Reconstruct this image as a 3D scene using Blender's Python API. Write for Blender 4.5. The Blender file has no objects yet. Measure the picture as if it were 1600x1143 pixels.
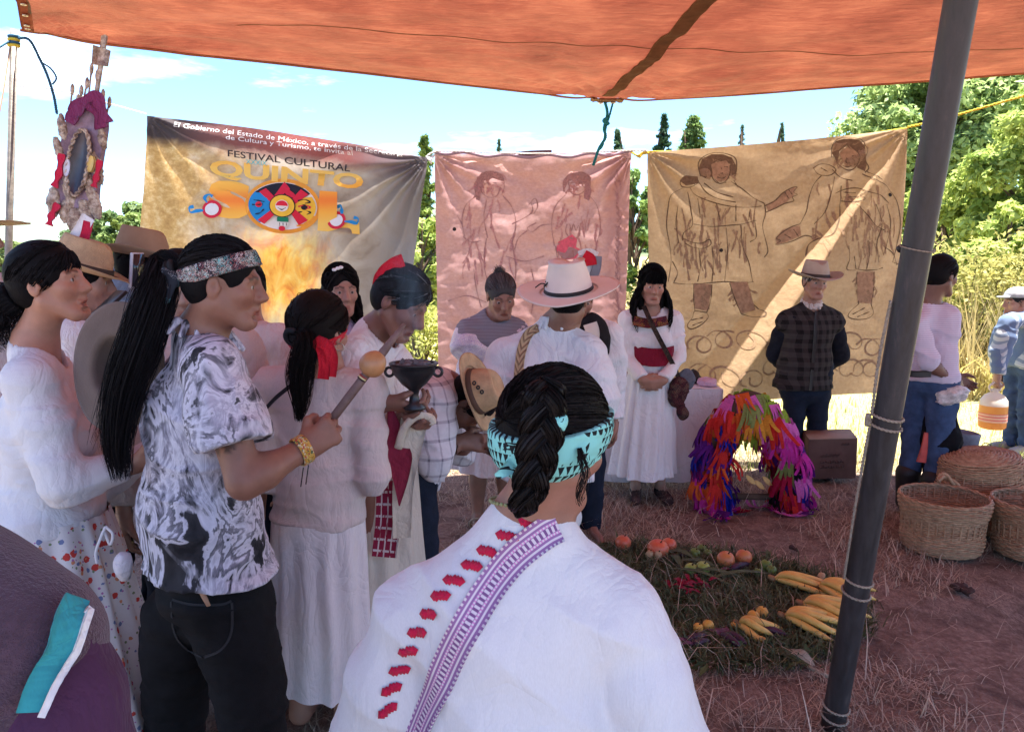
import bpy, math, random
import numpy as np
from math import sin, cos, pi, radians
S = bpy.context.scene
COL = S.collection
rng = np.random.default_rng(7)
random.seed(7)

# ------------------------------------------------------------------ camera, sky, sun, exposure
F, CX, CY = 1200.0, 800.0, 571.5            # focal length and centre in photograph pixels
CAMH, PITCH = 1.62, radians(8.13)
cam = bpy.data.cameras.new('camera'); camo = bpy.data.objects.new('camera', cam); COL.objects.link(camo)
cam.sensor_width = 36.0; cam.lens = 36.0 * F / 1600.0; cam.clip_start = 0.05; cam.clip_end = 20000
camo.location = (0, 0, CAMH); camo.rotation_euler = (pi / 2 - PITCH, 0, 0)
S.camera = camo

SUN = np.array([0.16, 0.07, 0.96]); SUN /= np.linalg.norm(SUN)
sun = bpy.data.lights.new('sun', 'SUN'); suno = bpy.data.objects.new('sun', sun); COL.objects.link(suno)
sun.energy = 5.0; sun.angle = radians(0.53); sun.color = (1.0, 0.95, 0.86)
elev = math.asin(SUN[2]); az = math.atan2(SUN[0], SUN[1])
suno.rotation_euler = (pi / 2 - elev, 0, -az + pi)
suno.location = (0, 0, 30)
W = bpy.data.worlds.new('World'); S.world = W; W.use_nodes = True
wn = W.node_tree; wn.nodes.clear()
wo = wn.nodes.new('ShaderNodeOutputWorld'); wb = wn.nodes.new('ShaderNodeBackground')
sk = wn.nodes.new('ShaderNodeTexSky'); sk.sky_type = 'NISHITA'; sk.sun_disc = False
sk.sun_elevation = elev; sk.sun_rotation = az; sk.altitude = 2300; sk.air_density = 1.0; sk.dust_density = 0.1; sk.ozone_density = 3.0
tc = wn.nodes.new('ShaderNodeTexCoord'); mp = wn.nodes.new('ShaderNodeMapping'); mp.inputs['Scale'].default_value = (1, 1, 4.5)
cn = wn.nodes.new('ShaderNodeTexNoise'); cn.inputs['Scale'].default_value = 2.6; cn.inputs['Detail'].default_value = 8; cn.inputs['Roughness'].default_value = 0.58
cr = wn.nodes.new('ShaderNodeValToRGB'); cr.color_ramp.elements[0].position = 0.56; cr.color_ramp.elements[1].position = 0.80
cr.color_ramp.elements[1].color = (0.8, 0.8, 0.8, 1)
mx = wn.nodes.new('ShaderNodeMixRGB'); mx.inputs[2].default_value = (11, 11.4, 12, 1)
wn.links.new(tc.outputs['Generated'], mp.inputs[0]); wn.links.new(mp.outputs[0], cn.inputs['Vector'])
wn.links.new(cn.outputs['Fac'], cr.inputs[0]); wn.links.new(cr.outputs[0], mx.inputs[0])
tn = wn.nodes.new('ShaderNodeMixRGB'); tn.blend_type = 'MULTIPLY'; tn.inputs[0].default_value = 1; tn.inputs[2].default_value = (.80, .95, 1.03, 1)
wn.links.new(sk.outputs[0], tn.inputs[1]); wn.links.new(tn.outputs[0], mx.inputs[1]); wn.links.new(mx.outputs[0], wb.inputs[0])
wb.inputs[1].default_value = 0.08
wn.links.new(wb.outputs[0], wo.inputs[0])
S.view_settings.view_transform = 'Standard'; S.view_settings.look = 'None'
S.view_settings.gamma = 1.0; S.view_settings.use_curve_mapping = False
S.view_settings.exposure = 2.46
S.cycles.max_bounces = 8; S.cycles.transmission_bounces = 6; S.cycles.transparent_max_bounces = 12
S.cycles.use_denoising = True

# ------------------------------------------------------------------ geometry helpers
def A(*v): return np.array(v, float)
def nrm(v): v = np.asarray(v, float); return v / (np.linalg.norm(v) + 1e-12)
def ray(px, py):
    u = (px - CX) / F; v = (CY - py) / F
    return np.array([u, cos(PITCH) + v * sin(PITCH), -sin(PITCH) + v * cos(PITCH)])
def at(px, py, Y):                       # the point of that pixel's ray which lies at distance Y
    d = ray(px, py); t = Y / d[1]
    return np.array([d[0] * t, Y, CAMH + d[2] * t])
def gnd(px, py, z=0.0):                  # the point where that ray meets the ground
    d = ray(px, py); t = (z - CAMH) / d[2]
    return d * t + A(0, 0, CAMH)

def mesh_np(name, V, faces, smooth=True, uv=None, col=None):
    """V (n,3); faces = list of int arrays (m,k)"""
    me = bpy.data.meshes.new(name)
    V = np.asarray(V, np.float32)
    me.vertices.add(len(V)); me.vertices.foreach_set('co', V.ravel())
    faces = [np.asarray(f, np.int32) for f in faces if len(f)]
    loops = np.concatenate([f.ravel() for f in faces])
    tot = np.concatenate([np.full(len(f), f.shape[1], np.int32) for f in faces])
    start = np.concatenate([[0], np.cumsum(tot)[:-1]]).astype(np.int32)
    me.loops.add(len(loops)); me.loops.foreach_set('vertex_index', loops)
    me.polygons.add(len(tot)); me.polygons.foreach_set('loop_start', start); me.polygons.foreach_set('loop_total', tot)
    if smooth: me.polygons.foreach_set('use_smooth', np.ones(len(tot), bool))
    if uv is not None:
        l = me.uv_layers.new(name='UVMap'); l.data.foreach_set('uv', np.asarray(uv, np.float32)[loops].ravel())
    if col is not None:
        c = me.color_attributes.new('Col', 'FLOAT_COLOR', 'POINT')
        cc = np.ones((len(V), 4), np.float32); cc[:, :3] = col
        c.data.foreach_set('color', cc.ravel())
    me.update(); me.validate()
    return me

class Geo:
    """collects pieces (vertices, faces, uv, colour) into ONE mesh"""
    def __init__(s): s.V = []; s.F = {}; s.U = []; s.C = []; s.n = 0
    def add(s, V, faces, uv=None, col=None):
        V = np.asarray(V, float).reshape(-1, 3)
        if not isinstance(faces, list) or (len(faces) and np.ndim(faces[0]) == 1): faces = [faces]
        for f in faces:
            f = np.asarray(f, int)
            if f.size: s.F.setdefault(f.shape[1], []).append(f + s.n)
        s.V.append(V); s.n += len(V)
        s.U.append(np.zeros((len(V), 2)) if uv is None else np.asarray(uv, float))
        c = np.ones((len(V), 3)); 
        if col is not None: c[:] = col
        s.C.append(c)
        return s
    def mesh(s, name, smooth=True, off=(0, 0, 0)):
        return mesh_np(name, np.concatenate(s.V) - np.asarray(off), [np.concatenate(v) for v in s.F.values()], smooth,
                       np.concatenate(s.U), np.concatenate(s.C))

def tag(o, label=None, cat=None, group=None, kind=None):
    if label: o['label'] = label
    if cat: o['category'] = cat
    if group: o['group'] = group
    if kind: o['kind'] = kind
    return o
def thing(name, loc, label, cat, group=None):
    o = bpy.data.objects.new(name, None); o.empty_display_size = .1; COL.objects.link(o); o.location = tuple(loc)
    return tag(o, label, cat, group)
def wloc(o):
    l = A(*o.location)
    while o.parent: o = o.parent; l = l + A(*o.location)
    return l
def put(name, g, mat, parent=None, smooth=True, origin=None):
    """link Geo / (V,F) / mesh as one object; vertices are given in world space"""
    off = wloc(parent) if parent is not None else (A(*origin) if origin is not None else A(0, 0, 0))
    if isinstance(g, Geo): me = g.mesh(name, smooth, off)
    elif isinstance(g, tuple): me = mesh_np(name, g[0] - off, g[1], smooth, *(g[2:]))
    else: me = g
    o = bpy.data.objects.new(name, me); COL.objects.link(o)
    if mat is not None: me.materials.append(mat)
    if parent is not None: o.parent = parent
    elif origin is not None: o.location = tuple(origin)
    return o
def solo(name, g, mat, label, cat, group=None, smooth=True, origin=None):
    if origin is None:
        V = np.concatenate(g.V) if isinstance(g, Geo) else g[0]
        origin = A((V[:, 0].min() + V[:, 0].max()) / 2, (V[:, 1].min() + V[:, 1].max()) / 2, V[:, 2].min())
    return tag(put(name, g, mat, None, smooth, origin), label, cat, group)

def spline(P, n):
    """Catmull-Rom through P, n samples"""
    P = np.asarray(P, float)
    if len(P) == 2: return P[0] + np.linspace(0, 1, n)[:, None] * (P[1] - P[0])
    Q = np.vstack([2 * P[0] - P[1], P, 2 * P[-1] - P[-2]])
    t = np.linspace(0, len(P) - 1 - 1e-9, n); i = t.astype(int); f = (t - i)[:, None]
    p0, p1, p2, p3 = Q[i], Q[i + 1], Q[i + 2], Q[i + 3]
    return .5 * (2 * p1 + (p2 - p0) * f + (2 * p0 - 5 * p1 + 4 * p2 - p3) * f ** 2 + (3 * p1 - p0 - 3 * p2 + p3) * f ** 3)

def frames(P):
    T = np.gradient(P, axis=0); T /= np.linalg.norm(T, axis=1)[:, None] + 1e-12
    up = A(0, 0, 1) if abs(T[0][2]) < .9 else A(1, 0, 0)
    Nn = np.zeros_like(P); n = up - T[0] * np.dot(up, T[0]); n /= np.linalg.norm(n)
    for i in range(len(P)):
        n = n - T[i] * np.dot(n, T[i]); n /= np.linalg.norm(n) + 1e-12; Nn[i] = n
    return T, Nn, np.cross(T, Nn)

def tube(P, r, sides=8, cap=True, col=None, flat=1.0):
    P = np.asarray(P, float); m = len(P); r = np.broadcast_to(np.asarray(r, float), (m,))
    T, N1, N2 = frames(P); a = np.linspace(0, 2 * pi, sides, endpoint=False)
    V = P[:, None] + r[:, None, None] * (np.cos(a)[None, :, None] * N1[:, None] + flat * np.sin(a)[None, :, None] * N2[:, None])
    i = np.arange(m - 1)[:, None] * sides; j = np.arange(sides)[None]; jn = (j + 1) % sides
    Q = np.stack([i + j, i + jn, i + sides + jn, i + sides + j], -1).reshape(-1, 4)
    V = V.reshape(-1, 3); fs = [Q]
    if cap:
        V = np.vstack([V, P[0], P[-1]]); c0, c1 = len(V) - 2, len(V) - 1
        jj = np.arange(sides); b = (m - 1) * sides
        fs.append(np.vstack([np.stack([np.full(sides, c0), (jj + 1) % sides, jj], 1), np.stack([np.full(sides, c1), b + jj, b + (jj + 1) % sides], 1)]))
    L = np.concatenate([[0], np.cumsum(np.linalg.norm(np.diff(P, axis=0), axis=1))])
    uv = np.stack([np.tile(a / (2 * pi), m), np.repeat(L, sides)], 1)
    if cap: uv = np.vstack([uv, [0, 0], [0, L[-1]]])
    return V, fs, uv, col

def strands(P, r0, r1, col=None, sides=3):
    """P (n strands, m points, 3) -> thin tapered tubes, vectorised"""
    n, m = P.shape[:2]
    T = np.gradient(P, axis=1); T /= np.linalg.norm(T, axis=2)[..., None] + 1e-12
    ref = np.where(np.abs(T[..., 2:3]) < .85, A(0, 0, 1), A(1, 0, 0))
    N1 = np.cross(T, ref); N1 /= np.linalg.norm(N1, axis=2)[..., None] + 1e-12; N2 = np.cross(T, N1)
    rr = np.linspace(1, 0, m)[None, :] ** .7
    r = np.broadcast_to(np.asarray(r1) + (np.asarray(r0) - np.asarray(r1)) * rr, (n, m)) * 1.25
    th = np.random.default_rng(n).random((n, 1, 1)) * pi
    W_ = (np.cos(th) * N1 + np.sin(th) * N2) * r[..., None]
    V = np.stack([P - W_, P + W_], 2)
    base = (np.arange(n) * m * 2)[:, None] + (np.arange(m - 1) * 2)[None, :]
    Q = np.stack([base, base + 1, base + 3, base + 2], -1).reshape(-1, 4)
    c = None if col is None else np.repeat(np.asarray(col), m * 2, axis=0)
    return V.reshape(-1, 3), [Q], None, c

def grid_faces(nu, nv, wrap=False):
    i = np.arange(nu if wrap else nu - 1)[:, None]; j = np.arange(nv - 1)[None]; i2 = (i + 1) % nu
    return np.stack([i * nv + j, i2 * nv + j, i2 * nv + j + 1, i * nv + j + 1], -1).reshape(-1, 4)

def lathe(prof, c=(0, 0, 0), n=40, R=None, fn=None, closed=False, col=None):
    """prof [(r,z)], revolved about z through c; fn(V, ang, k) may deform the local points"""
    prof = np.asarray(prof, float); m = len(prof)
    a = np.linspace(0, 2 * pi, n, endpoint=False)
    V = np.stack([np.cos(a)[:, None] * prof[:, 0], np.sin(a)[:, None] * prof[:, 0], np.broadcast_to(prof[:, 1], (n, m))], -1)
    if fn is not None: V = fn(V, a[:, None], np.broadcast_to(np.linspace(0, 1, m)[None], (n, m)))
    V = V.reshape(-1, 3)
    if R is not None: V = V @ np.asarray(R).T
    L = np.concatenate([[0], np.cumsum(np.hypot(np.diff(prof[:, 0]), np.diff(prof[:, 1])))])
    uv = np.stack([np.repeat(a / (2 * pi), m), np.tile(L, n)], 1)
    return V + np.asarray(c), [grid_faces(n, m, True)], uv, col

def box(c, s, R=None, bev=.0):
    c = np.asarray(c, float); s = np.asarray(s, float) / 2
    if bev <= 0:
        V = np.array([[x, y, z] for x in (-1, 1) for y in (-1, 1) for z in (-1, 1)], float) * s
        Q = [[0, 1, 3, 2], [4, 6, 7, 5], [0, 4, 5, 1], [2, 3, 7, 6], [0, 2, 6, 4], [1, 5, 7, 3]]
        fs = [np.array(Q)]
    else:
        import bmesh
        bm = bmesh.new(); bmesh.ops.create_cube(bm, size=2)
        for v in bm.verts: v.co.x *= s[0]; v.co.y *= s[1]; v.co.z *= s[2]
        bmesh.ops.bevel(bm, geom=bm.edges[:], offset=bev, segments=2, affect='EDGES', profile=.6)
        bm.verts.index_update(); V = np.array([v.co[:] for v in bm.verts]); fs = {}
        for f in bm.faces: fs.setdefault(len(f.verts), []).append([v.index for v in f.verts])
        fs = [np.array(x) for x in fs.values()]; bm.free()
    if R is not None: V = V @ np.asarray(R).T
    return V + c, fs, None, None

def ribbon(P, w, nrmv, uvw=True, thick=0.0, col=None):
    """flat strip along P, width w (scalar or per point), facing nrmv (vector or per point)"""
    P = np.asarray(P, float); m = len(P)
    T = np.gradient(P, axis=0); T /= np.linalg.norm(T, axis=1)[:, None] + 1e-12
    Nn = np.broadcast_to(np.asarray(nrmv, float), P.shape); B = np.cross(T, Nn); B /= np.linalg.norm(B, axis=1)[:, None] + 1e-12
    w = np.broadcast_to(np.asarray(w, float), (m,))[:, None] / 2
    L = np.concatenate([[0], np.cumsum(np.linalg.norm(np.diff(P, axis=0), axis=1))])
    ks = np.linspace(-1, 1, 5)
    V = np.stack([P + B * w * k for k in ks], 1)
    uv = np.stack([np.broadcast_to((ks + 1) / 2, (m, 5)), np.broadcast_to(L[:, None], (m, 5))], -1)
    fs = grid_faces(m, 5); V = V.reshape(-1, 3); uv = uv.reshape(-1, 2)
    if thick:
        Nr = np.repeat(Nn / np.linalg.norm(Nn, axis=1)[:, None], 5, 0)
        V2 = V - Nr * thick; k = len(V)
        e0 = np.arange(m - 1) * 5; side = np.vstack([np.stack([e0, e0 + 5, e0 + 5 + k, e0 + k], 1), np.stack([e0 + 4, e0 + 4 + k, e0 + 9 + k, e0 + 9], 1)])
        fs = np.vstack([fs, fs[:, ::-1] + k, side]); V = np.vstack([V, V2]); uv = np.vstack([uv, uv])
    return V, [fs], uv, col

# ------------------------------------------------------------------ value noise
_lat = np.random.default_rng(3).random((32, 32, 32)).astype(np.float32)
def vnoise(P, seed=0):
    P = np.asarray(P, np.float32) + np.float32(seed * 7.31 + 100.0)
    i = np.floor(P).astype(np.int32); f = P - i; f = f * f * (3 - 2 * f)
    i0 = i & 31; i1 = (i + 1) & 31
    x0, y0, z0 = i0[..., 0], i0[..., 1], i0[..., 2]; x1, y1, z1 = i1[..., 0], i1[..., 1], i1[..., 2]
    fx, fy, fz = f[..., 0], f[..., 1], f[..., 2]
    def l(a, b, t): return a + (b - a) * t
    return l(l(l(_lat[x0, y0, z0], _lat[x1, y0, z0], fx), l(_lat[x0, y1, z0], _lat[x1, y1, z0], fx), fy),
             l(l(_lat[x0, y0, z1], _lat[x1, y0, z1], fx), l(_lat[x0, y1, z1], _lat[x1, y1, z1], fx), fy), fz) * 2 - 1
def fbm(P, seed=0, o=3):
    v = 0; a = 1.0
    for k in range(o): v = v + a * vnoise(np.asarray(P) * 2 ** k, seed + k); a *= .5
    return v

# ------------------------------------------------------------------ implicit surfaces (bodies, clothes, hair)
_E = [(0, 1), (0, 2), (0, 4), (1, 3), (1, 5), (2, 3), (2, 6), (3, 7), (4, 5), (4, 6), (5, 7), (6, 7)]
def surfnet(D, xs, ys, zs):
    nx, ny, nz = D.shape; sg = D < 0
    cnt = np.zeros((nx - 1, ny - 1, nz - 1), np.int8)
    sl = [(slice(a, nx - 1 + a), slice(b, ny - 1 + b), slice(c, nz - 1 + c)) for c in (0, 1) for b in (0, 1) for a in (0, 1)]
    for s_ in sl: cnt += sg[s_]
    I, J, K = np.nonzero((cnt > 0) & (cnt < 8))
    if len(I) == 0: return np.zeros((0, 3)), np.zeros((0, 4), int)
    offs = [(a, b, c) for c in (0, 1) for b in (0, 1) for a in (0, 1)]
    d = np.stack([D[I + a, J + b, K + c] for a, b, c in offs], 1)
    pos = np.stack([np.stack([xs[I + a], ys[J + b], zs[K + c]], 1) for a, b, c in offs], 1)
    acc = np.zeros((len(I), 3)); n = np.zeros(len(I))
    for a, b in _E:
        m = (d[:, a] < 0) != (d[:, b] < 0)
        t = d[m, a] / (d[m, a] - d[m, b])
        acc[m] += pos[m, a] + t[:, None] * (pos[m, b] - pos[m, a]); n[m] += 1
    V = acc / n[:, None]
    idx = np.full(cnt.shape, -1, np.int32); idx[I, J, K] = np.arange(len(I))
    Q = []
    for ax in range(3):
        s0 = [slice(None)] * 3; s1 = [slice(None)] * 3; s0[ax] = slice(0, -1); s1[ax] = slice(1, None)
        a, b = sg[tuple(s0)], sg[tuple(s1)]
        E = np.nonzero(a != b); E = [e.copy() for e in E]
        o1, o2 = (ax + 1) % 3, (ax + 2) % 3
        lim = cnt.shape
        ok = (E[o1] > 0) & (E[o2] > 0) & (E[o1] < lim[o1]) & (E[o2] < lim[o2])
        E = [e[ok] for e in E]; inside = a[tuple(E)]
        def cell(u, v):
            c = [E[0], E[1], E[2]]; c[o1] = c[o1] - u; c[o2] = c[o2] - v
            return idx[c[0], c[1], c[2]]
        q = np.stack([cell(1, 1), cell(0, 1), cell(0, 0), cell(1, 0)], 1)
        q[~inside] = q[~inside][:, ::-1]
        Q.append(q[(q >= 0).all(1)])
    return V, np.concatenate(Q)

class SDF:
    def __init__(s): s.ops = []
    def _b(s, pts, r, k):
        pts = np.asarray(pts); return pts.min(0) - r - k - .02, pts.max(0) + r + k + .02
    def cap(s, a, b, ra, rb=None, k=.02, flat=None, ca=False, cb=False, sub=False):
        """tapered capsule; flat=(axis, ratio) squeezes across axis; ca / cb cut the ends flat"""
        a = np.asarray(a, float); b = np.asarray(b, float); rb = ra if rb is None else rb
        ab = b - a; L2 = max(np.dot(ab, ab), 1e-9); T = ab / math.sqrt(L2); L = math.sqrt(L2)
        def f(P):
            q = P - a; t = (q @ ab) / L2; tc = np.clip(t, 0, 1)
            v = q - tc[..., None] * ab
            if flat is not None:
                n = np.asarray(flat[0]); c = v @ n
                v = v + (c * (1 / flat[1] - 1))[..., None] * n
            d = np.sqrt((v * v).sum(-1)) - (ra + (rb - ra) * tc)
            if ca: d = np.maximum(d, -t * L)
            if cb: d = np.maximum(d, (t - 1) * L)
            return d
        s.ops.append((f, k, sub) + s._b([a, b], max(ra, rb), k)); return s
    def chain(s, pts, rs, k=.015, **kw):
        for i in range(len(pts) - 1): s.cap(pts[i], pts[i + 1], rs[i], rs[i + 1], k=k, **kw)
        return s
    def ell(s, c, r, R=None, k=.02, sub=False):
        c = np.asarray(c, float); r = np.asarray(r, float) * np.ones(3)
        Rm = np.eye(3) if R is None else np.asarray(R)          # columns = local axes
        def f(P):
            q = (P - c) @ Rm; k0 = np.sqrt(((q / r) ** 2).sum(-1)); k1 = np.sqrt(((q / r ** 2) ** 2).sum(-1)) + 1e-9
            return np.where(k0 < .05, -r.min(), k0 * (k0 - 1) / k1)
        s.ops.append((f, k, sub) + s._b([c], r.max(), k)); return s
    def fn(s, f, lo, hi, k=.01, sub=False):
        s.ops.append((f, k, sub, np.asarray(lo, float), np.asarray(hi, float))); return s
    def field(s, xs, ys, zs):
        D = np.full((len(xs), len(ys), len(zs)), 1.0, np.float32)
        for f, k, sub, lo, hi in s.ops:
            i0, i1 = np.searchsorted(xs, [lo[0], hi[0]]); j0, j1 = np.searchsorted(ys, [lo[1], hi[1]]); k0, k1 = np.searchsorted(zs, [lo[2], hi[2]])
            if i1 <= i0 or j1 <= j0 or k1 <= k0: continue
            P = np.stack(np.meshgrid(xs[i0:i1], ys[j0:j1], zs[k0:k1], indexing='ij'), -1).astype(np.float32)
            d = f(P).astype(np.float32); C = D[i0:i1, j0:j1, k0:k1]
            if sub:
                d = -d; h = np.maximum(k - np.abs(C - d), 0) / k; D[i0:i1, j0:j1, k0:k1] = np.maximum(C, d) + h * h * k / 4
            else:
                h = np.maximum(k - np.abs(C - d), 0) / k; D[i0:i1, j0:j1, k0:k1] = np.minimum(C, d) - h * h * k / 4
        return D
    def bounds(s):
        return np.min([o[3] for o in s.ops if not o[2]], 0), np.max([o[4] for o in s.ops if not o[2]], 0)
    def mesh(s, res, lo=None, hi=None, post=None):
        a, b = s.bounds()
        lo = a if lo is None else np.maximum(a, lo); hi = b if hi is None else np.minimum(b, hi)
        xs, ys, zs = [np.arange(lo[i], hi[i] + res, res) for i in range(3)]
        D = s.field(xs, ys, zs)
        if post is not None:
            P = np.stack(np.meshgrid(xs, ys, zs, indexing='ij'), -1).astype(np.float32)
            near = np.abs(D) < .08
            d = D[near]; D[near] = post(P[near], d)
        return surfnet(D, xs, ys, zs)
# ------------------------------------------------------------------ materials
class NT:
    def __init__(s, name):
        s.m = bpy.data.materials.new(name); s.m.use_nodes = True; s.t = s.m.node_tree
        s.b = s.t.nodes['Principled BSDF']; s.o = s.t.nodes['Material Output']
    def n(s, ty, ins=None, **props):
        x = s.t.nodes.new('ShaderNode' + ty)
        for k, v in props.items(): setattr(x, k, v)
        for k, v in (ins or {}).items(): s.set(x.inputs[k], v)
        return x
    def set(s, sock, v):
        if isinstance(v, bpy.types.NodeSocket): s.t.links.new(v, sock)
        elif isinstance(v, bpy.types.Node): s.t.links.new(v.outputs[0], sock)
        elif isinstance(v, (tuple, list)) and len(v) == 3 and sock.type == 'RGBA': sock.default_value = (*v, 1)
        else: sock.default_value = v
    def coord(s, which='Object'): return s.n('TexCoord').outputs[which]
    def mapping(s, v, scale=(1, 1, 1), rot=(0, 0, 0), loc=(0, 0, 0)):
        return s.n('Mapping', {'Vector': v, 'Scale': scale, 'Rotation': rot, 'Location': loc}).outputs[0]
    def noise(s, v, scale=5, detail=4, rough=.55, dist=0.0):
        return s.n('TexNoise', {'Vector': v, 'Scale': scale, 'Detail': detail, 'Roughness': rough, 'Distortion': dist}).outputs['Fac']
    def ramp(s, f, stops, interp='LINEAR'):
        r = s.n('ValToRGB', {0: f}); r.color_ramp.interpolation = interp
        e = r.color_ramp.elements
        while len(e) < len(stops): e.new(.5)
        for el, (p, c) in zip(e, stops): el.position = p; el.color = (*c, 1) if len(c) == 3 else c
        return r.outputs[0]
    def mix(s, f, a, b, mode='MIX'):
        x = s.n('MixRGB', blend_type=mode); s.set(x.inputs[0], f); s.set(x.inputs[1], a); s.set(x.inputs[2], b); return x.outputs[0]
    def math(s, op, a, b=0.0, c=None, clamp=False):
        x = s.n('Math', operation=op, use_clamp=clamp); s.set(x.inputs[0], a); s.set(x.inputs[1], b)
        if c is not None: s.set(x.inputs[2], c)
        return x.outputs[0]
    def sep(s, v):
        x = s.n('SeparateXYZ', {0: v}); return x.outputs[0], x.outputs[1], x.outputs[2]
    def bump(s, h, strength=.3, dist=.01):
        x = s.n('Bump', {'Height': h, 'Strength': strength, 'Distance': dist}); s.set(s.b.inputs['Normal'], x.outputs[0]); return x
    def base(s, c, rough=.8, spec=.3): s.set(s.b.inputs['Base Color'], c); s.set(s.b.inputs['Roughness'], rough); s.b.inputs['Specular IOR Level'].default_value = spec; return s
    def translucent(s, c, fac=.4):
        tr = s.n('BsdfTranslucent'); s.set(tr.inputs[0], c)
        mxs = s.n('MixShader', {0: fac}); s.t.links.new(s.b.outputs[0], mxs.inputs[1]); s.t.links.new(tr.outputs[0], mxs.inputs[2])
        s.t.links.new(mxs.outputs[0], s.o.inputs[0]); return s

def scl(c, k): return tuple(min(1, x * k) for x in c)
_mc = {}
def plain(name, c, rough=.7, var=.18, scale=9, bump=.0, bscale=60, spec=.3, metal=0.0, sheen=0.0):
    """colour with fine mottling and optional relief"""
    if name in _mc: return _mc[name]
    t = NT(name); v = t.coord()
    f = t.noise(v, scale, 5, .6)
    t.base(t.ramp(f, [(.28, scl(c, 1 - var)), (.72, scl(c, 1 + var))]), rough, spec)
    t.b.inputs['Metallic'].default_value = metal
    if sheen: t.b.inputs['Sheen Weight'].default_value = sheen
    if bump: t.bump(t.noise(v, bscale, 4), bump, .006)
    _mc[name] = t.m; return t.m
def cloth(name, c, var=.06, weave=420, wrinkle=.5, wscale=14, rough=.92, trans=0.0):
    if name in _mc: return _mc[name]
    t = NT(name); v = t.coord()
    f = t.noise(v, 6, 4, .6); wv = t.noise(t.mapping(v, (1, 1, .25)), weave, 1)
    col = t.mix(.12, t.ramp(f, [(.3, scl(c, 1 - var)), (.7, scl(c, 1 + var * .6))]), t.ramp(wv, [(.3, scl(c, .6)), (.7, scl(c, 1.15))]))
    t.base(col, rough, .15); t.b.inputs['Sheen Weight'].default_value = .08
    wr = t.noise(t.mapping(v, (1, 1, .45)), wscale, 5, .5, .8)
    cr_ = t.math('ABSOLUTE', t.math('SUBTRACT', t.noise(t.mapping(v, (1, 1, .55), (.5, .35, .2)), wscale * .75, 4, .5, 1.6), .5))
    cr2 = t.math('ABSOLUTE', t.math('SUBTRACT', t.noise(t.mapping(v, (1, 1, .35), (-.4, -.5, .1)), wscale * .5, 4, .5, 1.2), .5))
    hgt = t.math('ADD', t.math('MULTIPLY', wr, .5), t.math('ADD', t.math('POWER', t.math('MINIMUM', t.math('MULTIPLY', cr_, 5), 1), .6), t.math('POWER', t.math('MINIMUM', t.math('MULTIPLY', cr2, 4), 1), .6)))
    t.bump(t.math('ADD', hgt, t.math('MULTIPLY', wv, .05)), wrinkle * .7, .016)
    if trans: t.translucent(col, trans)
    _mc[name] = t.m; return t.m
def vcol(name, rough=.8, trans=0.0, var=.15, spec=.25, scale=30, bump=0.0):
    """per-piece colour from the mesh's own colour attribute, mottled"""
    if name in _mc: return _mc[name]
    t = NT(name); a = t.n('VertexColor'); a.layer_name = 'Col'
    f = t.noise(t.coord(), scale, 3)
    c = t.mix(1.0, a.outputs[0], t.ramp(f, [(.3, (1 - var,) * 3), (.7, (1 + 0 * var,) * 3)]), 'MULTIPLY')
    t.base(c, rough, spec)
    if bump: t.bump(f, bump, .004)
    if trans: t.translucent(c, trans)
    _mc[name] = t.m; return t.m
def skin(name, c):
    if name in _mc: return _mc[name]
    t = NT(name); a = t.n('VertexColor'); a.layer_name = 'Col'; v = t.coord()
    c = scl(c, 1.15); f = t.noise(v, 22, 5, .6); g = t.noise(v, 420, 2)
    c1 = t.ramp(f, [(.3, scl(c, .86)), (.7, scl(c, 1.1))])
    t.base(t.mix(1.0, c1, a.outputs[0], 'MULTIPLY'), t.ramp(g, [(.3, (.42,) * 3), (.7, (.6,) * 3)]), .42)
    t.b.inputs['Subsurface Weight'].default_value = .12; t.b.inputs['Subsurface Radius'].default_value = (.012, .005, .003); t.b.inputs['Subsurface Scale'].default_value = .5
    t.bump(t.math('ADD', t.math('MULTIPLY', t.noise(v, 60, 3), .5), t.math('MULTIPLY', g, .2)), .16, .004)
    _mc[name] = t.m; return t.m
def hairm(name, c, rough=.38):
    if name in _mc: return _mc[name]
    t = NT(name); a = t.n('VertexColor'); a.layer_name = 'Col'
    t.base(t.mix(1.0, c, a.outputs[0], 'MULTIPLY'), rough, .09)
    v = t.coord(); t.bump(t.noise(t.mapping(v, (3, 3, .4)), 120, 3), .35, .004)
    _mc[name] = t.m; return t.m
# ------------------------------------------------------------------ ground, far land
def ground_z(x, y):
    p = np.stack([np.asarray(x) * .55, np.asarray(y) * .55, np.zeros_like(np.asarray(x, float))], -1)
    q = p * 5
    near = np.clip((16 - np.hypot(x, y)) / 10, 0, 1)
    return (fbm(p, 2, 2) * .018 + vnoise(q, 5) * .010 - .02) * near
g = Geo()
xs = np.concatenate([-np.geomspace(4000, 9, 26), np.arange(-8, 9, .14), np.geomspace(9.2, 4000, 26)])
ys = np.concatenate([-np.geomspace(4000, 4, 20), np.arange(-3.5, 13, .14), np.geomspace(13.3, 6000, 30)])
X, Y = np.meshgrid(xs, ys, indexing='ij')
g.add(np.stack([X, Y, ground_z(X, Y)], -1), grid_faces(len(xs), len(ys)))
t = NT('dry_ground'); v = t.coord(); px_, py_, pz_ = t.sep(v)
n1 = t.noise(v, 1.3, 6, .62); n2 = t.noise(v, 38, 5, .65); n3 = t.noise(t.mapping(v, (1, .35, 1)), 90, 4, .6, 1.5)
dirt = t.ramp(n2, [(.3, (.19, .115, .09)), (.55, (.33, .22, .17)), (.75, (.48, .36, .28))])
straw = t.ramp(n3, [(.35, (.15, .105, .09)), (.6, (.40, .315, .25))])
tramp = t.mix(t.ramp(n1, [(.40, (.05,) * 3), (.58, (.85,) * 3)]), dirt, straw)
clump = t.noise(v, 5.5, 5, .6, .6)
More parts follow.
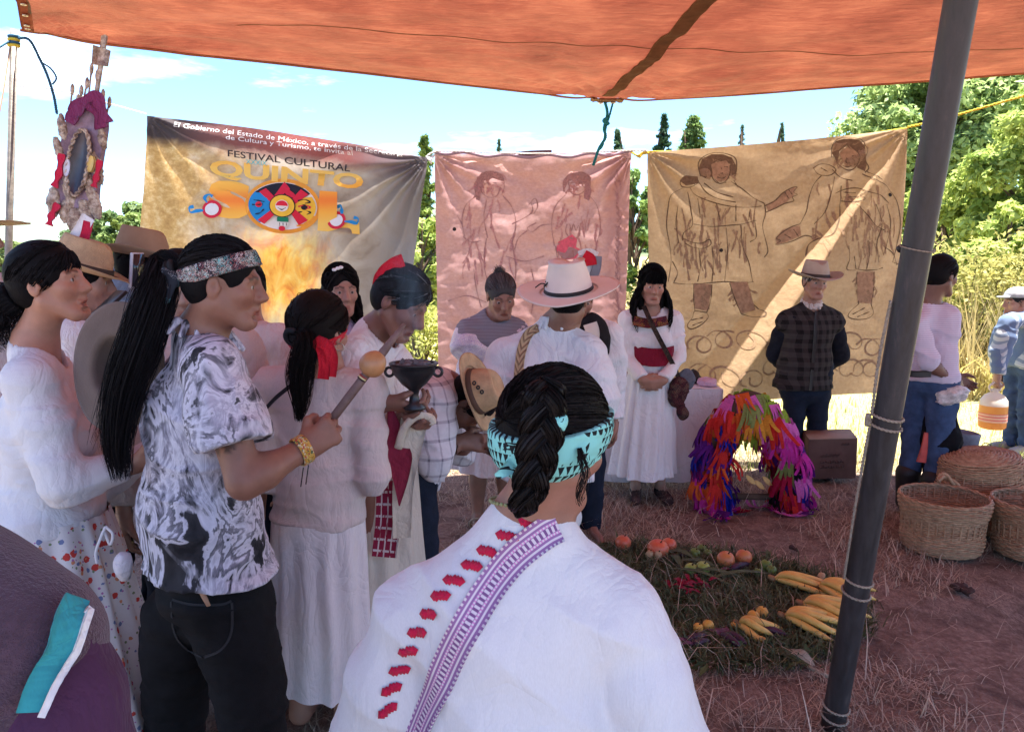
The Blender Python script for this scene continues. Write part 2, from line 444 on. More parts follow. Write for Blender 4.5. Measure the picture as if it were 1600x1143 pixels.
tramp = t.mix(t.ramp(clump, [(.38, (.55,) * 3), (.55, (0,) * 3)]), tramp, (.075, .045, .038))
field = t.mix(t.ramp(n1, [(.4, (0,) * 3), (.65, (1,) * 3)]), t.ramp(n3, [(.3, (.28, .23, .08)), (.7, (.62, .54, .26))]), t.ramp(n3, [(.3, (.24, .22, .07)), (.7, (.52, .49, .2))]))
edge = t.math('ADD', py_, t.math('MULTIPLY', t.math('SUBTRACT', n1, .5), 1.6))
far = t.math('SUBTRACT', edge, 5.75, clamp=True)
t.base(t.mix(far, tramp, field), .95, .1)
t.bump(t.math('ADD', n2, t.math('MULTIPLY', n3, .8)), .8, .03)
tag(put('ground', g, t.m), 'trampled reddish earth with dry straw, open yellow field beyond', None, None, 'structure')

def hills(name, y0, zmax, seed, col, x0, x1):
    x = np.linspace(x0, x1, 160); prof = zmax * (.55 + .3 * fbm(np.stack([x / (abs(x1 - x0) / 9), x * 0, x * 0], -1), seed, 4))
    k = np.array([0, .35, .7, .9, 1.0]); V = np.stack([np.broadcast_to(x[:, None], (160, 5)), y0 + k[None] * zmax * 4 + 0 * x[:, None], prof[:, None] * np.sin(k * pi / 2)[None] - 4], -1)
    g = Geo().add(V, grid_faces(160, 5)[:, ::-1])
    t = NT(name); v = t.coord()
    t.base(t.ramp(t.noise(v, .012, 6, .6), [(.35, scl(col, .7)), (.65, scl(col, 1.25))]), 1, .05)
    tag(put(name, g, t.m), None, None, None, 'structure')
hills('hills', 2600, 330, 4, (.16, .20, .17), -5200, 3200)
hills('valley_ridge', 1300, 70, 9, (.10, .13, .07), -2400, 1500)

# ------------------------------------------------------------------ vegetation
def leaf_cards(P, N, size, asp=.45, jit=.35, col=None, rg=rng):
    """one small bent two-triangle leaf per point, facing roughly N"""
    n = len(P); d = rg.normal(size=(n, 3)); N = N + rg.normal(size=(n, 3)) * jit; N /= np.linalg.norm(N, axis=1)[:, None]
    T = np.cross(N, d); T /= np.linalg.norm(T, axis=1)[:, None] + 1e-9; B = np.cross(N, T)
    s = (size * (.6 + .8 * rg.random(n)))[:, None]
    V = np.stack([P - T * s * .5, P + B * s * asp * .5 + N * s * .08, P + T * s * .5, P - B * s * asp * .5 + N * s * .08], 1)
    Q = np.arange(n * 4).reshape(n, 4)
    return V.reshape(-1, 3), [np.vstack([Q[:, [0, 1, 2]], Q[:, [0, 2, 3]]])], None, (None if col is None else np.repeat(col, 4, 0))

def leafmat(name, rough=.6, trans=.35):
    return vcol(name, rough, trans, .1, .2, 3)
LEAF = leafmat('leaf_green', .6, .45)
BARK = plain('bark', (.09, .06, .045), .95, .4, 14, .8, 30, .1)

def tree(name, base, h, crown, label, seed, n=9000, leaf=.16, colA=(.05, .11, .025), colB=(.16, .26, .05), clumps=60, low=.25, group=None, droop=0.0, conif=False, kindf=.28):
    rg = np.random.default_rng(seed); base = np.asarray(base, float)
    root = thing(name, base, label, 'tree', group)
    top = base + A(rg.normal() * .04 * h, rg.normal() * .04 * h, h * .93)
    tr = Geo(); tp = spline([base - A(0, 0, .1), base + (top - base) * .4 + A(rg.normal() * .03 * h, 0, 0), top], 12)
    tr.add(*tube(tp, np.linspace(.028 * h + .04, .01, 12), 7))
    cen = []
    for i in range(clumps):
        if conif:
            z = ((i + rg.random()) / clumps) ** .8; rad = (1 - math.exp(-(1 - z) * h / (.9 + 2.2 * crown[0]))) * (.35 + .65 * rg.random() ** .6)
            a = rg.random() * 2 * pi; c = A(cos(a) * rad * crown[0], sin(a) * rad * crown[1], low * h + z * (h - low * h) - rad * crown[0] * .25)
        else:
            u = rg.normal(size=3); u /= np.linalg.norm(u); r_ = .45 + .55 * rg.random() ** .5
            c = A(u[0] * crown[0], u[1] * crown[1], 0) * r_ + A(0, 0, low * h + (h - low * h) * (.5 + .5 * u[2] * r_))
        cen.append(base + c)
        if i % 2 == 0:
            t0 = np.clip((c[2] - (0 if conif else .15 * h)) / h * .9, .12, .93); s0 = base + (top - base) * t0
            tr.add(*tube(spline([s0, (s0 + base + c) / 2 + A(0, 0, .04 * h), base + c], 6), np.linspace(.008 * h + .01, .004, 6), 4, False))
    put('trunk', tr, BARK, root)
    cen = np.array(cen); k = n // clumps; lv = Geo()
    P = []; Nn = []; C = []
    for c in cen:
        rr = kindf * np.mean(crown[:2]) * (.6 + .7 * rg.random()) * (1 if not conif else 1.25 * (.3 + .7 * min(1, (base[2] + h - c[2]) / 2.0))); f = (.25 if conif else .75)
        d = rg.normal(size=(k, 3)); d /= np.linalg.norm(d, axis=1)[:, None]; r_ = rg.random(k)[:, None] ** .45
        p = c + d * r_ * A(rr, rr, rr * f); p[:, 2] -= droop * rr * r_[:, 0]
        P.append(p); Nn.append(d * .6 + A(0, 0, .55)); tone = np.clip(.5 + rg.normal() * .25 + rg.normal(size=k) * .2, 0, 1)[:, None]
        C.append(np.asarray(colA) + (np.asarray(colB) - np.asarray(colA)) * tone)
    P = np.concatenate(P); Nn = np.concatenate(Nn); C = np.concatenate(C)
    lv.add(*leaf_cards(P, Nn, leaf, .5 if not conif else .3, .45, C, rg))
    put('crown', lv, LEAF, root, False)
    return root

def px_tree(name, px, ytop, Y, w_px, label, seed, **kw):
    top = at(px, ytop, Y); sc = F / Y
    r_ = w_px / 2 / sc
    return tree(name, (top[0], Y, 0), top[2], (r_, r_ * .9), label, seed, **kw)
LIME = dict(colA=(.20, .29, .06), colB=(.55, .62, .18))
px_tree('broadleaf_tree', 1490, 66, 17, 300, 'tall feathery green tree directly behind the leaning pole', 11, n=42000, leaf=.16, clumps=170, low=.22, kindf=.26, colA=(.18, .27, .09), colB=(.50, .62, .26))
px_tree('broadleaf_tree', 1650, 120, 12.5, 250, 'lime green tree with dense bright foliage beside the capped man', 12, n=24000, leaf=.13, clumps=110, low=.18, kindf=.28, **LIME)
px_tree('broadleaf_tree', 1465, 285, 14, 150, 'low rounded bright green tree at the right edge of the ochre banner', 13, n=9000, leaf=.16, clumps=50, low=.1, kindf=.3, **LIME)
px_tree('broadleaf_tree', 1570, 330, 11.5, 130, 'small bright green tree above the dry stalks', 14, n=7000, leaf=.15, clumps=40, low=.12, kindf=.32, **LIME)
px_tree('conifer_tree', 1085, 186, 24, 120, 'bushy dark conifer crown showing over the ochre banner', 15, n=8000, leaf=.3, clumps=70, low=.1, conif=True, colA=(.06, .12, .04), colB=(.2, .3, .1))
px_tree('conifer_tree', 1038, 180, 27, 52, 'slim dark conifer spire rising just above the ochre banner', 16, n=5000, leaf=.2, clumps=120, low=.05, conif=True, colA=(.02, .06, .035), colB=(.07, .14, .08))
px_tree('conifer_tree', 965, 203, 30, 46, 'slim conifer tip behind the hanging teal cord', 17, n=4000, leaf=.2, clumps=110, low=.05, conif=True, colA=(.03, .08, .05), colB=(.12, .2, .12))
px_tree('conifer_tree', 1160, 196, 38, 22, 'thin distant conifer tip above the middle of the ochre banner', 18, n=2400, leaf=.2, clumps=110, low=.05, conif=True, colA=(.05, .1, .06), colB=(.14, .22, .14))
px_tree('conifer_tree', 1222, 192, 40, 20, 'thin distant conifer tip above the right drawn figure', 19, n=2400, leaf=.2, clumps=110, low=.05, conif=True, colA=(.05, .1, .06), colB=(.14, .22, .14))
px_tree('conifer_tree', 780, 218, 40, 18, 'thin distant conifer tip above the pink banner', 20, n=2400, leaf=.2, clumps=110, low=.05, conif=True, colA=(.05, .1, .06), colB=(.14, .22, .14))
px_tree('conifer_tree', 663, 212, 20, 70, 'yellow green conifer tip between the festival and pink banners', 21, n=5000, leaf=.22, clumps=60, low=.05, conif=True, colA=(.09, .16, .04), colB=(.28, .36, .09))
px_tree('broadleaf_tree', 1000, 262, 19, 90, 'green tree seen in the gap between the pink and ochre banners', 22, n=8000, leaf=.2, clumps=50, low=.08, kindf=.3, colA=(.06, .12, .04), colB=(.22, .32, .09))
px_tree('broadleaf_tree', 655, 330, 17, 110, 'low yellow green tree seen in the gap beside the festival banner', 23, n=7000, leaf=.18, clumps=50, low=.06, kindf=.3, **LIME)
px_tree('broadleaf_tree', 200, 318, 30, 90, 'distant green tree beside the left edge of the festival banner', 24, n=6000, leaf=.28, clumps=46, low=.06, kindf=.3, colA=(.08, .14, .05), colB=(.24, .32, .1))
px_tree('broadleaf_tree', 140, 330, 33, 80, 'distant green tree behind the ornate standard', 25, n=5000, leaf=.28, clumps=40, low=.06, kindf=.3, colA=(.09, .15, .06), colB=(.25, .32, .12))
px_tree('broadleaf_tree', 5, 372, 24, 60, 'small distant tree at the foot of the slender tent pole', 26, n=3000, leaf=.2, clumps=30, low=.1, kindf=.34, colA=(.08, .13, .05), colB=(.24, .3, .12))

# dry stalks and scrub beyond, straw and grass underfoot
def blades(n, sampler, h, w, colA, colB, lean, seed, flat=False):
    rg = np.random.default_rng(seed); P = sampler(rg, n); n = len(P)
    a = rg.random(n) * 2 * pi; d = np.stack([np.cos(a), np.sin(a), 0 * a], 1); s = np.stack([-np.sin(a), np.cos(a), 0 * a], 1)
    L = (h * (.35 + .9 * rg.random(n)))[:, None]; le = (lean * (.4 + .9 * rg.random(n)))[:, None]
    ww = (w * (.5 + rg.random(n)))[:, None]
    p0 = P; p1 = P + d * L * .5 * np.sin(le * .6) + A(0, 0, 1) * L * .5 * np.cos(le * .6); p2 = p1 + d * L * .5 * np.sin(le * 1.25) + A(0, 0, 1) * L * .5 * np.cos(le * 1.25)
    p2 = p2 + s * (rg.normal(size=n)[:, None] * L * .12)
    p1[:, 2] = np.maximum(p1[:, 2], P[:, 2] + .004); p2[:, 2] = np.maximum(p2[:, 2], P[:, 2] + .003)
    V = np.stack([p0 - s * ww / 2, p0 + s * ww / 2, p1 - s * ww * .4, p1 + s * ww * .4, p2], 1).reshape(-1, 3)
    b = np.arange(n)[:, None] * 5
    T = np.vstack([b + [0, 1, 3], b + [0, 3, 2], b + [2, 3, 4]])
    tn = rg.random(n)[:, None]; C = np.repeat(np.asarray(colA) + (np.asarray(colB) - np.asarray(colA)) * tn, 5, 0)
    return V, [T], None, C
STRAW = vcol('straw_blade', .85, .25, .1, .15, 40)
def near_s(rg, n):
    y = 1.3 + rg.random(n) ** 1.0 * 4.9; x = -.9 * y * rg.random(n) * .55 + (rg.random(n)) * (.72 * y + .5)
    k = vnoise(np.stack([x * 1.7, y * 1.7, 0 * x], 1), 8) + .5 * vnoise(np.stack([x * 6, y * 6, 0 * x], 1), 9)
    m = rg.random(n) < np.clip(.45 + 1.5 * k, .05, 1); x, y = x[m], y[m]
    return np.stack([x, y, ground_z(x, y)], 1)
g = Geo()
g.add(*blades(58000, near_s, .13, .0032, (.32, .235, .18), (.72, .61, .47), 2.0, 31))
g.add(*blades(6000, near_s, .075, .003, (.32, .24, .2), (.70, .60, .48), .9, 32))
g.add(*blades(2200, near_s, .34, .0036, (.40, .31, .24), (.78, .68, .54), 2.1, 37))
tag(put('dry_straw', g, STRAW, None, False), 'dry straw strewn over the trampled earth', 'straw', None, 'stuff')
def far_s(rg, n):
    y = 5.7 + rg.random(n) ** 1.6 * 12; x = (rg.random(n) * 1.5 - .72) * y
    return np.stack([x, y, ground_z(x, y)], 1)
g = Geo()
g.add(*blades(26000, far_s, .085, .007, (.34, .31, .10), (.68, .60, .30), .7, 33))
g.add(*blades(6000, far_s, .12, .008, (.18, .24, .06), (.38, .4, .13), .5, 34))
tag(put('field_grass', g, STRAW, None, False), 'sunlit yellow field grass beyond the awning shade', 'grass', None, 'stuff')
def stalk_s(rg, n):
    y = 8.6 + rg.random(n) * 2.2; x = at(1420, 500, 9)[0] + rg.random(n) * 3.4
    return np.stack([x, y, ground_z(x, y)], 1)
g = Geo(); g.add(*blades(1500, stalk_s, 1.25, .02, (.30, .24, .11), (.62, .5, .25), .28, 35)); g.add(*blades(1800, stalk_s, .75, .03, (.34, .3, .12), (.6, .5, .2), 1.0, 36))
tag(put('dry_stalks', g, STRAW, None, False), 'tall pale dry stalks at the edge of the trees', 'stalks', None, 'stuff')
def shrub(px, py, Y, w, h, n, ca, cb, seed, label):
    c = at(px, py, Y); root = thing('shrub', (c[0], Y, 0), label, 'shrub'); rg = np.random.default_rng(seed)
    st = Geo()
    ends = []
    for i in range(26):
        a = rg.random() * 2 * pi; e = A(c[0] + cos(a) * w * rg.random() ** .6, Y + sin(a) * w * .7 * rg.random() ** .6, h * (.35 + .65 * rg.random())); ends.append(e)
        st.add(*tube(spline([A(c[0], Y, -.02), A((c[0] + e[0]) / 2, (Y + e[1]) / 2, e[2] * .65), e], 6), np.linspace(.014, .003, 6), 4, False))
    put('stem', st, BARK, root)
    ends = np.array(ends); P = np.repeat(ends, n // 26, 0); P = P + rg.normal(size=P.shape) * A(w * .22, w * .22, h * .13); P[:, 2] = np.abs(P[:, 2])
    N_ = rg.normal(size=P.shape) + A(0, 0, .7)
    C = np.asarray(ca) + (np.asarray(cb) - np.asarray(ca)) * rg.random((len(P), 1))
    put('foliage', Geo().add(*leaf_cards(P, N_, .09, .4, .5, C, rg)), LEAF, root, False)
shrub(1505, 470, 9.8, .8, 1.55, 3000, (.30, .28, .08), (.5, .46, .16), 41, 'pale yellow shrub behind the man in the striped shirt')
shrub(1440, 480, 10.4, .7, 1.4, 2400, (.2, .24, .06), (.42, .42, .13), 42, 'yellow green shrub at the lower right of the ochre banner')
shrub(655, 470, 10, .7, 1.0, 2600, (.25, .28, .06), (.48, .48, .13), 43, 'yellow shrub low in the gap beside the pink banner')
shrub(1000, 420, 12, .6, 1.3, 1500, (.3, .26, .12), (.5, .42, .22), 44, 'dry beige shrub in the gap beside the ochre banner')
# ------------------------------------------------------------------ awning of orange tarpaulin
_ed = [(-60, 34, 4.45), (36, 48, 4.7), (150, 64, 4.9), (300, 86, 5.15), (500, 108, 5.45), (700, 129, 5.7), (850, 146, 5.9), (945, 156, 5.98), (1050, 153, 5.97), (1250, 139, 5.93), (1450, 126, 5.85), (1600, 115, 5.8), (1900, 94, 5.7), (2500, 50, 5.5)]
_e3 = np.array([at(*p) for p in _ed])
def edge_y(x): return np.interp(x, _e3[:, 0], _e3[:, 1])
def edge_z(x): return np.interp(x, _e3[:, 0], _e3[:, 2])
_tie = at(945, 156, 5.98); _corn = at(36, 48, 4.7)
def tarp_z(x, y):
    x = np.asarray(x, float); y = np.asarray(y, float); d = np.maximum(edge_y(x) - y, 0)
    z = edge_z(x) + .02 * d - .10 * np.sin(np.clip(d / 6.5, 0, 1) * pi)
    # the reinforced seam sags to either side; wrinkles pull towards the tied points
    z = z - .045 * np.abs(np.sin((x - _tie[0] - .09 * d) * .9)) * np.clip(d / 1.2, 0, 1)
    for c, n_, am in ((_tie, 23, .020), (_corn, 17, .022)):
        r_ = np.hypot(x - c[0], y - c[1]); th = np.arctan2(y - c[1], x - c[0])
        z = z + am * np.sin(th * n_ + 2.5 * vnoise(np.stack([x, y, 0 * x], -1) * .8, 4)) * np.exp(-r_ / 1.3) * np.clip(r_ / .35, 0, 1)
    P = np.stack([x * .9 + y * .15, y * 3.2 - x * .35, 0 * x], -1)
    return z + .024 * fbm(P, 12, 3) * np.clip(d / .25, .15, 1)
def left_x(y):                            # the left border runs from the corner post back over the crowd
    return np.interp(y, [.1, 2.5, 4.1, 4.7], [-1.75, -2.0, at(27, 0, 4.1)[0], _corn[0]])
nu, nv = 190, 110
s_ = np.linspace(0, 1, nu)[:, None]; t_ = np.linspace(0, 1, nv)[None] ** 1.0
X = np.zeros((nu, nv)); Y = np.zeros((nu, nv))
xe = _corn[0] + (6.2 - _corn[0]) * s_; ye = edge_y(xe)
Y = ye + (.1 - ye) * t_
X = xe + (left_x(Y) - _corn[0]) * (1 - s_) ** 3
g = Geo(); Z = tarp_z(X, Y); Z[:, 0] += .004
g.add(np.stack([X, Y, Z], -1), grid_faces(nu, nv)[:, ::-1])
t = NT('orange_tarpaulin'); v = t.coord()
f1 = t.noise(v, 2.2, 6, .65); f2 = t.noise(t.mapping(v, (1.2, 9, 1)), 6, 6, .6, 1.2); f3 = t.noise(v, 55, 4, .7)
c1 = t.ramp(t.math('ADD', t.math('MULTIPLY', f1, .6), t.math('MULTIPLY', f2, .4)), [(.34, (.10, .023, .0145)), (.5, (.185, .046, .026)), (.66, (.29, .088, .046))])
spots = t.ramp(t.noise(v, 17, 3, .8), [(.7, (1, 1, 1)), (.78, (.55, .5, .45))])
c1 = t.mix(1.0, c1, spots, 'MULTIPLY')
t.base(c1, .55, .25); t.bump(t.math('ADD', f2, t.math('MULTIPLY', f3, .3)), 1.0, .035)
t.translucent(c1, .32)
TARP = t.m
tarp = thing('awning', (_tie[0], 2.4, 2.6), 'orange red tarpaulin awning stretched overhead, lit through by the sun', 'awning')
put('canopy', g, TARP, tarp)
def ray_tarp(px, py):
    d = ray(px, py); ts = np.linspace(2.0, 9, 1600); p = A(0, 0, CAMH) + ts[:, None] * d
    h = p[:, 2] - tarp_z(p[:, 0], p[:, 1]); i = np.argmax(h > 0)
    return p[i]
BRN = plain('brown_webbing', (.17, .07, .035), .9, .25, 20, .4, 120, .1)
def under(P, dz): P = np.array(P); P[:, 2] = tarp_z(P[:, 0], P[:, 1]) - dz; return P
a_, b_ = ray_tarp(950, 148), ray_tarp(1096, 4)
line = np.array([a_ + (b_ - a_) * k for k in np.linspace(0, 1, 60)]); ext = np.array([b_ + (b_ - a_) * k for k in np.linspace(.02, 1.6, 60)])
put('reinforced_seam', Geo().add(*ribbon(under(np.vstack([line, ext]), .012), .085, A(0, 0, -1), thick=.006)), BRN, tarp)
pts = [ray_tarp(*p) for p in [(370, 38), (520, 40), (640, 52), (780, 64), (900, 69), (1060, 74), (1250, 79), (1420, 80), (1600, 74)]]
put('stitched_seam', Geo().add(*ribbon(under(spline(pts, 160), .006), .016, A(0, 0, -1))), BRN, tarp)
hem = np.stack([np.linspace(_corn[0], 6.1, 240), np.zeros(240), np.zeros(240)], 1); hem[:, 1] = edge_y(hem[:, 0]) - .028; hem = under(hem, .007)
put('hem', Geo().add(*ribbon(hem, .05, A(0, 0, -1), thick=.004)), plain('tarp_hem', (.22, .05, .025), .8, .3, 25, .3, 90, .1), tarp)
yy = np.linspace(4.66, 2.0, 60); bh = np.stack([left_x(yy) + .03, yy, 0 * yy], 1)
put('hem', Geo().add(*ribbon(under(bh, .006), .06, A(0, 0, -1), thick=.004)), plain('tarp_hem', (.2, .04, .02)), tarp)
pch = np.array([_tie + A(k, -.05, 0) for k in np.linspace(-.11, .13, 12)])
put('corner_patch', Geo().add(*ribbon(under(pch, .02), .10, A(0, 0, -1), thick=.006)), plain('patch_brown', (.2, .09, .05), .9, .3, 30, .4, 90), tarp)
BRASS = plain('grommet_metal', (.55, .5, .42), .4, .15, 30, 0, 60, .5, .8)
def ring(c, R, r_, n1=16, n2=6, ax=(0, 0, 1)):
    a = np.linspace(0, 2 * pi, n1 + 1); ax = nrm(ax); u = nrm(np.cross(ax, A(1, 0, .2))); w_ = np.cross(ax, u)
    return tube(np.asarray(c) + R * (np.cos(a)[:, None] * u + np.sin(a)[:, None] * w_), r_, n2, False)
for k in range(8):
    y = 4.6 - k * .16; p = under([[left_x(y) + .03, y, 0]], .012)[0]
    put('grommet', Geo().add(*ring(p, .011, .004)), BRASS, tarp)
for dx in (-.035, .06):
    p = under([[_tie[0] + dx, edge_y(_tie[0] + dx) - .03, 0]], .03)[0]
    put('grommet', Geo().add(*ring(p, .014, .006)), BRASS, tarp)

# poles and cords
PIPE = NT('painted_steel_pipe'); v = PIPE.coord(); f = PIPE.noise(PIPE.mapping(v, (1, 1, .15)), 40, 5, .65)
PIPE.base(PIPE.ramp(f, [(.3, (.016, .014, .015)), (.6, (.040, .036, .038)), (.8, (.10, .075, .065))]), PIPE.ramp(f, [(.3, (.42,) * 3), (.7, (.62,) * 3)]), .5)
PIPE.bump(PIPE.noise(v, 90, 4), .25, .003); PIPE = PIPE.m
def rope_tube(P, r_, n=80, twist=260, amp=.25):
    P = spline(P, n); L = np.concatenate([[0], np.cumsum(np.linalg.norm(np.diff(P, axis=0), axis=1))])
    T, N1, N2 = frames(P); g = Geo()
    for k in range(2):
        ph = L * twist + k * pi; g.add(*tube(P + (np.cos(ph)[:, None] * N1 + np.sin(ph)[:, None] * N2) * r_ * .5, r_ * .68, 5, False))
    return g
JUTE = plain('jute_cord', (.34, .28, .22), .95, .25, 60, .4, 200, .1)
p_top = at(1512, -60, 2.0); p_bot = at(1292, 1185, 2.52)
pd = nrm(p_bot - p_top); p_gr = p_bot + pd * ((0 - p_bot[2]) / pd[2] + .02); p_hi = p_top - pd * .25
k_ = (tarp_z(p_hi[0], p_hi[1]) - p_hi[2]) / -pd[2]; p_hi = p_hi - pd * max(k_ - .01, 0)
pole = thing('tent_pole', p_gr, 'thick dark steel tent pole leaning across the right side, wound with cord', 'pole')
put('pipe', Geo().add(*tube(np.array([p_gr + (p_hi - p_gr) * k for k in np.linspace(0, 1, 24)]), .0395, 28)), PIPE, pole)
def on_pole(py):                                  # point of the pole's axis at that picture row
    ks = np.linspace(0, 1, 900); P = p_gr + ks[:, None] * (p_hi - p_gr)
    d = P - A(0, 0, CAMH); fw = d[:, 1] * cos(PITCH) - d[:, 2] * sin(PITCH); up_ = d[:, 1] * sin(PITCH) + d[:, 2] * cos(PITCH)
    return P[np.argmin(np.abs(CY - F * up_ / fw - py))]
pu, pw = nrm(np.cross(pd, A(0, 1, 0))), None; pw = np.cross(pd, pu)
for py in (388, 650, 664, 905, 925, 1102, 1118):
    c = on_pole(py); a = np.linspace(0, 2 * pi, 40); tilt = .10
    put('cord_loop', rope_tube(c + .0435 * (np.cos(a)[:, None] * pu + np.sin(a)[:, None] * pw) + (np.cos(a) * tilt * .06)[:, None] * pd, .0042 if py != 388 else .002, 80), JUTE, pole)
sgn = 1 if pu[0] < 0 else -1
lft = pu * sgn * .046 - pw * .004
front = lft
put('cord', rope_tube([on_pole(470) + front, on_pole(560) + front * 1.12, on_pole(650) + front], .0045, 90), JUTE, pole)
put('cord', rope_tube([on_pole(664) + front, on_pole(780) + front * 1.06, on_pole(905) + front], .0045, 110), JUTE, pole)
kn = on_pole(657); put('knot', Geo().add(*tube(spline([kn + front * 1.05, kn + front * 1.3 + A(0, -.01, .02), kn + front * 1.25 + A(0, 0, -.015), kn + front], 16), .006, 6)), JUTE, pole)

STEEL = plain('weathered_post', (.22, .19, .16), .6, .3, 30, .3, 60, .4, .3)
q0 = at(22, 52, 4.72); q1 = at(14, 372, 4.78); qd = nrm(q1 - q0); qg = q1 + qd * ((0 - q1[2]) / qd[2] + .02)
post = thing('tent_pole', qg, 'slender grey tent pole holding the left corner of the awning', 'pole')
put('pipe', Geo().add(*tube(np.array([qg, (qg + q0) / 2, q0 - qd * .02]), .021, 14)), STEEL, post)
TEAL = plain('teal_cord', (.02, .20, .21), .8, .3, 50, .2, 120, .2)
NAVY = plain('blue_cord', (.03, .09, .14), .85, .3, 50, .2, 120, .2)
YEL = plain('yellow_cord', (.62, .47, .05), .8, .2, 50, .2, 120, .2)
WHT = plain('white_cord', (.7, .7, .66), .8, .1, 50, .2, 120, .2)
for k, m_ in ((0, NAVY), (.018, YEL), (.036, NAVY), (.05, YEL)):
    put('lashing', Geo().add(*ring(q0 + qd * (.02 + k), .026, .009)), m_, post)
solo('tie_cord', rope_tube([q0 + qd * .03, at(45, 62, 4.7), at(62, 92, 4.7), at(74, 118, 4.69), at(84, 150, 4.69), at(89, 178, 4.69)], .008, 100), NAVY, 'frayed dark blue cord hanging from the left awning corner', 'cord')
solo('tie_cord', rope_tube([at(66, 98, 4.69), at(80, 108, 4.68), at(88, 122, 4.68), at(82, 132, 4.68)], .005, 50), NAVY, 'short loose end of blue cord knotted beside the hanging one', 'cord')
solo('guy_rope', Geo().add(*tube(spline([q0 + qd * .03, at(-60, 110, 4.4)], 8), .006, 6)), NAVY, 'taut dark guy rope running out from the left corner pole', 'rope')
solo('guy_rope', Geo().add(*tube(spline([at(17, 66, 4.72), at(4, 150, 4.6), at(-12, 230, 4.5)], 10), .005, 6)), plain('tan_cord', (.4, .25, .16)), 'thin tan cord dropping beside the slender pole', 'rope')
c0 = _tie + A(0, -.02, -.02)
g = rope_tube([c0, at(949, 178, 5.96), at(944, 200, 5.95), at(946, 215, 5.95), at(936, 232, 5.94), at(927, 258, 5.93)], .011, 110)
g2 = rope_tube([c0 + A(.06, 0, 0), at(952, 182, 5.95), at(947, 198, 5.95), at(942, 226, 5.95), at(934, 236, 5.95)], .008, 90)
for V_, n_ in ((g2, 0),):
    g.add(np.concatenate(V_.V), [np.concatenate(x) for x in V_.F.values()])
g.add(*tube(spline([at(949, 184, 5.95), at(943, 189, 5.94), at(951, 194, 5.94), at(944, 186, 5.93)], 20), .012, 6))
solo('tie_cord', g, TEAL, 'knotted teal cord hanging from the middle tie of the awning', 'cord')
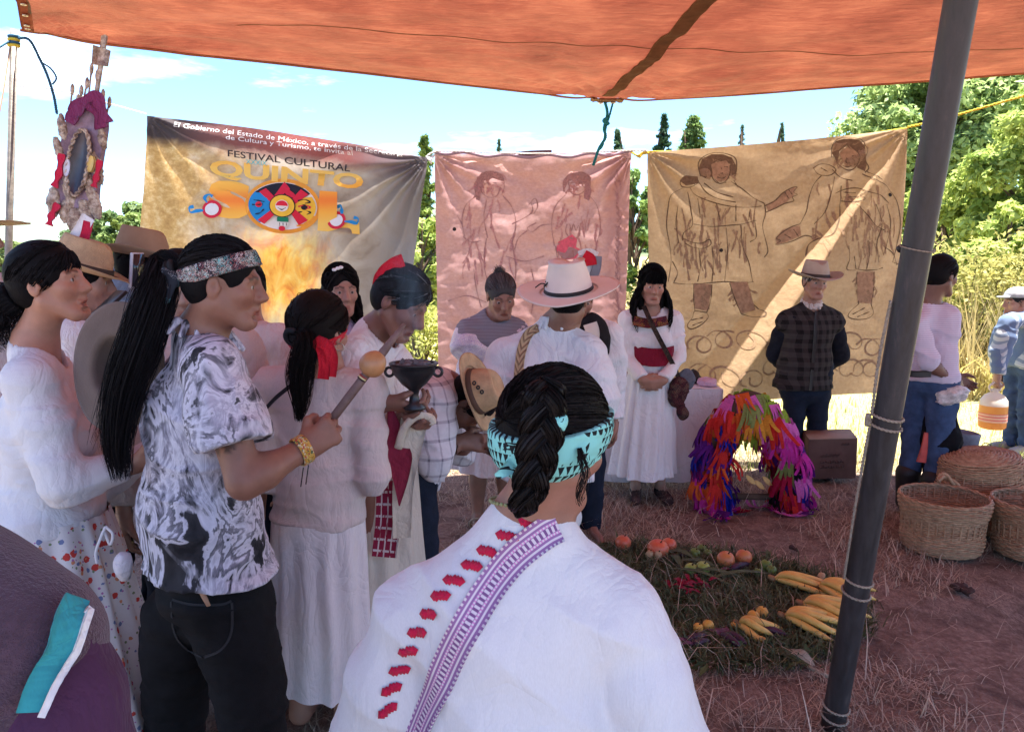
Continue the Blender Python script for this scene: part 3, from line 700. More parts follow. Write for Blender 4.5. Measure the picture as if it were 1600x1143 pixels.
# ------------------------------------------------------------------ cloth banners on a rope
YB = 6.1
class Banner:
    extra = 0.0
    def lay(s, l): return .0075 + (l - .0075) * 3.2 if s.extra and l > .0075 else l
    def __init__(s, name, label, tl, tr, br, bl, mat, foldf, nu=130, nv=120, sag=10.0):
        s.tl, s.tr, s.br, s.bl = [np.asarray(p, float) for p in (tl, tr, br, bl)]; s.fold = foldf
        u = np.linspace(0, 1, nu)[:, None, None]; v = np.linspace(0, 1, nv)[None, :, None]
        P = (1 - v) * ((1 - u) * s.tl + u * s.tr + A(0, 1) * sag * (u * (1 - u))) + v * ((1 - u) * s.bl + u * s.br)
        V = s.p3(P[..., 0], P[..., 1], 0)
        c = V.reshape(-1, 3); base = A(c[:, 0].mean(), YB, c[:, 2].min())
        s.root = thing(name, base, label, 'banner')
        g = Geo().add(V, grid_faces(nu, nv)[:, ::-1], uv=np.stack([np.broadcast_to(u[..., 0], (nu, nv)), np.broadcast_to(v[..., 0], (nu, nv))], -1).reshape(-1, 2))
        put('cloth', g, mat, s.root)
    def p3(s, px, py, lift=.004):
        px = np.asarray(px, float); py = np.asarray(py, float)
        u = (px - CX) / F; v = (CY - py) / F; dy = cos(PITCH) + v * sin(PITCH); t = YB / dy
        P = np.stack([u * t, np.full_like(t, YB), CAMH + (-sin(PITCH) + v * cos(PITCH)) * t], -1)
        P[..., 1] += s.fold(px, py) - lift - (s.extra if lift else 0)
        return P
    def patch(s, name, mat, polys, lift=.003):
        for p in polys: g = Geo(); s.poly(g, p, lift); put(name, g, mat, s.root, False)
    def letters(s, g, mat):
        """one part per letter: faces whose pieces overlap along the line"""
        V = np.concatenate(g.V); F_ = [f for v in g.F.values() for a in v for f in a]; par = list(range(len(V)))
        def fd(i):
            while par[i] != i: par[i] = par[par[i]]; i = par[i]
            return i
        for f in F_:
            for v in f[1:]: par[fd(f[0])] = fd(v)
        grp = {}
        for f in F_: grp.setdefault(fd(f[0]), []).append(f)
        for fs in grp.values():
            d = {}; ids = sorted({int(v) for f in fs for v in f}); mp_ = {v: i for i, v in enumerate(ids)}
            for f in fs: d.setdefault(len(f), []).append([mp_[int(v)] for v in f])
            put('letter', Geo().add(V[ids], [np.array(x) for x in d.values()]), mat, s.root, False)
    def poly(s, g, pts, lift=.006, col=None):
        """filled outline in photograph pixels, laid on the folds (ear-cut by Blender)"""
        import mathutils
        lift = s.lay(lift); pts = np.asarray(pts, float); tri = mathutils.geometry.tessellate_polygon([[(x, y, 0) for x, y in pts]])
        V = s.p3(pts[:, 0], pts[:, 1], lift); g.add(V, np.array(tri), col=col)
    def stroke(s, g, pts, w, lift=.004, n=None, col=None):
        lift = s.lay(lift); pts = np.asarray(pts, float); n = n or max(6, len(pts) * 5)
        q = spline(np.column_stack([pts, np.zeros(len(pts))]), n)[:, :2]
        t = np.gradient(q, axis=0); t /= np.linalg.norm(t, axis=1)[:, None] + 1e-9; nn = np.stack([-t[:, 1], t[:, 0]], 1)
        ww = w * (.75 + .35 * np.sin(np.linspace(0, 9, n) + pts[0, 0])) * .5
        L_, R_ = q + nn * ww[:, None], q - nn * ww[:, None]
        V = np.stack([s.p3(L_[:, 0], L_[:, 1], lift), s.p3(R_[:, 0], R_[:, 1], lift)], 1).reshape(-1, 3)
        g.add(V, grid_faces(n, 2), col=col)
    def text(s, g, body, tl, tr, br, bl, bold=.0, lift=.006, col=None):
        cu = bpy.data.curves.new('lettering', 'FONT'); cu.body = body; cu.offset = bold; cu.resolution_u = 3
        o = bpy.data.objects.new('lettering', cu); COL.objects.link(o)
        bpy.context.view_layer.update(); dg = bpy.context.evaluated_depsgraph_get(); me = o.evaluated_get(dg).to_mesh()
        V = np.array([v.co[:] for v in me.vertices]); fs = {}
        for p in me.polygons: fs.setdefault(len(p.vertices), []).append(list(p.vertices))
        o.evaluated_get(dg).to_mesh_clear(); bpy.data.objects.remove(o); bpy.data.curves.remove(cu)
        lo, hi = V.min(0), V.max(0); u = ((V[:, 0] - lo[0]) / (hi[0] - lo[0]))[:, None]; v = (1 - (V[:, 1] - lo[1]) / (hi[1] - lo[1]))[:, None]
        tl, tr, br, bl = [np.asarray(p, float) for p in (tl, tr, br, bl)]
        P = (1 - v) * ((1 - u) * tl + u * tr) + v * ((1 - u) * bl + u * br)
        g.add(s.p3(P[:, 0], P[:, 1], lift), [np.array(x) for x in fs.values()], col=col)

def radial(px, py, c, n, amp, L, seed, lo=0):
    r_ = np.hypot(px - c[0], py - c[1]); th = np.arctan2(py - c[1], px - c[0])
    return amp * np.sin(th * n + 1.4 * vnoise(np.stack([px * .012, py * .012, 0 * px + seed], -1), seed)) * np.exp(-r_ / L) * np.clip(r_ / 25, 0, 1)
def crinkle(px, py, sx, sy, amp, seed):
    P = np.stack([np.asarray(px) * sx, np.asarray(py) * sy, 0 * np.asarray(px)], -1)
    n = fbm(P, seed, 3); return amp * n + amp * .6 * (1 - np.abs(vnoise(P * 1.6, seed + 5)) * 2)

def f_fest(px, py):
    return radial(px, py, (668, 246), 15, .050, 210, 1) + radial(px, py, (230, 180), 16, .028, 160, 2) + crinkle(px, py, .012, .004, .014, 3) + crinkle(px, py, .05, .02, .003, 6)
def f_pink(px, py):
    return radial(px, py, (988, 237), 13, .045, 170, 4) + radial(px, py, (678, 240), 15, .03, 120, 5) + crinkle(px, py, .022, .030, .012, 7) + crinkle(px, py, .06, .08, .005, 9)
def f_gold(px, py):
    a, b = A(1418, 200), A(1108, 594); d = (b - a) / np.linalg.norm(b - a); n = A(d[1], -d[0])
    if n[0] > 0: n = -n                                     # points up-left in the picture
    tt = (px - a[0]) * d[0] + (py - a[1]) * d[1]; q = (px - a[0]) * n[0] + (py - a[1]) * n[1]
    w = np.clip(2 + tt * .095, 2, 60) * .50; h = .24 * np.clip(tt / 300, 0, 1)
    up = np.clip((q + w) / (2 * w), 0, 1)
    pleat = np.where(q < -w, -h * np.exp((q + w) / 75), -h * (1 - up))
    return pleat + radial(px, py, (1418, 200), 21, .030, 105, 8) + radial(px, py, (1012, 237), 13, .028, 120, 9) + crinkle(px, py, .016, .010, .009, 10) + crinkle(px, py, .05, .05, .002, 11)

def banner_mat(name, fn, trans=.30, rough=.75, bump=.35):
    t = NT(name); uv = t.n('TexCoord').outputs['UV']; v = t.coord()
    c = fn(t, uv, v); t.base(c, rough, .2)
    t.bump(t.math('ADD', t.noise(v, 26, 5, .6, .5), t.math('MULTIPLY', t.noise(v, 260, 2), .25)), bump, .012)
    t.translucent(c, trans); return t.m
def m_fest(t, uv, v):
    u, w, _ = t.sep(uv)
    f = t.noise(t.mapping(uv, (3, 2.2, 1)), 2.2, 6, .62, .9); f2 = t.noise(uv, 34, 5, .7)
    gold = t.ramp(t.math('ADD', t.math('MULTIPLY', f2, .6), t.math('MULTIPLY', f, .4)), [(.32, (.30, .16, .06)), (.5, (.55, .36, .15)), (.66, (.80, .66, .42))])
    pale = t.ramp(f, [(.3, (.26, .20, .155)), (.5, (.45, .375, .315)), (.68, (.64, .57, .50))])
    c = t.mix(t.ramp(t.math('ADD', u, t.math('MULTIPLY', t.math('SUBTRACT', f, .5), .5)), [(.12, (0,) * 3), (.36, (1,) * 3)]), gold, pale)
    # fire glow printed low in the middle
    dx = t.math('SUBTRACT', u, .52); dy = t.math('SUBTRACT', w, .60)
    d = t.math('SQRT', t.math('ADD', t.math('MULTIPLY', t.math('MULTIPLY', dx, dx), 5.5), t.math('MULTIPLY', t.math('MULTIPLY', dy, dy), 5.0)))
    d = t.math('ADD', d, t.math('MULTIPLY', t.math('SUBTRACT', t.noise(t.mapping(uv, (5, 2, 1)), 4, 6, .65, 1.0), .5), .42))
    c = t.mix(t.ramp(d, [(.20, (1,) * 3), (.56, (0,) * 3)]), c, t.ramp(t.noise(t.mapping(uv, (3, 1.4, 1)), 5, 5, .6, 1.2), [(.35, (.78, .25, .05)), (.5, (.92, .50, .10)), (.68, (.98, .75, .25))]))
    # dark printed border band along the top; right side grey print plus painted-in tree shadows
    top = t.ramp(t.math('ADD', w, t.math('MULTIPLY', t.math('SUBTRACT', f, .5), .06)), [(.075, (1,) * 3), (.13, (0,) * 3)])
    c = t.mix(top, c, t.ramp(u, [(.1, (.07, .055, .06)), (.5, (.30, .09, .085)), (.95, (.16, .055, .05))]))
    right = t.ramp(t.math('ADD', u, t.math('MULTIPLY', t.math('SUBTRACT', f, .5), .3)), [(.66, (0,) * 3), (.98, (.9,) * 3)])
    return t.mix(right, c, (.17, .16, .18))
def m_pink(t, uv, v):
    f = t.noise(uv, 5, 6, .65, .7); f2 = t.noise(t.mapping(uv, (1, 1.6, 1)), 60, 4, .6)
    c = t.mix(.35, t.ramp(f, [(.3, (.42, .215, .205)), (.55, (.56, .325, .31)), (.75, (.67, .45, .43))]), t.ramp(f2, [(.3, (.41, .21, .21)), (.7, (.65, .41, .40))]))
    u, w, _ = t.sep(uv)
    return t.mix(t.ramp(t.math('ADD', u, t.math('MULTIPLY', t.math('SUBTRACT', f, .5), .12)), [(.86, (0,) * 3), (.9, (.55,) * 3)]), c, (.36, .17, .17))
def m_gold(t, uv, v):
    f = t.noise(uv, 4, 6, .65, .5); f2 = t.noise(uv, 75, 4, .65)
    return t.mix(.4, t.ramp(f, [(.3, (.33, .21, .125)), (.55, (.44, .30, .18)), (.75, (.53, .385, .245))]), t.ramp(f2, [(.3, (.30, .19, .11)), (.7, (.52, .375, .235))]))
BF = Banner('festival_banner', 'printed festival banner with orange QUINTO SOL lettering hanging from a rope', (230, 181), (668, 246), (622, 590), (203, 560), banner_mat('festival_print', m_fest), f_fest, 150, 130, -22.0)
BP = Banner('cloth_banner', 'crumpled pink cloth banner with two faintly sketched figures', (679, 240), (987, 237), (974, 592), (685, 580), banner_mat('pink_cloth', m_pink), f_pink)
BG = Banner('cloth_banner', 'ochre cloth banner with two robed men drawn in charcoal', (1012, 238), (1418, 201), (1386, 612), (1016, 628), banner_mat('ochre_cloth', m_gold), f_gold, 150, 140)

# --- lettering and emblem on the festival banner
BF.extra = .009
INKW = plain('white_ink', (.78, .77, .75), .7, .05); INKD = plain('black_ink', (.035, .03, .035), .7, .2); INKT = plain('turquoise_ink', (.03, .45, .52), .7, .1)
g = Geo(); BF.text(g, 'El Gobierno del Estado de México, a través de la Secretaría', (274, 191), (630, 239), (630, 247), (274, 200), .0)
tag(put('lettering', g, INKW, BF.root, False), None, None, None, 'stuff')
g = Geo(); BF.text(g, 'de Cultura y Turismo, te invita al', (356, 212), (551, 236), (551, 245), (356, 221), .004)
tag(put('lettering', g, INKW, BF.root, False), None, None, None, 'stuff')
g = Geo(); BF.text(g, 'FESTIVAL CULTURAL', (358, 235), (547, 257), (546, 268), (357, 245), .012)
tag(put('lettering', g, INKD, BF.root, False), None, None, None, 'stuff')
t = NT('orange_ink'); zc = t.sep(t.coord())[2]
t.base(t.ramp(t.math('ADD', t.math('MULTIPLY', t.math('ABSOLUTE', t.math('SUBTRACT', t.math('FRACT', t.math('MULTIPLY', t.math('ADD', zc, .06), 2.4)), .5)), 2.0), t.math('MULTIPLY', t.noise(t.coord(), 9), .1)), [(.1, (.86, .25, .045)), (.5, (.90, .46, .07)), (.9, (.88, .58, .13))]), .7, .2); INKO = t.m
g = Geo(); BF.text(g, 'QUINTO', (331, 249), (569, 272), (568, 301), (330, 279), .035, .006); BF.letters(g, INKO)
g = Geo(); BF.text(g, 'XXXIX', (385, 249), (417, 252), (417, 259), (385, 256), .0, .010); tag(put('lettering', g, INKT, BF.root, False), None, None, None, 'stuff')
g = Geo(); BF.text(g, 'S', (326, 279), (394, 286), (392, 345), (325, 338), .075, .007); put('letter', g, INKO, BF.root, False)
g = Geo(); BF.text(g, 'L', (500, 298), (563, 303), (562, 366), (496, 360), .075, .009); put('letter', g, INKO, BF.root, False)
CEN = A(443, 322)
def circ(c, rx, ry, n=40, a0=0, a1=2 * pi, rot=.06):
    a = np.linspace(a0, a1, n, endpoint=(a1 - a0 < 6.2)); x, y = np.cos(a) * rx, np.sin(a) * ry
    return np.stack([c[0] + x * cos(rot) - y * sin(rot), c[1] + x * sin(rot) + y * cos(rot)], 1)
def annulus(c, r0, r1, a0, a1, n=24, k=.78):
    return np.vstack([circ(c, r1, r1 * k, n, a0, a1 - 1e-6), circ(c, r0, r0 * k, n, a0, a1 - 1e-6)[::-1]])
emb = Geo()
EMB = vcol('printed_emblem', .7, 0, .08, .2, 40)
OR, RD, BL, BK, YE, WH, GN = (.85, .36, .05), (.68, .025, .06), (.02, .27, .62), (.02, .02, .03), (.88, .56, .06), (.8, .8, .78), (.01, .22, .12)
BF.poly(emb, circ(CEN, 58, 43, 60), .0075, OR)
BF.poly(emb, circ(CEN, 52, 37, 60), .0085, WH)
BF.poly(emb, np.vstack([circ(CEN, 51, 36, 24, pi * 1.17, pi * 1.80), [CEN + A(12, 2), CEN + A(-10, 2)]]), .0095, BK)
BF.poly(emb, np.vstack([circ(CEN, 52, 37, 24, pi * .72, pi * 1.2), [CEN + A(-14, -12), CEN + A(-14, 12)]]), .0095, BL)
BF.poly(emb, np.vstack([circ(CEN, 50, 35, 24, -pi * .16, pi * .22), [CEN + A(14, 10), CEN + A(14, -10)]]), .0097, YE)
for p in ([(-12, -16), (2, -38), (22, -14), (10, -12), (4, -20), (-2, -14)], [(-36, -22), (-26, -28), (-8, -10), (-16, -4)], [(28, -26), (40, -18), (20, -3), (14, -10)],
          [(-38, 22), (-28, 28), (-8, 10), (-14, 4)], [(24, 30), (38, 22), (18, 4), (12, 10)]):
    BF.poly(emb, np.array(p) + CEN, .0105, RD)
for dx, cc in ((-36, RD), (33, BK)): BF.poly(emb, circ(CEN + A(dx, dx * .06), 5, 4.5, 16), .011, cc)
for a in (pi * .86, pi * 1.02, pi * 1.1): BF.stroke(emb, [CEN + A(cos(a) * 46, sin(a) * 30), CEN + A(cos(a) * 38, sin(a) * 26), CEN + A(cos(a + .1) * 30, sin(a + .1) * 16)], 2, .0108, col=BK)
for k in range(3): BF.stroke(emb, [CEN + A(24, -8 + 9 * k), CEN + A(34, -10 + 9 * k), CEN + A(42, -6 + 8 * k), CEN + A(34, -4 + 9 * k)], 2.4, .0112, col=RD if k == 1 else BK)
BF.poly(emb, circ(CEN, 20, 18, 32), .0115, BK); BF.poly(emb, circ(CEN, 18.5, 16.5, 32), .0122, YE); BF.poly(emb, circ(CEN, 10, 9, 24), .013, WH)
BF.poly(emb, circ(CEN, 9, 8, 16, pi, 2 * pi), .0138, RD); BF.stroke(emb, [CEN + A(-6, 3), CEN + A(0, 6), CEN + A(6, 3)], 1.5, .0145, col=BK)
BF.poly(emb, np.array([(-8, 17), (9, 18), (9, 25), (-8, 24)]) + CEN, .0125, GN); BF.poly(emb, np.array([(-9, 25), (10, 26), (7, 32), (-7, 31)]) + CEN, .0125, WH); BF.poly(emb, circ(CEN + A(-1, 35), 5, 4, 16), .0128, RD)
for k in (-4, 1, 6): BF.stroke(emb, [CEN + A(k, 26), CEN + A(k, 31)], 1.2, .0135, col=BK)
put('emblem', emb, EMB, BF.root, False)
for c, sgn_ in ((A(333, 327), -1), (A(526, 344), 1)):
    sc_ = Geo(); BF.poly(sc_, circ(c, 15, 14, 32), .0105, RD); BF.poly(sc_, circ(c, 10.5, 9.5, 28), .0115, WH)
    BF.stroke(sc_, [c + A(sgn_ * 8, -10), c + A(sgn_ * 12 * (1 if sgn_ < 0 else .6), -18), c + A(sgn_ * 6, -23), c + A(sgn_ * 0, -20)], 5, .011, 20, BL)
    BF.stroke(sc_, [c + A(sgn_ * 13, 2), c + A(sgn_ * 24, 3), c + A(sgn_ * 33, 5), c + A(sgn_ * 35, -2), c + A(sgn_ * 28, -4)], 5, .0112, 20, BL)
    put('emblem_scroll', sc_, EMB, BF.root, False)

# --- charcoal drawings
CHAR = plain('charcoal_line', (.15, .10, .06), .95, .35, 90); CHARP = plain('charcoal_faint', (.39, .21, .20), .95, .3, 90)
CHARB = plain('charcoal_faded', (.35, .23, .135), .95, .25, 60)
def draw(B, strokes, mat, w, name='drawing', lift=.004):
    g = Geo()
    for s in strokes:
        ww = w
        if isinstance(s[0], (int, float)): ww, s = s[0], s[1:]
        B.stroke(g, s, ww, lift)
    return put(name, g, mat, B.root, False)
WASHG = plain('ochre_wash', (.40, .28, .14), .95, .2, 25); WASHD = plain('dark_wash', (.37, .235, .14), .95, .3, 30)
# left robed man: washes first, then the lines
BG.patch('drawing_wash', plain('hair_wash', (.17, .11, .065), .95, .3, 40), [[(1092, 262), (1098, 248), (1112, 241), (1130, 241), (1144, 246), (1150, 258), (1150, 272), (1143, 274), (1141, 256), (1122, 250), (1112, 258), (1112, 276), (1104, 280), (1094, 275)], [(1300, 240), (1302, 222), (1318, 217), (1340, 219), (1352, 228), (1350, 240), (1354, 258), (1350, 268), (1340, 262), (1336, 240), (1322, 228), (1312, 236), (1310, 252)], [(1062, 282), (1072, 274), (1090, 276), (1092, 286), (1072, 290)]])
BG.patch('drawing_wash', WASHD, [[(1084, 442), (1112, 444), (1106, 486), (1086, 482)],
   [(1140, 440), (1168, 440), (1178, 484), (1158, 490)],
   [(1332, 424), (1362, 424), (1358, 474), (1334, 472)],
   [(1112, 256), (1136, 250), (1142, 262), (1136, 282), (1120, 284), (1112, 274)],
   [(1312, 240), (1326, 228), (1340, 240), (1340, 260), (1322, 262)],
   [(1196, 320), (1212, 312), (1230, 296), (1244, 292), (1240, 306), (1226, 318), (1200, 330)],
   [(1212, 372), (1224, 358), (1250, 352), (1252, 368), (1230, 378), (1214, 382)]])
L1 = [[(1094, 276), (1091, 258), (1098, 246), (1114, 239), (1134, 240), (1149, 247), (1151, 262), (1148, 276)], [(1112, 262), (1112, 276), (1120, 286), (1132, 284), (1140, 272), (1141, 258)],
      [(1120, 262), (1126, 260)], [(1132, 260), (1138, 261)], [(1127, 262), (1129, 270), (1125, 271)], [(1120, 277), (1128, 279), (1134, 276)], [(1116, 280), (1124, 287), (1134, 285)],
      [(1062, 286), (1070, 276), (1084, 277), (1092, 284), (1080, 292), (1066, 292), (1062, 286)], [(1070, 280), (1078, 288)], [(1080, 278), (1086, 288)],
      [(1066, 294), (1050, 304), (1044, 322), (1041, 352), (1046, 384), (1048, 410), (1044, 440)], [(1078, 292), (1086, 304), (1108, 314), (1140, 322), (1168, 324), (1190, 322)],
      [(1092, 284), (1104, 300), (1122, 310), (1150, 316)], [(1100, 286), (1120, 300), (1146, 308)], [(1142, 284), (1160, 296), (1178, 310), (1194, 318)], [(1146, 282), (1152, 292)],
      [(1194, 318), (1196, 334), (1192, 352), (1196, 372), (1200, 392), (1194, 402)], [(1074, 300), (1080, 330), (1082, 352), (1068, 364), (1066, 376)],
      [(1066, 372), (1080, 378), (1096, 380), (1108, 374), (1110, 382), (1098, 388), (1082, 386), (1070, 380)], [(1084, 350), (1110, 354), (1140, 352), (1160, 350), (1182, 344)],
      [(1194, 322), (1210, 314), (1222, 302), (1236, 294), (1246, 292), (1240, 300), (1246, 304), (1238, 308), (1240, 314), (1226, 318), (1210, 326), (1196, 332)],
      [(1226, 300), (1232, 310)], [(1232, 296), (1238, 304)], [(1052, 442), (1076, 444), (1104, 442), (1134, 440), (1160, 442), (1178, 440)],
      [(1050, 408), (1058, 426), (1052, 442)], [(1112, 384), (1114, 410), (1112, 440)], [(1134, 356), (1136, 390), (1132, 440)], [(1158, 352), (1160, 384), (1170, 410), (1176, 440)],
      [(1092, 388), (1094, 416), (1090, 440)], [(1180, 346), (1182, 370), (1172, 378)], [(1084, 444), (1084, 466), (1086, 486)], [(1112, 444), (1110, 470), (1104, 488)],
      [(1140, 442), (1148, 466), (1158, 490)], [(1168, 442), (1172, 466), (1182, 482)], [(1104, 488), (1106, 496), (1094, 508), (1080, 514), (1074, 508), (1082, 496), (1086, 486), (1104, 488)],
      [(1080, 500), (1098, 496)], [(1082, 508), (1098, 502)], [(1158, 490), (1172, 494), (1186, 492), (1190, 486), (1182, 482)], [(1060, 320), (1056, 350), (1060, 380)], [(1090, 310), (1094, 340)], [(1120, 318), (1124, 344)], [(1150, 320), (1150, 346)], [(1172, 326), (1170, 344)]]
draw(BG, L1, CHAR, 1.7)
L2 = [[(1300, 246), (1299, 230), (1308, 218), (1326, 215), (1346, 220), (1354, 232), (1352, 246), (1356, 262), (1350, 270)], [(1310, 240), (1308, 252), (1316, 262), (1328, 266), (1338, 260), (1342, 246), (1338, 234)],
      [(1314, 244), (1320, 242)], [(1328, 243), (1334, 244)], [(1323, 244), (1322, 254), (1327, 255)], [(1317, 259), (1324, 261), (1330, 259)], [(1352, 268), (1362, 274), (1372, 282)],
      [(1272, 262), (1284, 256), (1298, 258), (1306, 266), (1296, 274), (1280, 272), (1272, 262)], [(1284, 262), (1294, 268)], [(1300, 264), (1312, 276), (1332, 282)],
      [(1284, 274), (1272, 288), (1264, 308), (1260, 330), (1250, 350)], [(1316, 290), (1312, 320), (1304, 346), (1292, 366), (1276, 372)], [(1304, 276), (1300, 300), (1290, 330), (1272, 350)],
      [(1250, 350), (1238, 354), (1224, 362), (1214, 372), (1220, 376), (1212, 382), (1226, 380), (1240, 376), (1258, 368), (1272, 372)], [(1226, 366), (1236, 372)], [(1240, 358), (1248, 370)],
      [(1346, 272), (1366, 284), (1384, 296), (1396, 316), (1402, 350), (1396, 384), (1390, 410)], [(1306, 302), (1320, 296), (1336, 294), (1346, 300), (1338, 306), (1344, 312), (1330, 316), (1314, 314)], [(1318, 300), (1334, 302)], [(1318, 308), (1336, 308)],
      [(1346, 300), (1368, 306), (1384, 318)], [(1360, 320), (1372, 350), (1364, 380), (1368, 410)], [(1380, 320), (1386, 350), (1378, 390)], [(1330, 320), (1346, 336), (1360, 352), (1376, 360)],
      [(1330, 420), (1346, 422), (1364, 421), (1374, 418)], [(1326, 400), (1330, 420)], [(1316, 384), (1318, 404), (1314, 420), (1330, 422)], [(1350, 376), (1352, 400), (1348, 420)], [(1332, 424), (1334, 450), (1336, 474)], [(1360, 424), (1360, 450), (1356, 474)],
      [(1336, 474), (1322, 486), (1320, 494), (1334, 498), (1352, 496), (1360, 488), (1356, 474)], [(1326, 490), (1346, 480)], [(1334, 494), (1354, 486)], [(1392, 410), (1404, 414), (1398, 420)], [(1374, 384), (1390, 396), (1398, 414)], [(1276, 372), (1262, 382), (1254, 400)]]
draw(BG, L2, CHAR, 1.7)
rs = np.random.RandomState(5)
# soft smudged shading inside the robes, following the folds
HATCH = plain('smudged_charcoal', (.31, .205, .12), .95, .25, 70); HATCHP = plain('smudged_pink', (.50, .255, .24), .95, .25, 70)
def hatch(B, regions, mat, w, n):
    g = Geo()
    for (x0, y0, x1, y1) in regions:
        for k in range(n):
            x = x0 + rs.rand() * (x1 - x0); y = y0 + rs.rand() * (y1 - y0) * .7; l = (y1 - y0) * (.12 + .2 * rs.rand()); dx = rs.normal() * 6
            B.stroke(g, [(x, y), (x + dx * .6 + rs.normal() * 2, y + l * .5), (x + dx, y + l)], w * (.5 + rs.rand()), .0028, 6)
    tag(put('shading', g, mat, B.root, False), None, None, None, 'stuff')
hatch(BG, [(1050, 300, 1190, 440), (1060, 350, 1130, 440), (1086, 444, 1110, 484), (1142, 442, 1172, 484), (1270, 275, 1395, 420), (1320, 320, 1375, 420), (1334, 424, 1360, 474), (1094, 245, 1148, 285), (1302, 220, 1352, 265)], HATCH, 3.2, 32)
hatch(BP, [(725, 310, 805, 450), (866, 305, 936, 450), (745, 270, 786, 310), (882, 270, 922, 310)], HATCHP, 3.0, 26)
scr = []
for i in range(16):
    x0 = 1075 + (i % 8) * 38 + rs.rand() * 14; y0 = 522 + (i // 8) * 44 + rs.rand() * 20
    a = rs.rand() * 6; scr.append([(x0 + 2.2 * k + 15 * cos(a + k * .9), y0 + 13 * sin(a + k * .9)) for k in range(10)])
draw(BG, scr, CHARB, 3.0)
# pink banner: two faint figures
LP = [[(744, 306), (742, 288), (752, 272), (768, 268), (784, 274), (788, 290), (784, 304)], [(754, 284), (752, 298), (762, 308), (776, 306), (782, 292)], [(756, 286), (764, 285)], [(770, 285), (778, 286)],
      [(744, 306), (728, 320), (722, 344), (726, 370)], [(786, 306), (800, 324), (806, 350), (800, 380)], [(760, 312), (756, 340), (762, 372)], [(724, 370), (736, 378), (752, 376)], [(800, 350), (820, 340), (832, 330), (830, 316)],
      [(826, 320), (836, 310), (840, 322), (834, 334)], [(760, 372), (756, 410), (764, 450)], [(800, 380), (806, 420), (802, 452)], [(882, 300), (880, 284), (892, 271), (910, 270), (922, 278), (922, 296), (918, 312)],
      [(888, 284), (892, 300), (904, 304), (916, 296)], [(890, 286), (898, 285)], [(904, 285), (912, 286)], [(884, 304), (868, 322), (862, 350), (866, 384)], [(920, 306), (934, 324), (938, 356), (930, 390)],
      [(866, 350), (846, 352), (832, 362), (824, 356), (838, 348)], [(886, 350), (884, 362), (892, 372), (906, 368), (904, 352), (900, 360), (896, 350), (893, 360), (890, 350)], [(824, 360), (810, 372), (804, 390)], [(868, 384), (872, 420), (866, 450)],
      [(930, 390), (926, 420), (930, 450)], [(714, 336), (722, 350), (724, 358)], [(790, 400), (820, 408), (850, 400)], [(740, 420), (744, 450), (752, 480)], [(830, 420), (836, 452), (830, 490)], [(700, 470), (730, 462), (760, 472)]]
draw(BP, LP, CHARP, 1.8)
BP.patch('drawing_wash', CHARP, [[(742, 300), (741, 286), (752, 270), (770, 267), (786, 274), (788, 284), (770, 278), (756, 282), (753, 296), (750, 312), (744, 312)], [(880, 300), (880, 282), (892, 270), (910, 269), (922, 278), (924, 300), (920, 314), (912, 310), (914, 288), (898, 280), (888, 284)]])
g = Geo()
for k in range(30):
    y = 262 + k * 9.5 + rs.rand() * 4; BP.stroke(g, [(958 + rs.rand() * 6, y), (964 + rs.rand() * 8, y + 14), (960 + rs.rand() * 10, y + 26)], 2.2, .004)
put('drawing', g, CHARP, BP.root, False)
g = Geo(); BP.poly(g, [(868, 392), (872, 378), (884, 372), (894, 366), (902, 374), (900, 386), (908, 390), (900, 404), (880, 406)], .004); put('painted_flower', g, plain('rose_paint', (.72, .13, .18), .8, .2, 40), BP.root, False)
g = Geo(); BP.poly(g, [(806, 238), (830, 236), (862, 235), (862, 243), (830, 246), (812, 244)], .02); put('rolled_hem', g, plain('dark_pink_hem', (.11, .06, .08), .9, .3), BP.root, False)
P_ = BP.p3(np.linspace(679, 987, 60), 238 + 6 * np.sin(np.linspace(0, pi, 60)) + 2 * np.sin(np.linspace(0, 30, 60)), .02)
put('rolled_hem', Geo().add(*tube(P_, .013, 7)), plain('mauve_hem', (.33, .24, .3), .9, .2), BP.root)
for x, y in ((710, 358), (1126, 391), (1386, 305)):
    B = BP if x < 1000 else BG; g = Geo(); B.poly(g, circ(A(x, y), 3, 3, 14), .007); put('hole', g, plain('black_spot', (.02, .015, .015)), B.root, False)

# rope the banners hang from
rp = [at(-40, 128, 5.2), at(20, 134, 5.4), at(90, 141, 5.6), at(228, 178, YB)]
solo('banner_rope', Geo().add(*tube(spline(rp, 30), .006, 6)), WHT, 'thin white rope running from the slender pole to the festival banner', 'rope')
solo('banner_rope', rope_tube([at(668, 243, YB - .03), at(678, 238, YB - .03), at(700, 236, YB - .04), at(840, 240, YB - .05), at(988, 235, YB - .04), at(1012, 236, YB - .03)], .007, 160, 120), WHT, 'white rope along the top of the pink banner', 'rope')
solo('banner_rope', rope_tube([at(1418, 199, YB), at(1480, 184, YB - .1), at(1600, 150, YB - .3), at(1680, 128, YB - .5)], .009, 90, 120), YEL, 'bright yellow rope stretched from the ochre banner corner', 'rope')
solo('banner_rope', Geo().add(*tube(spline([at(1012, 237, YB + .02), at(1200, 232, YB + .03), at(1418, 200, YB + .02)], 20), .006, 6)), YEL, 'yellow rope threaded along the top hem of the ochre banner', 'rope')
g = Geo()
for k in range(4): g.add(*tube(spline([at(666 + 2 * k, 244, YB - .03), at(671 + k, 250 + 2 * k, YB - .05), at(676 - k, 246, YB - .03), at(680, 240 + k, YB - .03)], 12), .006, 5))
solo('rope_knot', g, WHT, 'white knot tying the festival banner to the pink banner', 'knot')
g = Geo()
for k in range(4): g.add(*tube(spline([at(986 + k, 238, YB - .04), at(996 + k, 243 + k, YB - .06), at(1004, 238 + k, YB - .04), at(1014, 239, YB - .03)], 12), .007, 5))
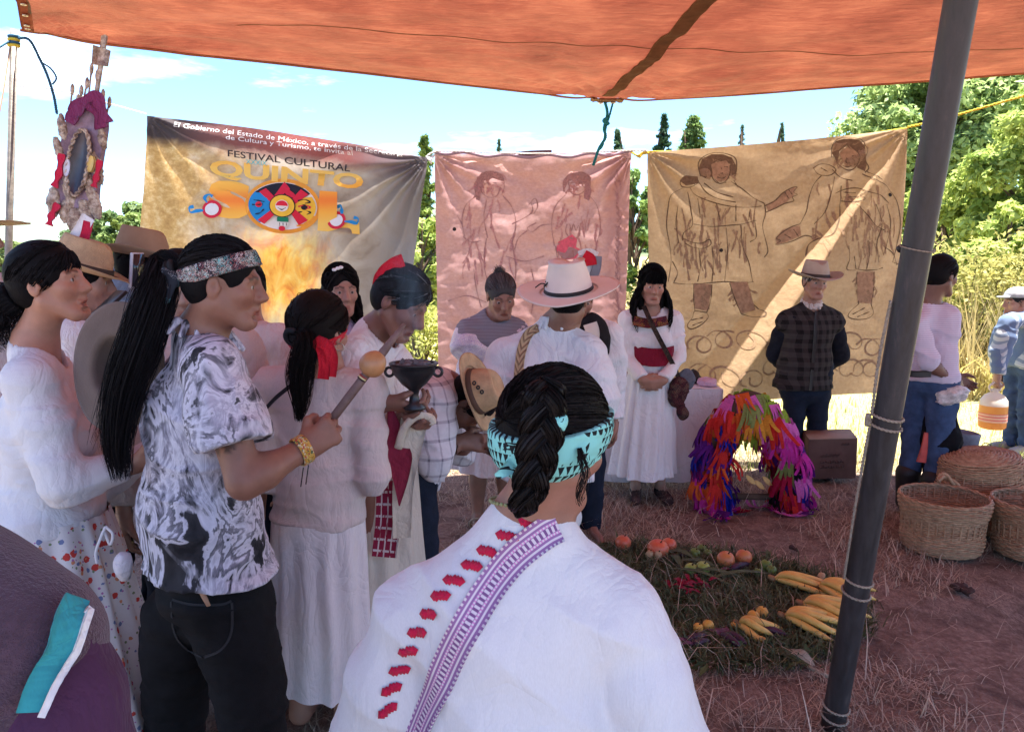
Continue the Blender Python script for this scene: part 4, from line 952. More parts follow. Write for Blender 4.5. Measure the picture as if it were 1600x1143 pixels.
solo('rope_knot', g, YEL, 'yellow knot tying the pink banner to the ochre banner', 'knot')
# ------------------------------------------------------------------ people: skeleton, body, hands, head, hair, clothes
def Rz(yaw, pitch=0.0, roll=0.0):
    """columns: right, forward, up. yaw 0 looks away from the camera, 90 to picture right, 180 at the camera; pitch > 0 looks down; roll > 0 tips to the right"""
    y, p, r_ = radians(yaw), radians(pitch), radians(roll)
    R = A([cos(y), -sin(y), 0], [sin(y), cos(y), 0], [0, 0, 1])
    r, f, u = R[0], R[1], R[2]
    f, u = f * cos(p) - u * sin(p), u * cos(p) + f * sin(p)
    r, u = r * cos(r_) - u * sin(r_), u * cos(r_) + r * sin(r_)
    return np.stack([r, f, u], 1)

def skel(pos, H, yaw, lean=0.0, wsh=.104, whip=.05, head=(0, 0, 0), hs=None, foot=.0):
    """standing joints; yaw = body; lean (m) moves the chest forward; head = (yaw offset, pitch, roll)"""
    R = Rz(yaw); r, f = R[:, 0], R[:, 1]; up = A(0, 0, 1); p = A(pos[0], pos[1], pos[2] if len(pos) > 2 else 0)
    hs = hs or .93 * (H / 1.62) ** .5
    J = dict(R=R, H=H, p=p, hs=hs)
    def b(z, x=0, y=0): return p + up * z * H + r * x * H + f * y * H + f * lean * np.clip((z - .5) / .33, 0, 1.25) ** 1.2
    J['P'] = b(.53); J['W'] = b(.61); J['C'] = b(.735, 0, .0); J['N'] = b(.83, 0, -.012); 
    J['h'] = Rz(yaw + head[0], head[1], head[2])
    J['HC'] = p + up * (H - .128 * hs) + f * lean * 1.25 + f * .012 * H
    for s, k in ((1, 'R'), (-1, 'L')):
        J['sh' + k] = b(.805, s * wsh, -.005); J['el' + k] = b(.62, s * (wsh + .02), -.02); J['wr' + k] = b(.475, s * (wsh + .022), .02)
        J['hip' + k] = b(.505, s * whip); J['kn' + k] = b(.275, s * (whip + .004), .01); J['an' + k] = b(.045, s * (whip + .004) , -.012); J['toe' + k] = b(.016, s * (whip + .02), .10)
        J['hd' + k] = (A(0, 0, -1), -r * s)       # direction of the fingers, direction the palm faces
    return J

def hand(d, wr, dirv, palm, thumb_side, s=1.0, curl=(18, 25, 18), spread=.05, tcurl=20, k=.006):
    """palm and five jointed fingers; dirv along the fingers, palm = direction the palm faces, thumb_side = towards the thumb"""
    D = nrm(dirv); Nn = nrm(palm - D * np.dot(palm, D)); T = nrm(np.cross(D, Nn)); T = T if np.dot(T, thumb_side) > 0 else -T
    def q(a, b, c): return wr + s * (D * a + T * b + Nn * c)
    for b, e in ((-.026, .0105), (-.009, .0115), (.009, .012), (.026, .012)):
        d.cap(q(.012, b * .7, 0), q(.082, b, 0), .0135 * s, e * 1.05 * s, k=.012)
    d.cap(wr - D * .01, q(.03, 0, 0), .024 * s, .024 * s, k=.02, flat=(Nn, .75))
    kn = [(-.030, .074, .058, .0082), (-.010, .084, .070, .0092), (.010, .086, .074, .0096), (.029, .082, .066, .0092)]
    for i, (b, a, L, r_) in enumerate(kn):
        p = q(a, b, 0); an = 0.0; c = [radians(x + (3 * i if curl[0] < 60 else 0)) for x in curl]
        sp = T * spread * (i - 1.3)
        for j, (fr, cc) in enumerate(zip((.44, .31, .25), c)):
            an += cc; v = nrm(D * cos(an) + Nn * sin(an) + sp * (1 if j == 0 else .4)); e = p + v * L * fr * s * 1.15
            d.cap(p, e, r_ * (1 - .1 * j) * s, r_ * (.92 - .1 * j) * s, k=k); p = e
    p = q(.022, .024, .008); tc_ = radians(tcurl)
    v = nrm(D * .72 + T * .72 + Nn * .25); e = p + v * .040 * s; d.cap(p, e, .0145 * s, .0115 * s, k=.012)
    v2 = nrm(D * cos(tc_) * .9 + T * (.35 - sin(tc_) * .6) + Nn * (.2 + sin(tc_) * .9)); e2 = e + v2 * .032 * s; d.cap(e, e2, .0112 * s, .010 * s, k=k)
    v3 = nrm(v2 * .8 + Nn * sin(tc_) * .6 - T * .1); d.cap(e2, e2 + v3 * .024 * s, .0098 * s, .0078 * s, k=k)

def head_sdf(d, C, R, s, fem=True, nose=1.0, jaw=1.0, mouth=0.0, old=0.0):
    def q(x, y, z): return C + R @ (A(x, y, z) * s)
    d.ell(q(0, -.012, .045), A(.073, .093, .082) * s, R, .02)
    d.ell(q(0, .028, -.022), A(.056 * jaw, .062, .076) * s, R, .03)
    d.cap(q(-.016, .067, -.098), q(.016, .067, -.098), .020 * s * jaw, k=.022)
    for e in (-1, 1):
        d.cap(q(e * .053, -.004, -.045), q(e * .024, .056, -.092), .019 * s * jaw, .018 * s, k=.025)
        d.ell(q(e * .041, .060, -.018), A(.022, .021, .021) * s, R, .025)
        d.cap(q(e * .012, .084, .024), q(e * .046, .072, .022), .0095 * s, .0085 * s, k=.018)
    d.cap(q(0, .082, .020), q(0, .098, -.026), .0095 * s, .0155 * s, k=.012)
    d.cap(q(0, .088, .018), q(0, .1045 + .007 * nose, -.026), .0070 * s, .0105 * s * nose ** .5, k=.010)
    d.cap(q(0, .088, -.036), q(0, .083, -.058), .009 * s, .011 * s, k=.012)
    for e in (-1, 1): d.ell(q(e * .0125, .097, -.031), A(.0085, .011, .0085) * s * nose ** .5, R, .006)
    # sockets, eyeballs under lids, slit
    for e in (-1, 1):
        d.ell(q(e * .031, .096, .006), A(.017, .013, .011) * s, R, .012, True)
        d.ell(q(e * .031, .074, .005), A(.0155, .0145, .0135) * s, R, .004)
        d.ell(q(e * .031, .0905, .0035), A(.0145, .010, .0047) * s, R, .003, True)
    zt = -.0625
    d.cap(q(-.019, .0815, zt - .001), q(0, .0905, zt + .002), .0050 * s, .0066 * s, k=.006); d.cap(q(.019, .0815, zt - .001), q(0, .0905, zt + .002), .0050 * s, .0066 * s, k=.006)
    zl = zt - .0125 - mouth
    d.cap(q(-.016, .0805, zl + .002), q(0, .0885, zl), .0055 * s, .0078 * s, k=.006); d.cap(q(.016, .0805, zl + .002), q(0, .0885, zl), .0055 * s, .0078 * s, k=.006)
    d.cap(q(-.020, .092, zt - .0068), q(.020, .092, zt - .0068), .0022 * s, k=.003, sub=True)
    if mouth: d.ell(q(0, .092, (zt + zl) / 2), A(.015, .012, .004 + mouth * .5) * s, R, .004, True)
    d.ell(q(0, .085, -.083 - mouth), A(.02, .008, .005) * s, R, .01, True)
    if old:
        for e in (-1, 1): d.cap(q(e * .020, .090, -.034), q(e * .032, .072, -.070), .0028 * s, k=.007, sub=True)
    for e in (-1, 1):
        Re = R @ np.array(Rz(0, 0, 0)); 
        d.ell(q(e * .0765, -.010, .000), A(.0075, .0175, .030) * s, R, .008)
        d.ell(q(e * .0875, -.005, .004), A(.0105, .0085, .0165) * s, R, .004, True); d.ell(q(e * .074, .006, -.004), A(.006, .005, .007) * s, R, .005)

SKIN = {}
def body(root, J, tone, res=.008, hres=.0035, fem=True, arms='RL', hands='RL', hkw=None, legs=True, face=None, handres=.0035, bare_feet=False, name='body', bw=1.0, lowcut=None):
    d = SDF(); R, H = J['R'], J['H']; s = J['hs']; r, f = R[:, 0], R[:, 1]
    face = face or {}
    head_sdf(d, J['HC'], J['h'], s, fem, **face)
    nb = J['HC'] + J['h'] @ (A(0, -.024, -.055) * s)
    nr = (.046 if fem else .054)
    d.cap(nb, J['N'] - A(0, 0, .01), nr, nr * 1.08, k=.03)
    d.cap(J['N'], J['C'], .06, .08, k=.05, flat=(f, .7))
    d.ell(J['C'], A(.135 * bw, .088 * bw, .14), R, .05); d.ell(J['W'], A(.12 * bw, .085 * bw, .12), R, .05); d.ell(J['P'], A(.145 * bw, .10 * bw, .11), R, .05)
    for k in 'RL':
        d.cap(J['N'], J['sh' + k], .04, .045, k=.04)
        u, e, w = J['sh' + k], J['el' + k], J['wr' + k]
        ua = (.043 if fem else .050) * bw
        d.cap(u, e, ua, ua * .82, k=.02); d.cap(e, e + (w - e) * .3, ua * .82, ua * .85, k=.015); d.cap(e + (w - e) * .3, w, ua * .82, .0255, k=.02)
        if k in hands: hand(d, w, *J['hd' + k], **{**dict(thumb_side=J.get('th' + k, f)), **((hkw or {}).get(k, {}))})
        if legs:
            d.cap(J['hip' + k], J['kn' + k], .078 * bw, .052, k=.03); kn, an = J['kn' + k], J['an' + k]
            d.cap(kn, kn + (an - kn) * .35, .05, .054, k=.02); d.cap(kn + (an - kn) * .35, an, .052, .034, k=.02)
            d.cap(an - A(0, 0, .012), J['toe' + k], .036, .024, k=.025)
    zc = J['HC'][2] - .150 * s
    lo, hi = d.bounds(); parts = []
    V1, Q1 = d.mesh(hres, lo=J['HC'] - .17, hi=J['HC'] + .17) if False else (None, None)
    # head finely, body coarsely, hands finely: one field, boxes that meet
    HCn = J['HC']; hb = (A(HCn[0] - .15, HCn[1] - .15, zc), A(HCn[0] + .15, HCn[1] + .15, hi[2]))
    g = []
    g.append(d.mesh(hres, *hb))
    res = res * 1.6
    Vb, Qb = d.mesh(res)
    boxes = [(hb[0] + A(-9, -9, res * .9), hb[1] + 9)] if True else []
    keep = ~((Vb > hb[0] + A(0, 0, res * 2.4)) & (Vb < hb[1])).all(1)
    for k in hands:
        D_ = nrm(J['hd' + k][0]); c = J['wr' + k] + D_ * .075; m = .125
        V_, Q_ = d.mesh(handres, c - m, c + m)
        ok = ((V_ - J['wr' + k]) @ D_) > -.016
        dist = np.linalg.norm(V_ - c, axis=1) < m + .02
        g.append((V_, Q_[(ok & dist)[Q_].all(1)]))
        inside = ((Vb - c > -m + .004) & (Vb - c < m - .004)).all(1)
        keep &= ~((((Vb - J['wr' + k]) @ D_) > .016) & inside)
    g.append((Vb, Qb[keep[Qb].all(1)]))
    n = 0; VV = []; QQ = []
    for V_, Q_ in g: VV.append(V_); QQ.append(Q_ + n); n += len(V_)
    V = np.concatenate(VV); Q = np.concatenate(QQ)
    if lowcut is not None: Q = Q[(V[Q][:, :, 2] > lowcut).all(1)]
    used = np.zeros(len(V), bool); used[Q.ravel()] = True; mp_ = np.cumsum(used) - 1; V = V[used]; Q = mp_[Q]
    # natural colouring: lips, brows, stubble-free cheeks, knuckles
    L = ((V - J['HC']) @ J['h']) / s; C = np.ones((len(V), 3)); x, y, z = L[:, 0], L[:, 1], L[:, 2]
    lip = np.exp(-((x / .020) ** 4 + ((z + .0685) / .0105) ** 4)) * (y > .06); C = C * (1 + lip[:, None] * (A(.86, .52, .52) - 1))
    ax_ = np.abs(x); bz = .0275 + .35 * np.clip(ax_ - .016, 0, .1) * (ax_ < .034) - .15 * np.clip(ax_ - .034, 0, 1)
    brow = np.exp(-(((z - bz) / .0052) ** 4)) * (ax_ > .011) * (ax_ < .052) * (y > .045); C = C * (1 + .8 * brow[:, None] * (face.get('_b', .12) - 1))
    chk = np.exp(-(((ax_ - .04) / .02) ** 2 + ((z + .028) / .022) ** 2)) * (y > .04); C = C * (1 + chk[:, None] * A(.06, -.06, -.06))
    o = put(name, (V, [Q], True, None, C)[:2] if False else _tmp(V, Q, C), skin('skin_%d' % int(tone[0] * 1000), tone), root)
    for e in (-1, 1):
        eye(o, J['HC'] + J['h'] @ (A(e * .031, .0748, .0036) * s), J['h'], s)
    return o
def _tmp(V, Q, C): return Geo().add(V, Q, col=C)

_t = NT('eye_surface'); _u = _t.sep(_t.n('TexCoord').outputs['UV'])[1]
_t.base(_t.ramp(_u, [(.0, (.008, .006, .005)), (.0024, (.008, .006, .005)), (.0028, (.05, .022, .010)), (.0058, (.035, .016, .008)), (.0062, (.36, .30, .28)), (.012, (.42, .34, .32))]), .18, .5)
EYE = _t.m
def eye(parent, c, R, s):
    a = np.linspace(0.0005, pi * .75, 16); rr = .0128 * s
    V, fs, uv, _ = lathe(np.stack([np.sin(a) * rr, np.cos(a) * rr], 1), n=16)
    B = np.stack([R[:, 0], -R[:, 2], R[:, 1]], 1)
    g = Geo().add(V @ B.T + c, [f[:, ::-1] for f in fs], uv)
    off = wloc(parent); me = g.mesh('eye', True, off); me.materials.append(EYE)
    o = bpy.data.objects.new('eye', me); COL.objects.link(o); o.parent = parent
    return o

# ---------------------------------------------------------------- hair
def hair_cap(root, J, color, thick=.013, front=.0, back=-.07, ears=True, res=.0065, name='hair', win=None, rough=.66, strand_tie=None, n=500, jitter=.0025, gray=0.0, extra=None, side=1.0):
    """scalp hair: a close shell with a face window, covered by combed strands running to strand_tie (head space)"""
    C, R, s = J['HC'], J['h'], J['hs']
    def q(x, y, z): return C + R @ (A(x, y, z) * s)
    d = SDF(); rad = A(.073 + thick, .093 + thick, .082 + thick)
    d.ell(q(0, -.012, .045), rad * s, R, .01)
    d.ell(q(0, -.045, -.005), A(.064 + thick * .6, .056 + thick * .4, .062) * s, R, .03)
    w = win or ((0, .118, -.012), (.079, .070 + front, .098))
    d.ell(q(*w[0]), A(*w[1]) * s, R, .012, True)
    for e in (-1, 1): d.ell(q(e * .095, .004, -.012), A(.04, .034, .05) * s, R, .01, True)
    d.ell(q(0, .0, back - .10), A(.14, .16, .10) * s, R, .012, True)
    if extra: extra(d, q)
    Rt = R.T
    def post(P, D):
        L = ((P - C) @ R) / s; a = np.arctan2(L[:, 0], L[:, 2]); 
        return D + .0016 * vnoise(np.stack([a * 26, L[:, 1] * 9, L[:, 2] * 9], 1), 3)
    V, Q = d.mesh(res, post=post)
    g = Geo(); rg = np.random.default_rng(int(abs(C[0]) * 1000) + 5)
    cbase = np.ones(3); g.add(V, Q, col=np.full((len(V), 3), .5))
    if strand_tie is not None:
        T_ = A(*strand_tie); u = rg.random(n); ph = (u * 2 - 1) * 2.35
        # start ring: hairline from one nape side over the brow to the other
        st = np.stack([np.sin(ph) * .078 * side, np.cos(ph) * .082 - .002, .075 - .075 * (np.abs(ph) / 2.3) ** 1.6 + .012], 1) + rg.normal(size=(n, 3)) * .004
        up_ = rg.random(n) < .35; st[up_] = st[up_] * (1 - .5 * rg.random((up_.sum(), 1))) + A(0, 0, .05)
        m = 10; tt = np.linspace(0, 1, m)[None, :, None]; Pl = st[:, None] * (1 - tt) + T_ * tt
        c0 = A(0, -.012, .045); qv = (Pl - c0) / rad; ql = np.linalg.norm(qv, axis=2, keepdims=True)
        off = (1.004 + rg.random((n, 1, 1)) * jitter / .09); wv = 1 + .006 * np.sin(tt * 6 + rg.random((n, 1, 1)) * 6)
        surf = c0 + qv / ql * rad * off * wv
        bl = np.clip((tt - .86) / .14, 0, 1) ** 2; pos = surf * (1 - bl) + Pl * bl
        tone = np.clip(.8 + .22 * rg.normal(size=(n, 1)), .4, 1.5); cc = np.repeat(tone, 3, 1)
        if gray: cc = cc * np.where(rg.random((n, 1)) < gray, 9.0, 1.0)
        g.add(*strands(C + (pos * s) @ R.T, .0010, .0008, cc))
    return put(name, g, hairm('hair_%d_%d' % (color[0] * 1000, color[1] * 1000), color, rough), root)

def tail(root, path, r0, r1, color, n=350, m=26, name='ponytail', spread=.5, wave=.006, rough=.66, fan=0.0, thick=.0007, gray=0.0, col_k=1.0, core=True, endvar=.25):
    """a bundle of strands along path; radius r0 at the tie, r1 at its widest, thinning to the tip"""
    rg = np.random.default_rng(int(r1 * 1e5) + n); P = spline(path, m); T, N1, N2 = frames(P)
    a = rg.random(n) * 2 * pi; rr = np.sqrt(rg.random(n)); u = np.linspace(0, 1, m)
    rad = r0 + (r1 - r0) * np.sin(np.clip(u / max(spread, .01), 0, 1) * pi / 2); rad = rad * (1 - .75 * np.clip((u - .55) / .45, 0, 1) ** 1.3) + fan * np.clip((u - .3) / .7, 0, 1) ** 1.5
    ph = rg.random((n, 2)) * 6
    o1 = (np.cos(a) * rr)[:, None] * rad + wave * np.sin(u * 7 + ph[:, :1]) * np.clip(u * 3, 0, 1)
    o2 = (np.sin(a) * rr)[:, None] * rad + wave * np.sin(u * 6 + ph[:, 1:]) * np.clip(u * 3, 0, 1)
    le = 1 - endvar * rg.random(n) ** 1.5; idx = u[None] * le[:, None] * (m - 1); i0 = np.clip(idx.astype(int), 0, m - 2); f = (idx - i0)[..., None]
    base = P[i0] * (1 - f) + P[i0 + 1] * f
    S_ = base + o1[..., None] * N1[i0] + o2[..., None] * N2[i0]
    tone = np.clip(.85 + .2 * rg.normal(size=(n, 1)), .4, 1.5) * col_k
    if gray: tone = tone * np.where(rg.random((n, 1)) < gray, 7.0, 1.0)
    g = Geo().add(*strands(S_, thick, thick * .45, np.repeat(tone, 3, 1)))
    if core:
        k = int(m * .8); V_, f_, uv_, _ = tube(P[:k], np.maximum(rad[:k] * .9, .002) * np.linspace(1, .35, k) ** .6, 10)
        g.add(V_, f_, uv_, .6)
    return put(name, g, hairm('hair_%d_%d' % (color[0] * 1000, color[1] * 1000), color, rough), root)

def long_hair(root, J, color, length, part=0.0, bangs=False, n=900, name='hair', front=.5, thick=.0017, rough=.66, flare=.02):
    """loose hair falling from a parting down past the shoulders"""
    C, R, s = J['HC'], J['h'], J['hs']; rg = np.random.default_rng(int(length * 1000)); c0 = A(0, -.012, .045); rad = A(.073, .093, .082) + .013
    ph = rg.random(n) * 1.0; side = np.where(rg.random(n) < .5, -1, 1)
    m = 17; y0 = .075 - ph * .165                                   # position along the parting, front to back
    st = np.stack([part + 0 * ph, y0, .14 - 6 * (y0 + .01) ** 2], 1)
    az = np.clip(rg.random(n), 0, 1)                                # where it comes down: 0 beside the face .. 1 at the nape
    ang = radians(62) + az * radians(118)
    dn = np.stack([np.sin(ang) * side * .083, np.cos(ang) * .098 - .012, 0 * ang - .005], 1)
    t1 = np.linspace(0, 1, 9)[None, :, None]; Pl = st[:, None] * (1 - t1) + dn[:, None] * t1
    q_ = (Pl - c0) / rad; q_ = q_ / np.linalg.norm(q_, axis=2, keepdims=True)
    upp = c0 + q_ * rad * (1.0 + .05 * rg.random((n, 1, 1)))
    W_ = C + (upp * s) @ R.T
    L = length * (.78 + .25 * rg.random(n)); t2 = np.linspace(0, 1, m - 8)[None, 1:, None]
    out = (W_[:, -1] - C); out[:, 2] = 0; out /= np.linalg.norm(out, axis=1)[:, None] + 1e-9
    fall = W_[:, -1:, :] + A(0, 0, -1) * t2 * L[:, None, None] + out[:, None] * (flare * np.sin(t2 * pi * .8) + .012 * np.sin(t2 * 7 + rg.random((n, 1, 1)) * 6))
    S_ = np.concatenate([W_, fall], 1); tone = np.clip(.85 + .4 * rg.normal(size=(n, 1)), .3, 2)
    g = Geo().add(*strands(S_, thick, thick * .5, np.repeat(tone, 3, 1)))
    if bangs:
        nb = 160; x = (rg.random(nb) * 2 - 1) * .052; b0 = np.stack([x * .35, .02 + 0 * x, .128 - 0 * x], 1); b1 = np.stack([x, .098 - 7 * x * x, .030 + rg.normal(size=nb) * .003 + 0 * x], 1)
        t3 = np.linspace(0, 1, 10)[None, :, None]; Pl = b0[:, None] * (1 - t3) + b1[:, None] * t3 + A(0, .03, .03) * np.sin(t3 * pi)
        g.add(*strands(C + (Pl * s) @ R.T, thick, thick * .6, np.full((nb, 3), .8)))
    # underlying mass
    d = SDF(); 
    def q(x, y, z): return C + R @ (A(x, y, z) * s)
    d.ell(c0 @ np.eye(3) * 0 + q(*c0), rad * s * .995, R, .01); 
    for e in (-1, 1): d.cap(q(e * .066, -.02, .0), q(e * .066, -.02, 0) + A(0, 0, -length * .62), .03 * s, .016 * s, k=.03)
    d.cap(q(0, -.06, 0), q(0, -.06, 0) + A(0, 0, -length * .7), .045 * s, .02 * s, k=.04)
    d.ell(q(0, .12, -.02), A(.062, .075, .095) * s, R, .01, True); 
    V, Q = d.mesh(.008); g.add(V, Q, col=.7)
    return put(name, g, hairm('hair_%d_%d' % (color[0] * 1000, color[1] * 1000), color, rough), root)

# ---------------------------------------------------------------- clothes
def folds(seed, amp, fx=14, fz=5, R=None, c=None):
    def post(P, D):
        q = (P - (0 if c is None else c)) @ (np.eye(3) if R is None else R)
        n = vnoise(np.stack([q[:, 0] * fx + q[:, 2] * 3, q[:, 1] * fx, q[:, 2] * fz], 1), seed)
        n2 = vnoise(np.stack([q[:, 0] * fx * .5 + q[:, 2] * 7, q[:, 1] * fx * .5, q[:, 2] * fz * 2.2], 1), seed + 9)
        n3 = vnoise(np.stack([q[:, 0] * fx * 1.9 - q[:, 2] * 5, q[:, 1] * fx * 1.9, q[:, 2] * fz * 1.3], 1), seed + 4)
        return D + amp * (n * 1.0 - 1.5 * (1 - np.abs(n2)) ** 3.5 + .6 - .5 * (1 - np.abs(n3)) ** 5)
    return post
def top(root, J, mat, name='shirt', off=.014, bw=1.0, hem=None, sleeve=1.0, loose=0.0, res=.007, amp=.006, seed=1, neck=.066, fem=True, sl_r=1.0, vneck=None, arms='RL', fx=16, fz=6, cutfn=None, belly=0.0, bust=0.0, puff=0.0, zlow=None, sleeveR=None, sk=.022):
    """shirt, blouse or jacket over the torso and sleeves; hem = z of the lower edge; sleeve = share of the arm covered (2 = to the wrist)"""
    d = SDF(); R = J['R']; f = R[:, 1]; r = R[:, 0]
    C, W, P, N = J['C'], J['W'], J['P'], J['N']; up = nrm(N - W)
    d.ell(C, A(.137 * bw + off, .09 * bw + off, .145), R, .06); d.ell(W, A(.125 * bw + off + loose, .088 * bw + off + loose * .7, .13), R, .06)
    d.ell(P, A(.148 * bw + off + loose, .104 * bw + off + loose * .7, .125), R, .06)
    d.cap(C, W, .122 * bw + off + loose * .4, .118 * bw + off + loose * .7, k=.05, flat=(f, .72)); d.cap(W, P, .118 * bw + off + loose * .7, .138 * bw + off + loose, k=.05, flat=(f, .72))
    if belly: d.ell(W + f * .05, A(.11, .07 + belly, .11), R, .06)
    if bust: 
        for e in (-1, 1): d.ell(C + r * e * .065 + f * .06 - up * .03, A(.06, .055 + bust, .06), R, .04)
    d.cap(J['shL'], J['shR'], .052 + off * .5, k=.06, flat=(f, .95))
    for k in 'RL':
        d.cap(N - up * .008, J['sh' + k], .040 + off * .6, .046 + off * .7, k=.05)
    d.cap(C + up * .05, N - up * .02, .075, .056 + off * .4, k=.05, flat=(f, .8))
    if hem is not None and hem < P[2] - .08:
        d.cap(P, A(P[0], P[1], hem - .03), .15 * bw + off + loose, .155 * bw + off + loose, k=.05, flat=(f, .72))
    hz = hem if hem is not None else P[2] - .04
    lo, hi = d.bounds()
    d.fn(lambda Pt: Pt[..., 2] - hz, A(lo[0], lo[1], lo[2]) - .1, A(hi[0], hi[1], hz + .05), .006, True)
    for k in arms:
        u, e, w = J['sh' + k], J['el' + k], J['wr' + k]; ua = ((.045 if fem else .052) * bw + off) * sl_r
        sl = sleeve if not (sleeveR is not None and k == 'R') else sleeveR
        u = u - nrm(e - u) * -.012; mid = u + (e - u) * min(.42, sl * .5)
        d.cap(u, mid, ua * .80, ua + puff, k=.03)
        if sl <= 1: d.cap(mid, u + (e - u) * sl, ua + puff, ua * 1.06 + puff, k=sk, cb=True)
        else:
            d.cap(mid, e, ua + puff, ua * .93 + puff * .4, k=sk); d.cap(e, e + (w - e) * (sl - 1), ua * .93 + puff * .4, max(.03 + off, ua * .62) * 1.0, k=.02, cb=True)
    # neck opening
    d.cap(N - up * .035 + f * .012, J['HC'], neck, neck * 1.25, k=.01, sub=True)
    if vneck: d.ell(N + f * .09 - up * vneck[1] * .4, A(vneck[0], .08, vneck[1]), R, .008, True)
    if cutfn: cutfn(d)
    res = res * (1.0 if res < .0065 else 1.3)
    fo_ = folds(seed, amp, fx, fz, R, C)
    def pst(Pt, D): return D + (fo_(Pt, D) - D) * np.clip((np.linalg.norm(Pt - N, axis=1) - .075) / .09, .08, 1)
    V, Q = d.mesh(res, post=pst, lo=None if zlow is None else A(-99, -99, zlow))
    return put(name, Geo().add(V, Q), mat, root)
def trousers(root, J, mat, name='trousers', off=.012, bw=1.0, res=.010, amp=.006, seed=2, top_z=None, ank=.06):
    d = SDF(); R = J['R']; P = J['P']
    d.ell(P - A(0, 0, .01), A(.143 * bw + off, .102 * bw + off, .12), R, .05); d.ell((P + J['W']) / 2, A(.132 * bw + off, .095 * bw + off, .07), R, .05)
    for k in 'RL':
        d.cap(J['hip' + k], J['kn' + k], .085 * bw + off, .058 + off, k=.03); d.cap(J['kn' + k], J['an' + k] + A(0, 0, -.02), .058 + off, .05 + off, k=.02, cb=True)
    V, Q = d.mesh(res * 1.35, post=folds(seed, amp, 11, 12, R, P)); return put(name, Geo().add(V, Q), mat, root)
def skirt(root, J, mat, z0, z1, r0, r1, name='skirt', pleats=22, amp=.012, n=160, m=40, flat=.8, lean=(0, 0), seed=0, gather=.5, col=None, sh=.9):
    R = J['R']; c = J['P']; u = np.linspace(0, 1, m); z = z0 + (z1 - z0) * u
    a = np.linspace(0, 2 * pi, n, endpoint=False)[:, None]
    rr = r0 + (r1 - r0) * u[None] ** sh
    ph = 1.2 * vnoise(np.stack([np.cos(a) * 2, np.sin(a) * 2, 0 * a + seed], -1), seed) + .5 * vnoise(np.stack([np.cos(a) * 2 + 0 * u[None], np.sin(a) * 2 + 0 * u[None], 0 * a + u[None] * 2.2], -1), seed + 3)
    wv = np.sin(a * pleats + ph * 3) * (gather + (1 - gather) * u[None]) + .7 * np.sin(a * pleats * .37 + ph * 5 + 2) * u[None]
    rr = rr + amp * wv * np.clip(u[None] * 5 + .25, 0, 1)
    x = np.cos(a) * rr; y = np.sin(a) * rr * (flat + (1 - flat) * .5 * u[None])
    V = c[None, None] * 0 + x[..., None] * R[:, 0] + y[..., None] * R[:, 1]
    V[..., 0] += c[0] + lean[0] * u; V[..., 1] += c[1] + lean[1] * u; V[..., 2] = z[None] + .006 * np.sin(a * 3)
    uv = np.stack([np.broadcast_to(a / (2 * pi) * 2 * pi * r1, (n, m)), np.broadcast_to(z[None], (n, m))], -1).reshape(-1, 2)
    return put(name, Geo().add(V, grid_faces(n, m, True)[:, ::-1], uv), mat, root)
def hat(root_or_name, C, R, mat, brim=.19, crown=.085, h=.115, curl=.03, dent=.03, label=None, band=None, asp=1.16, name='hat', droop=0.0, group=None, dz=0.0, brim_x=1.0, taper=.86, cat='hat', bandw=.02):
    """felt or straw hat: oval crown with a creased top, rolled brim; C = centre of the band"""
    p = [(.0, h * .90), (crown * .45, h * .985), (crown * .78, h), (crown * .95 * taper, h * .93), (crown * (taper * .5 + .5), h * .5), (crown * 1.0, .012), (crown * 1.03, .0), (crown * 1.25, -.002), (brim * .8, .002), (brim * .93, .004), (brim, .006), (brim, .0105), (brim * .93, .009), (brim * .8, .0065), (crown * 1.22, .004)]
    def fn(V, a, k):
        x, y, z = V[..., 0].copy(), V[..., 1].copy(), V[..., 2].copy(); rr = np.hypot(x, y)
        top_ = np.clip((z - h * .6) / (h * .4), 0, 1); z = z - dent * top_ * np.exp(-(x / (crown * .45)) ** 2) * np.clip(.35 + .75 * y / crown, 0, 1) 
        pinch = top_ * np.exp(-((y / crown - .75) / .4) ** 2); x = x * (1 - .30 * pinch)
        b = np.clip((rr - crown * 1.05) / (brim - crown * 1.05), 0, 1)
        side = np.abs(np.sin(np.arctan2(x, y)))
        z = z + b ** 1.6 * (curl * side ** 2 - droop * (1 - side)) + .003 * b * np.sin(3 * np.arctan2(x, y) + 1)
        ysc = asp + (1.0 - asp) * .6 * b; xs_ = 1 + (brim_x - 1) * b
        return np.stack([x * xs_, y * ysc, z], -1)
    V, fs, uv, _ = lathe(p, n=64, fn=fn); V = V @ np.asarray(R).T + C
    if label: root = thing(name, C, label, cat, group)
    else: root = root_or_name
    pr = 'crown_and_brim' if label else name
    o = put(pr, Geo().add(V, fs, uv), mat, root)
    if band is not None:
        pb = [(crown * 1.035, .003), (crown * 1.05, .006), (crown * 1.02, .004 + bandw), (crown * 1.0, .005 + bandw)]
        V, fs, uv, _ = lathe(pb, n=48, fn=lambda V, a, k: V * A(1, asp, 1)); put('hat_band', Geo().add(V @ np.asarray(R).T + C, fs, uv), band, root)
    return o
def strap(root, pts, w, n_, mat, name='strap', n=60, thick=.004):
    P = spline(pts, n)
    return put(name, Geo().add(*ribbon(P, w, n_ if np.ndim(n_) == 1 else spline(n_, n), thick=thick)), mat, root)
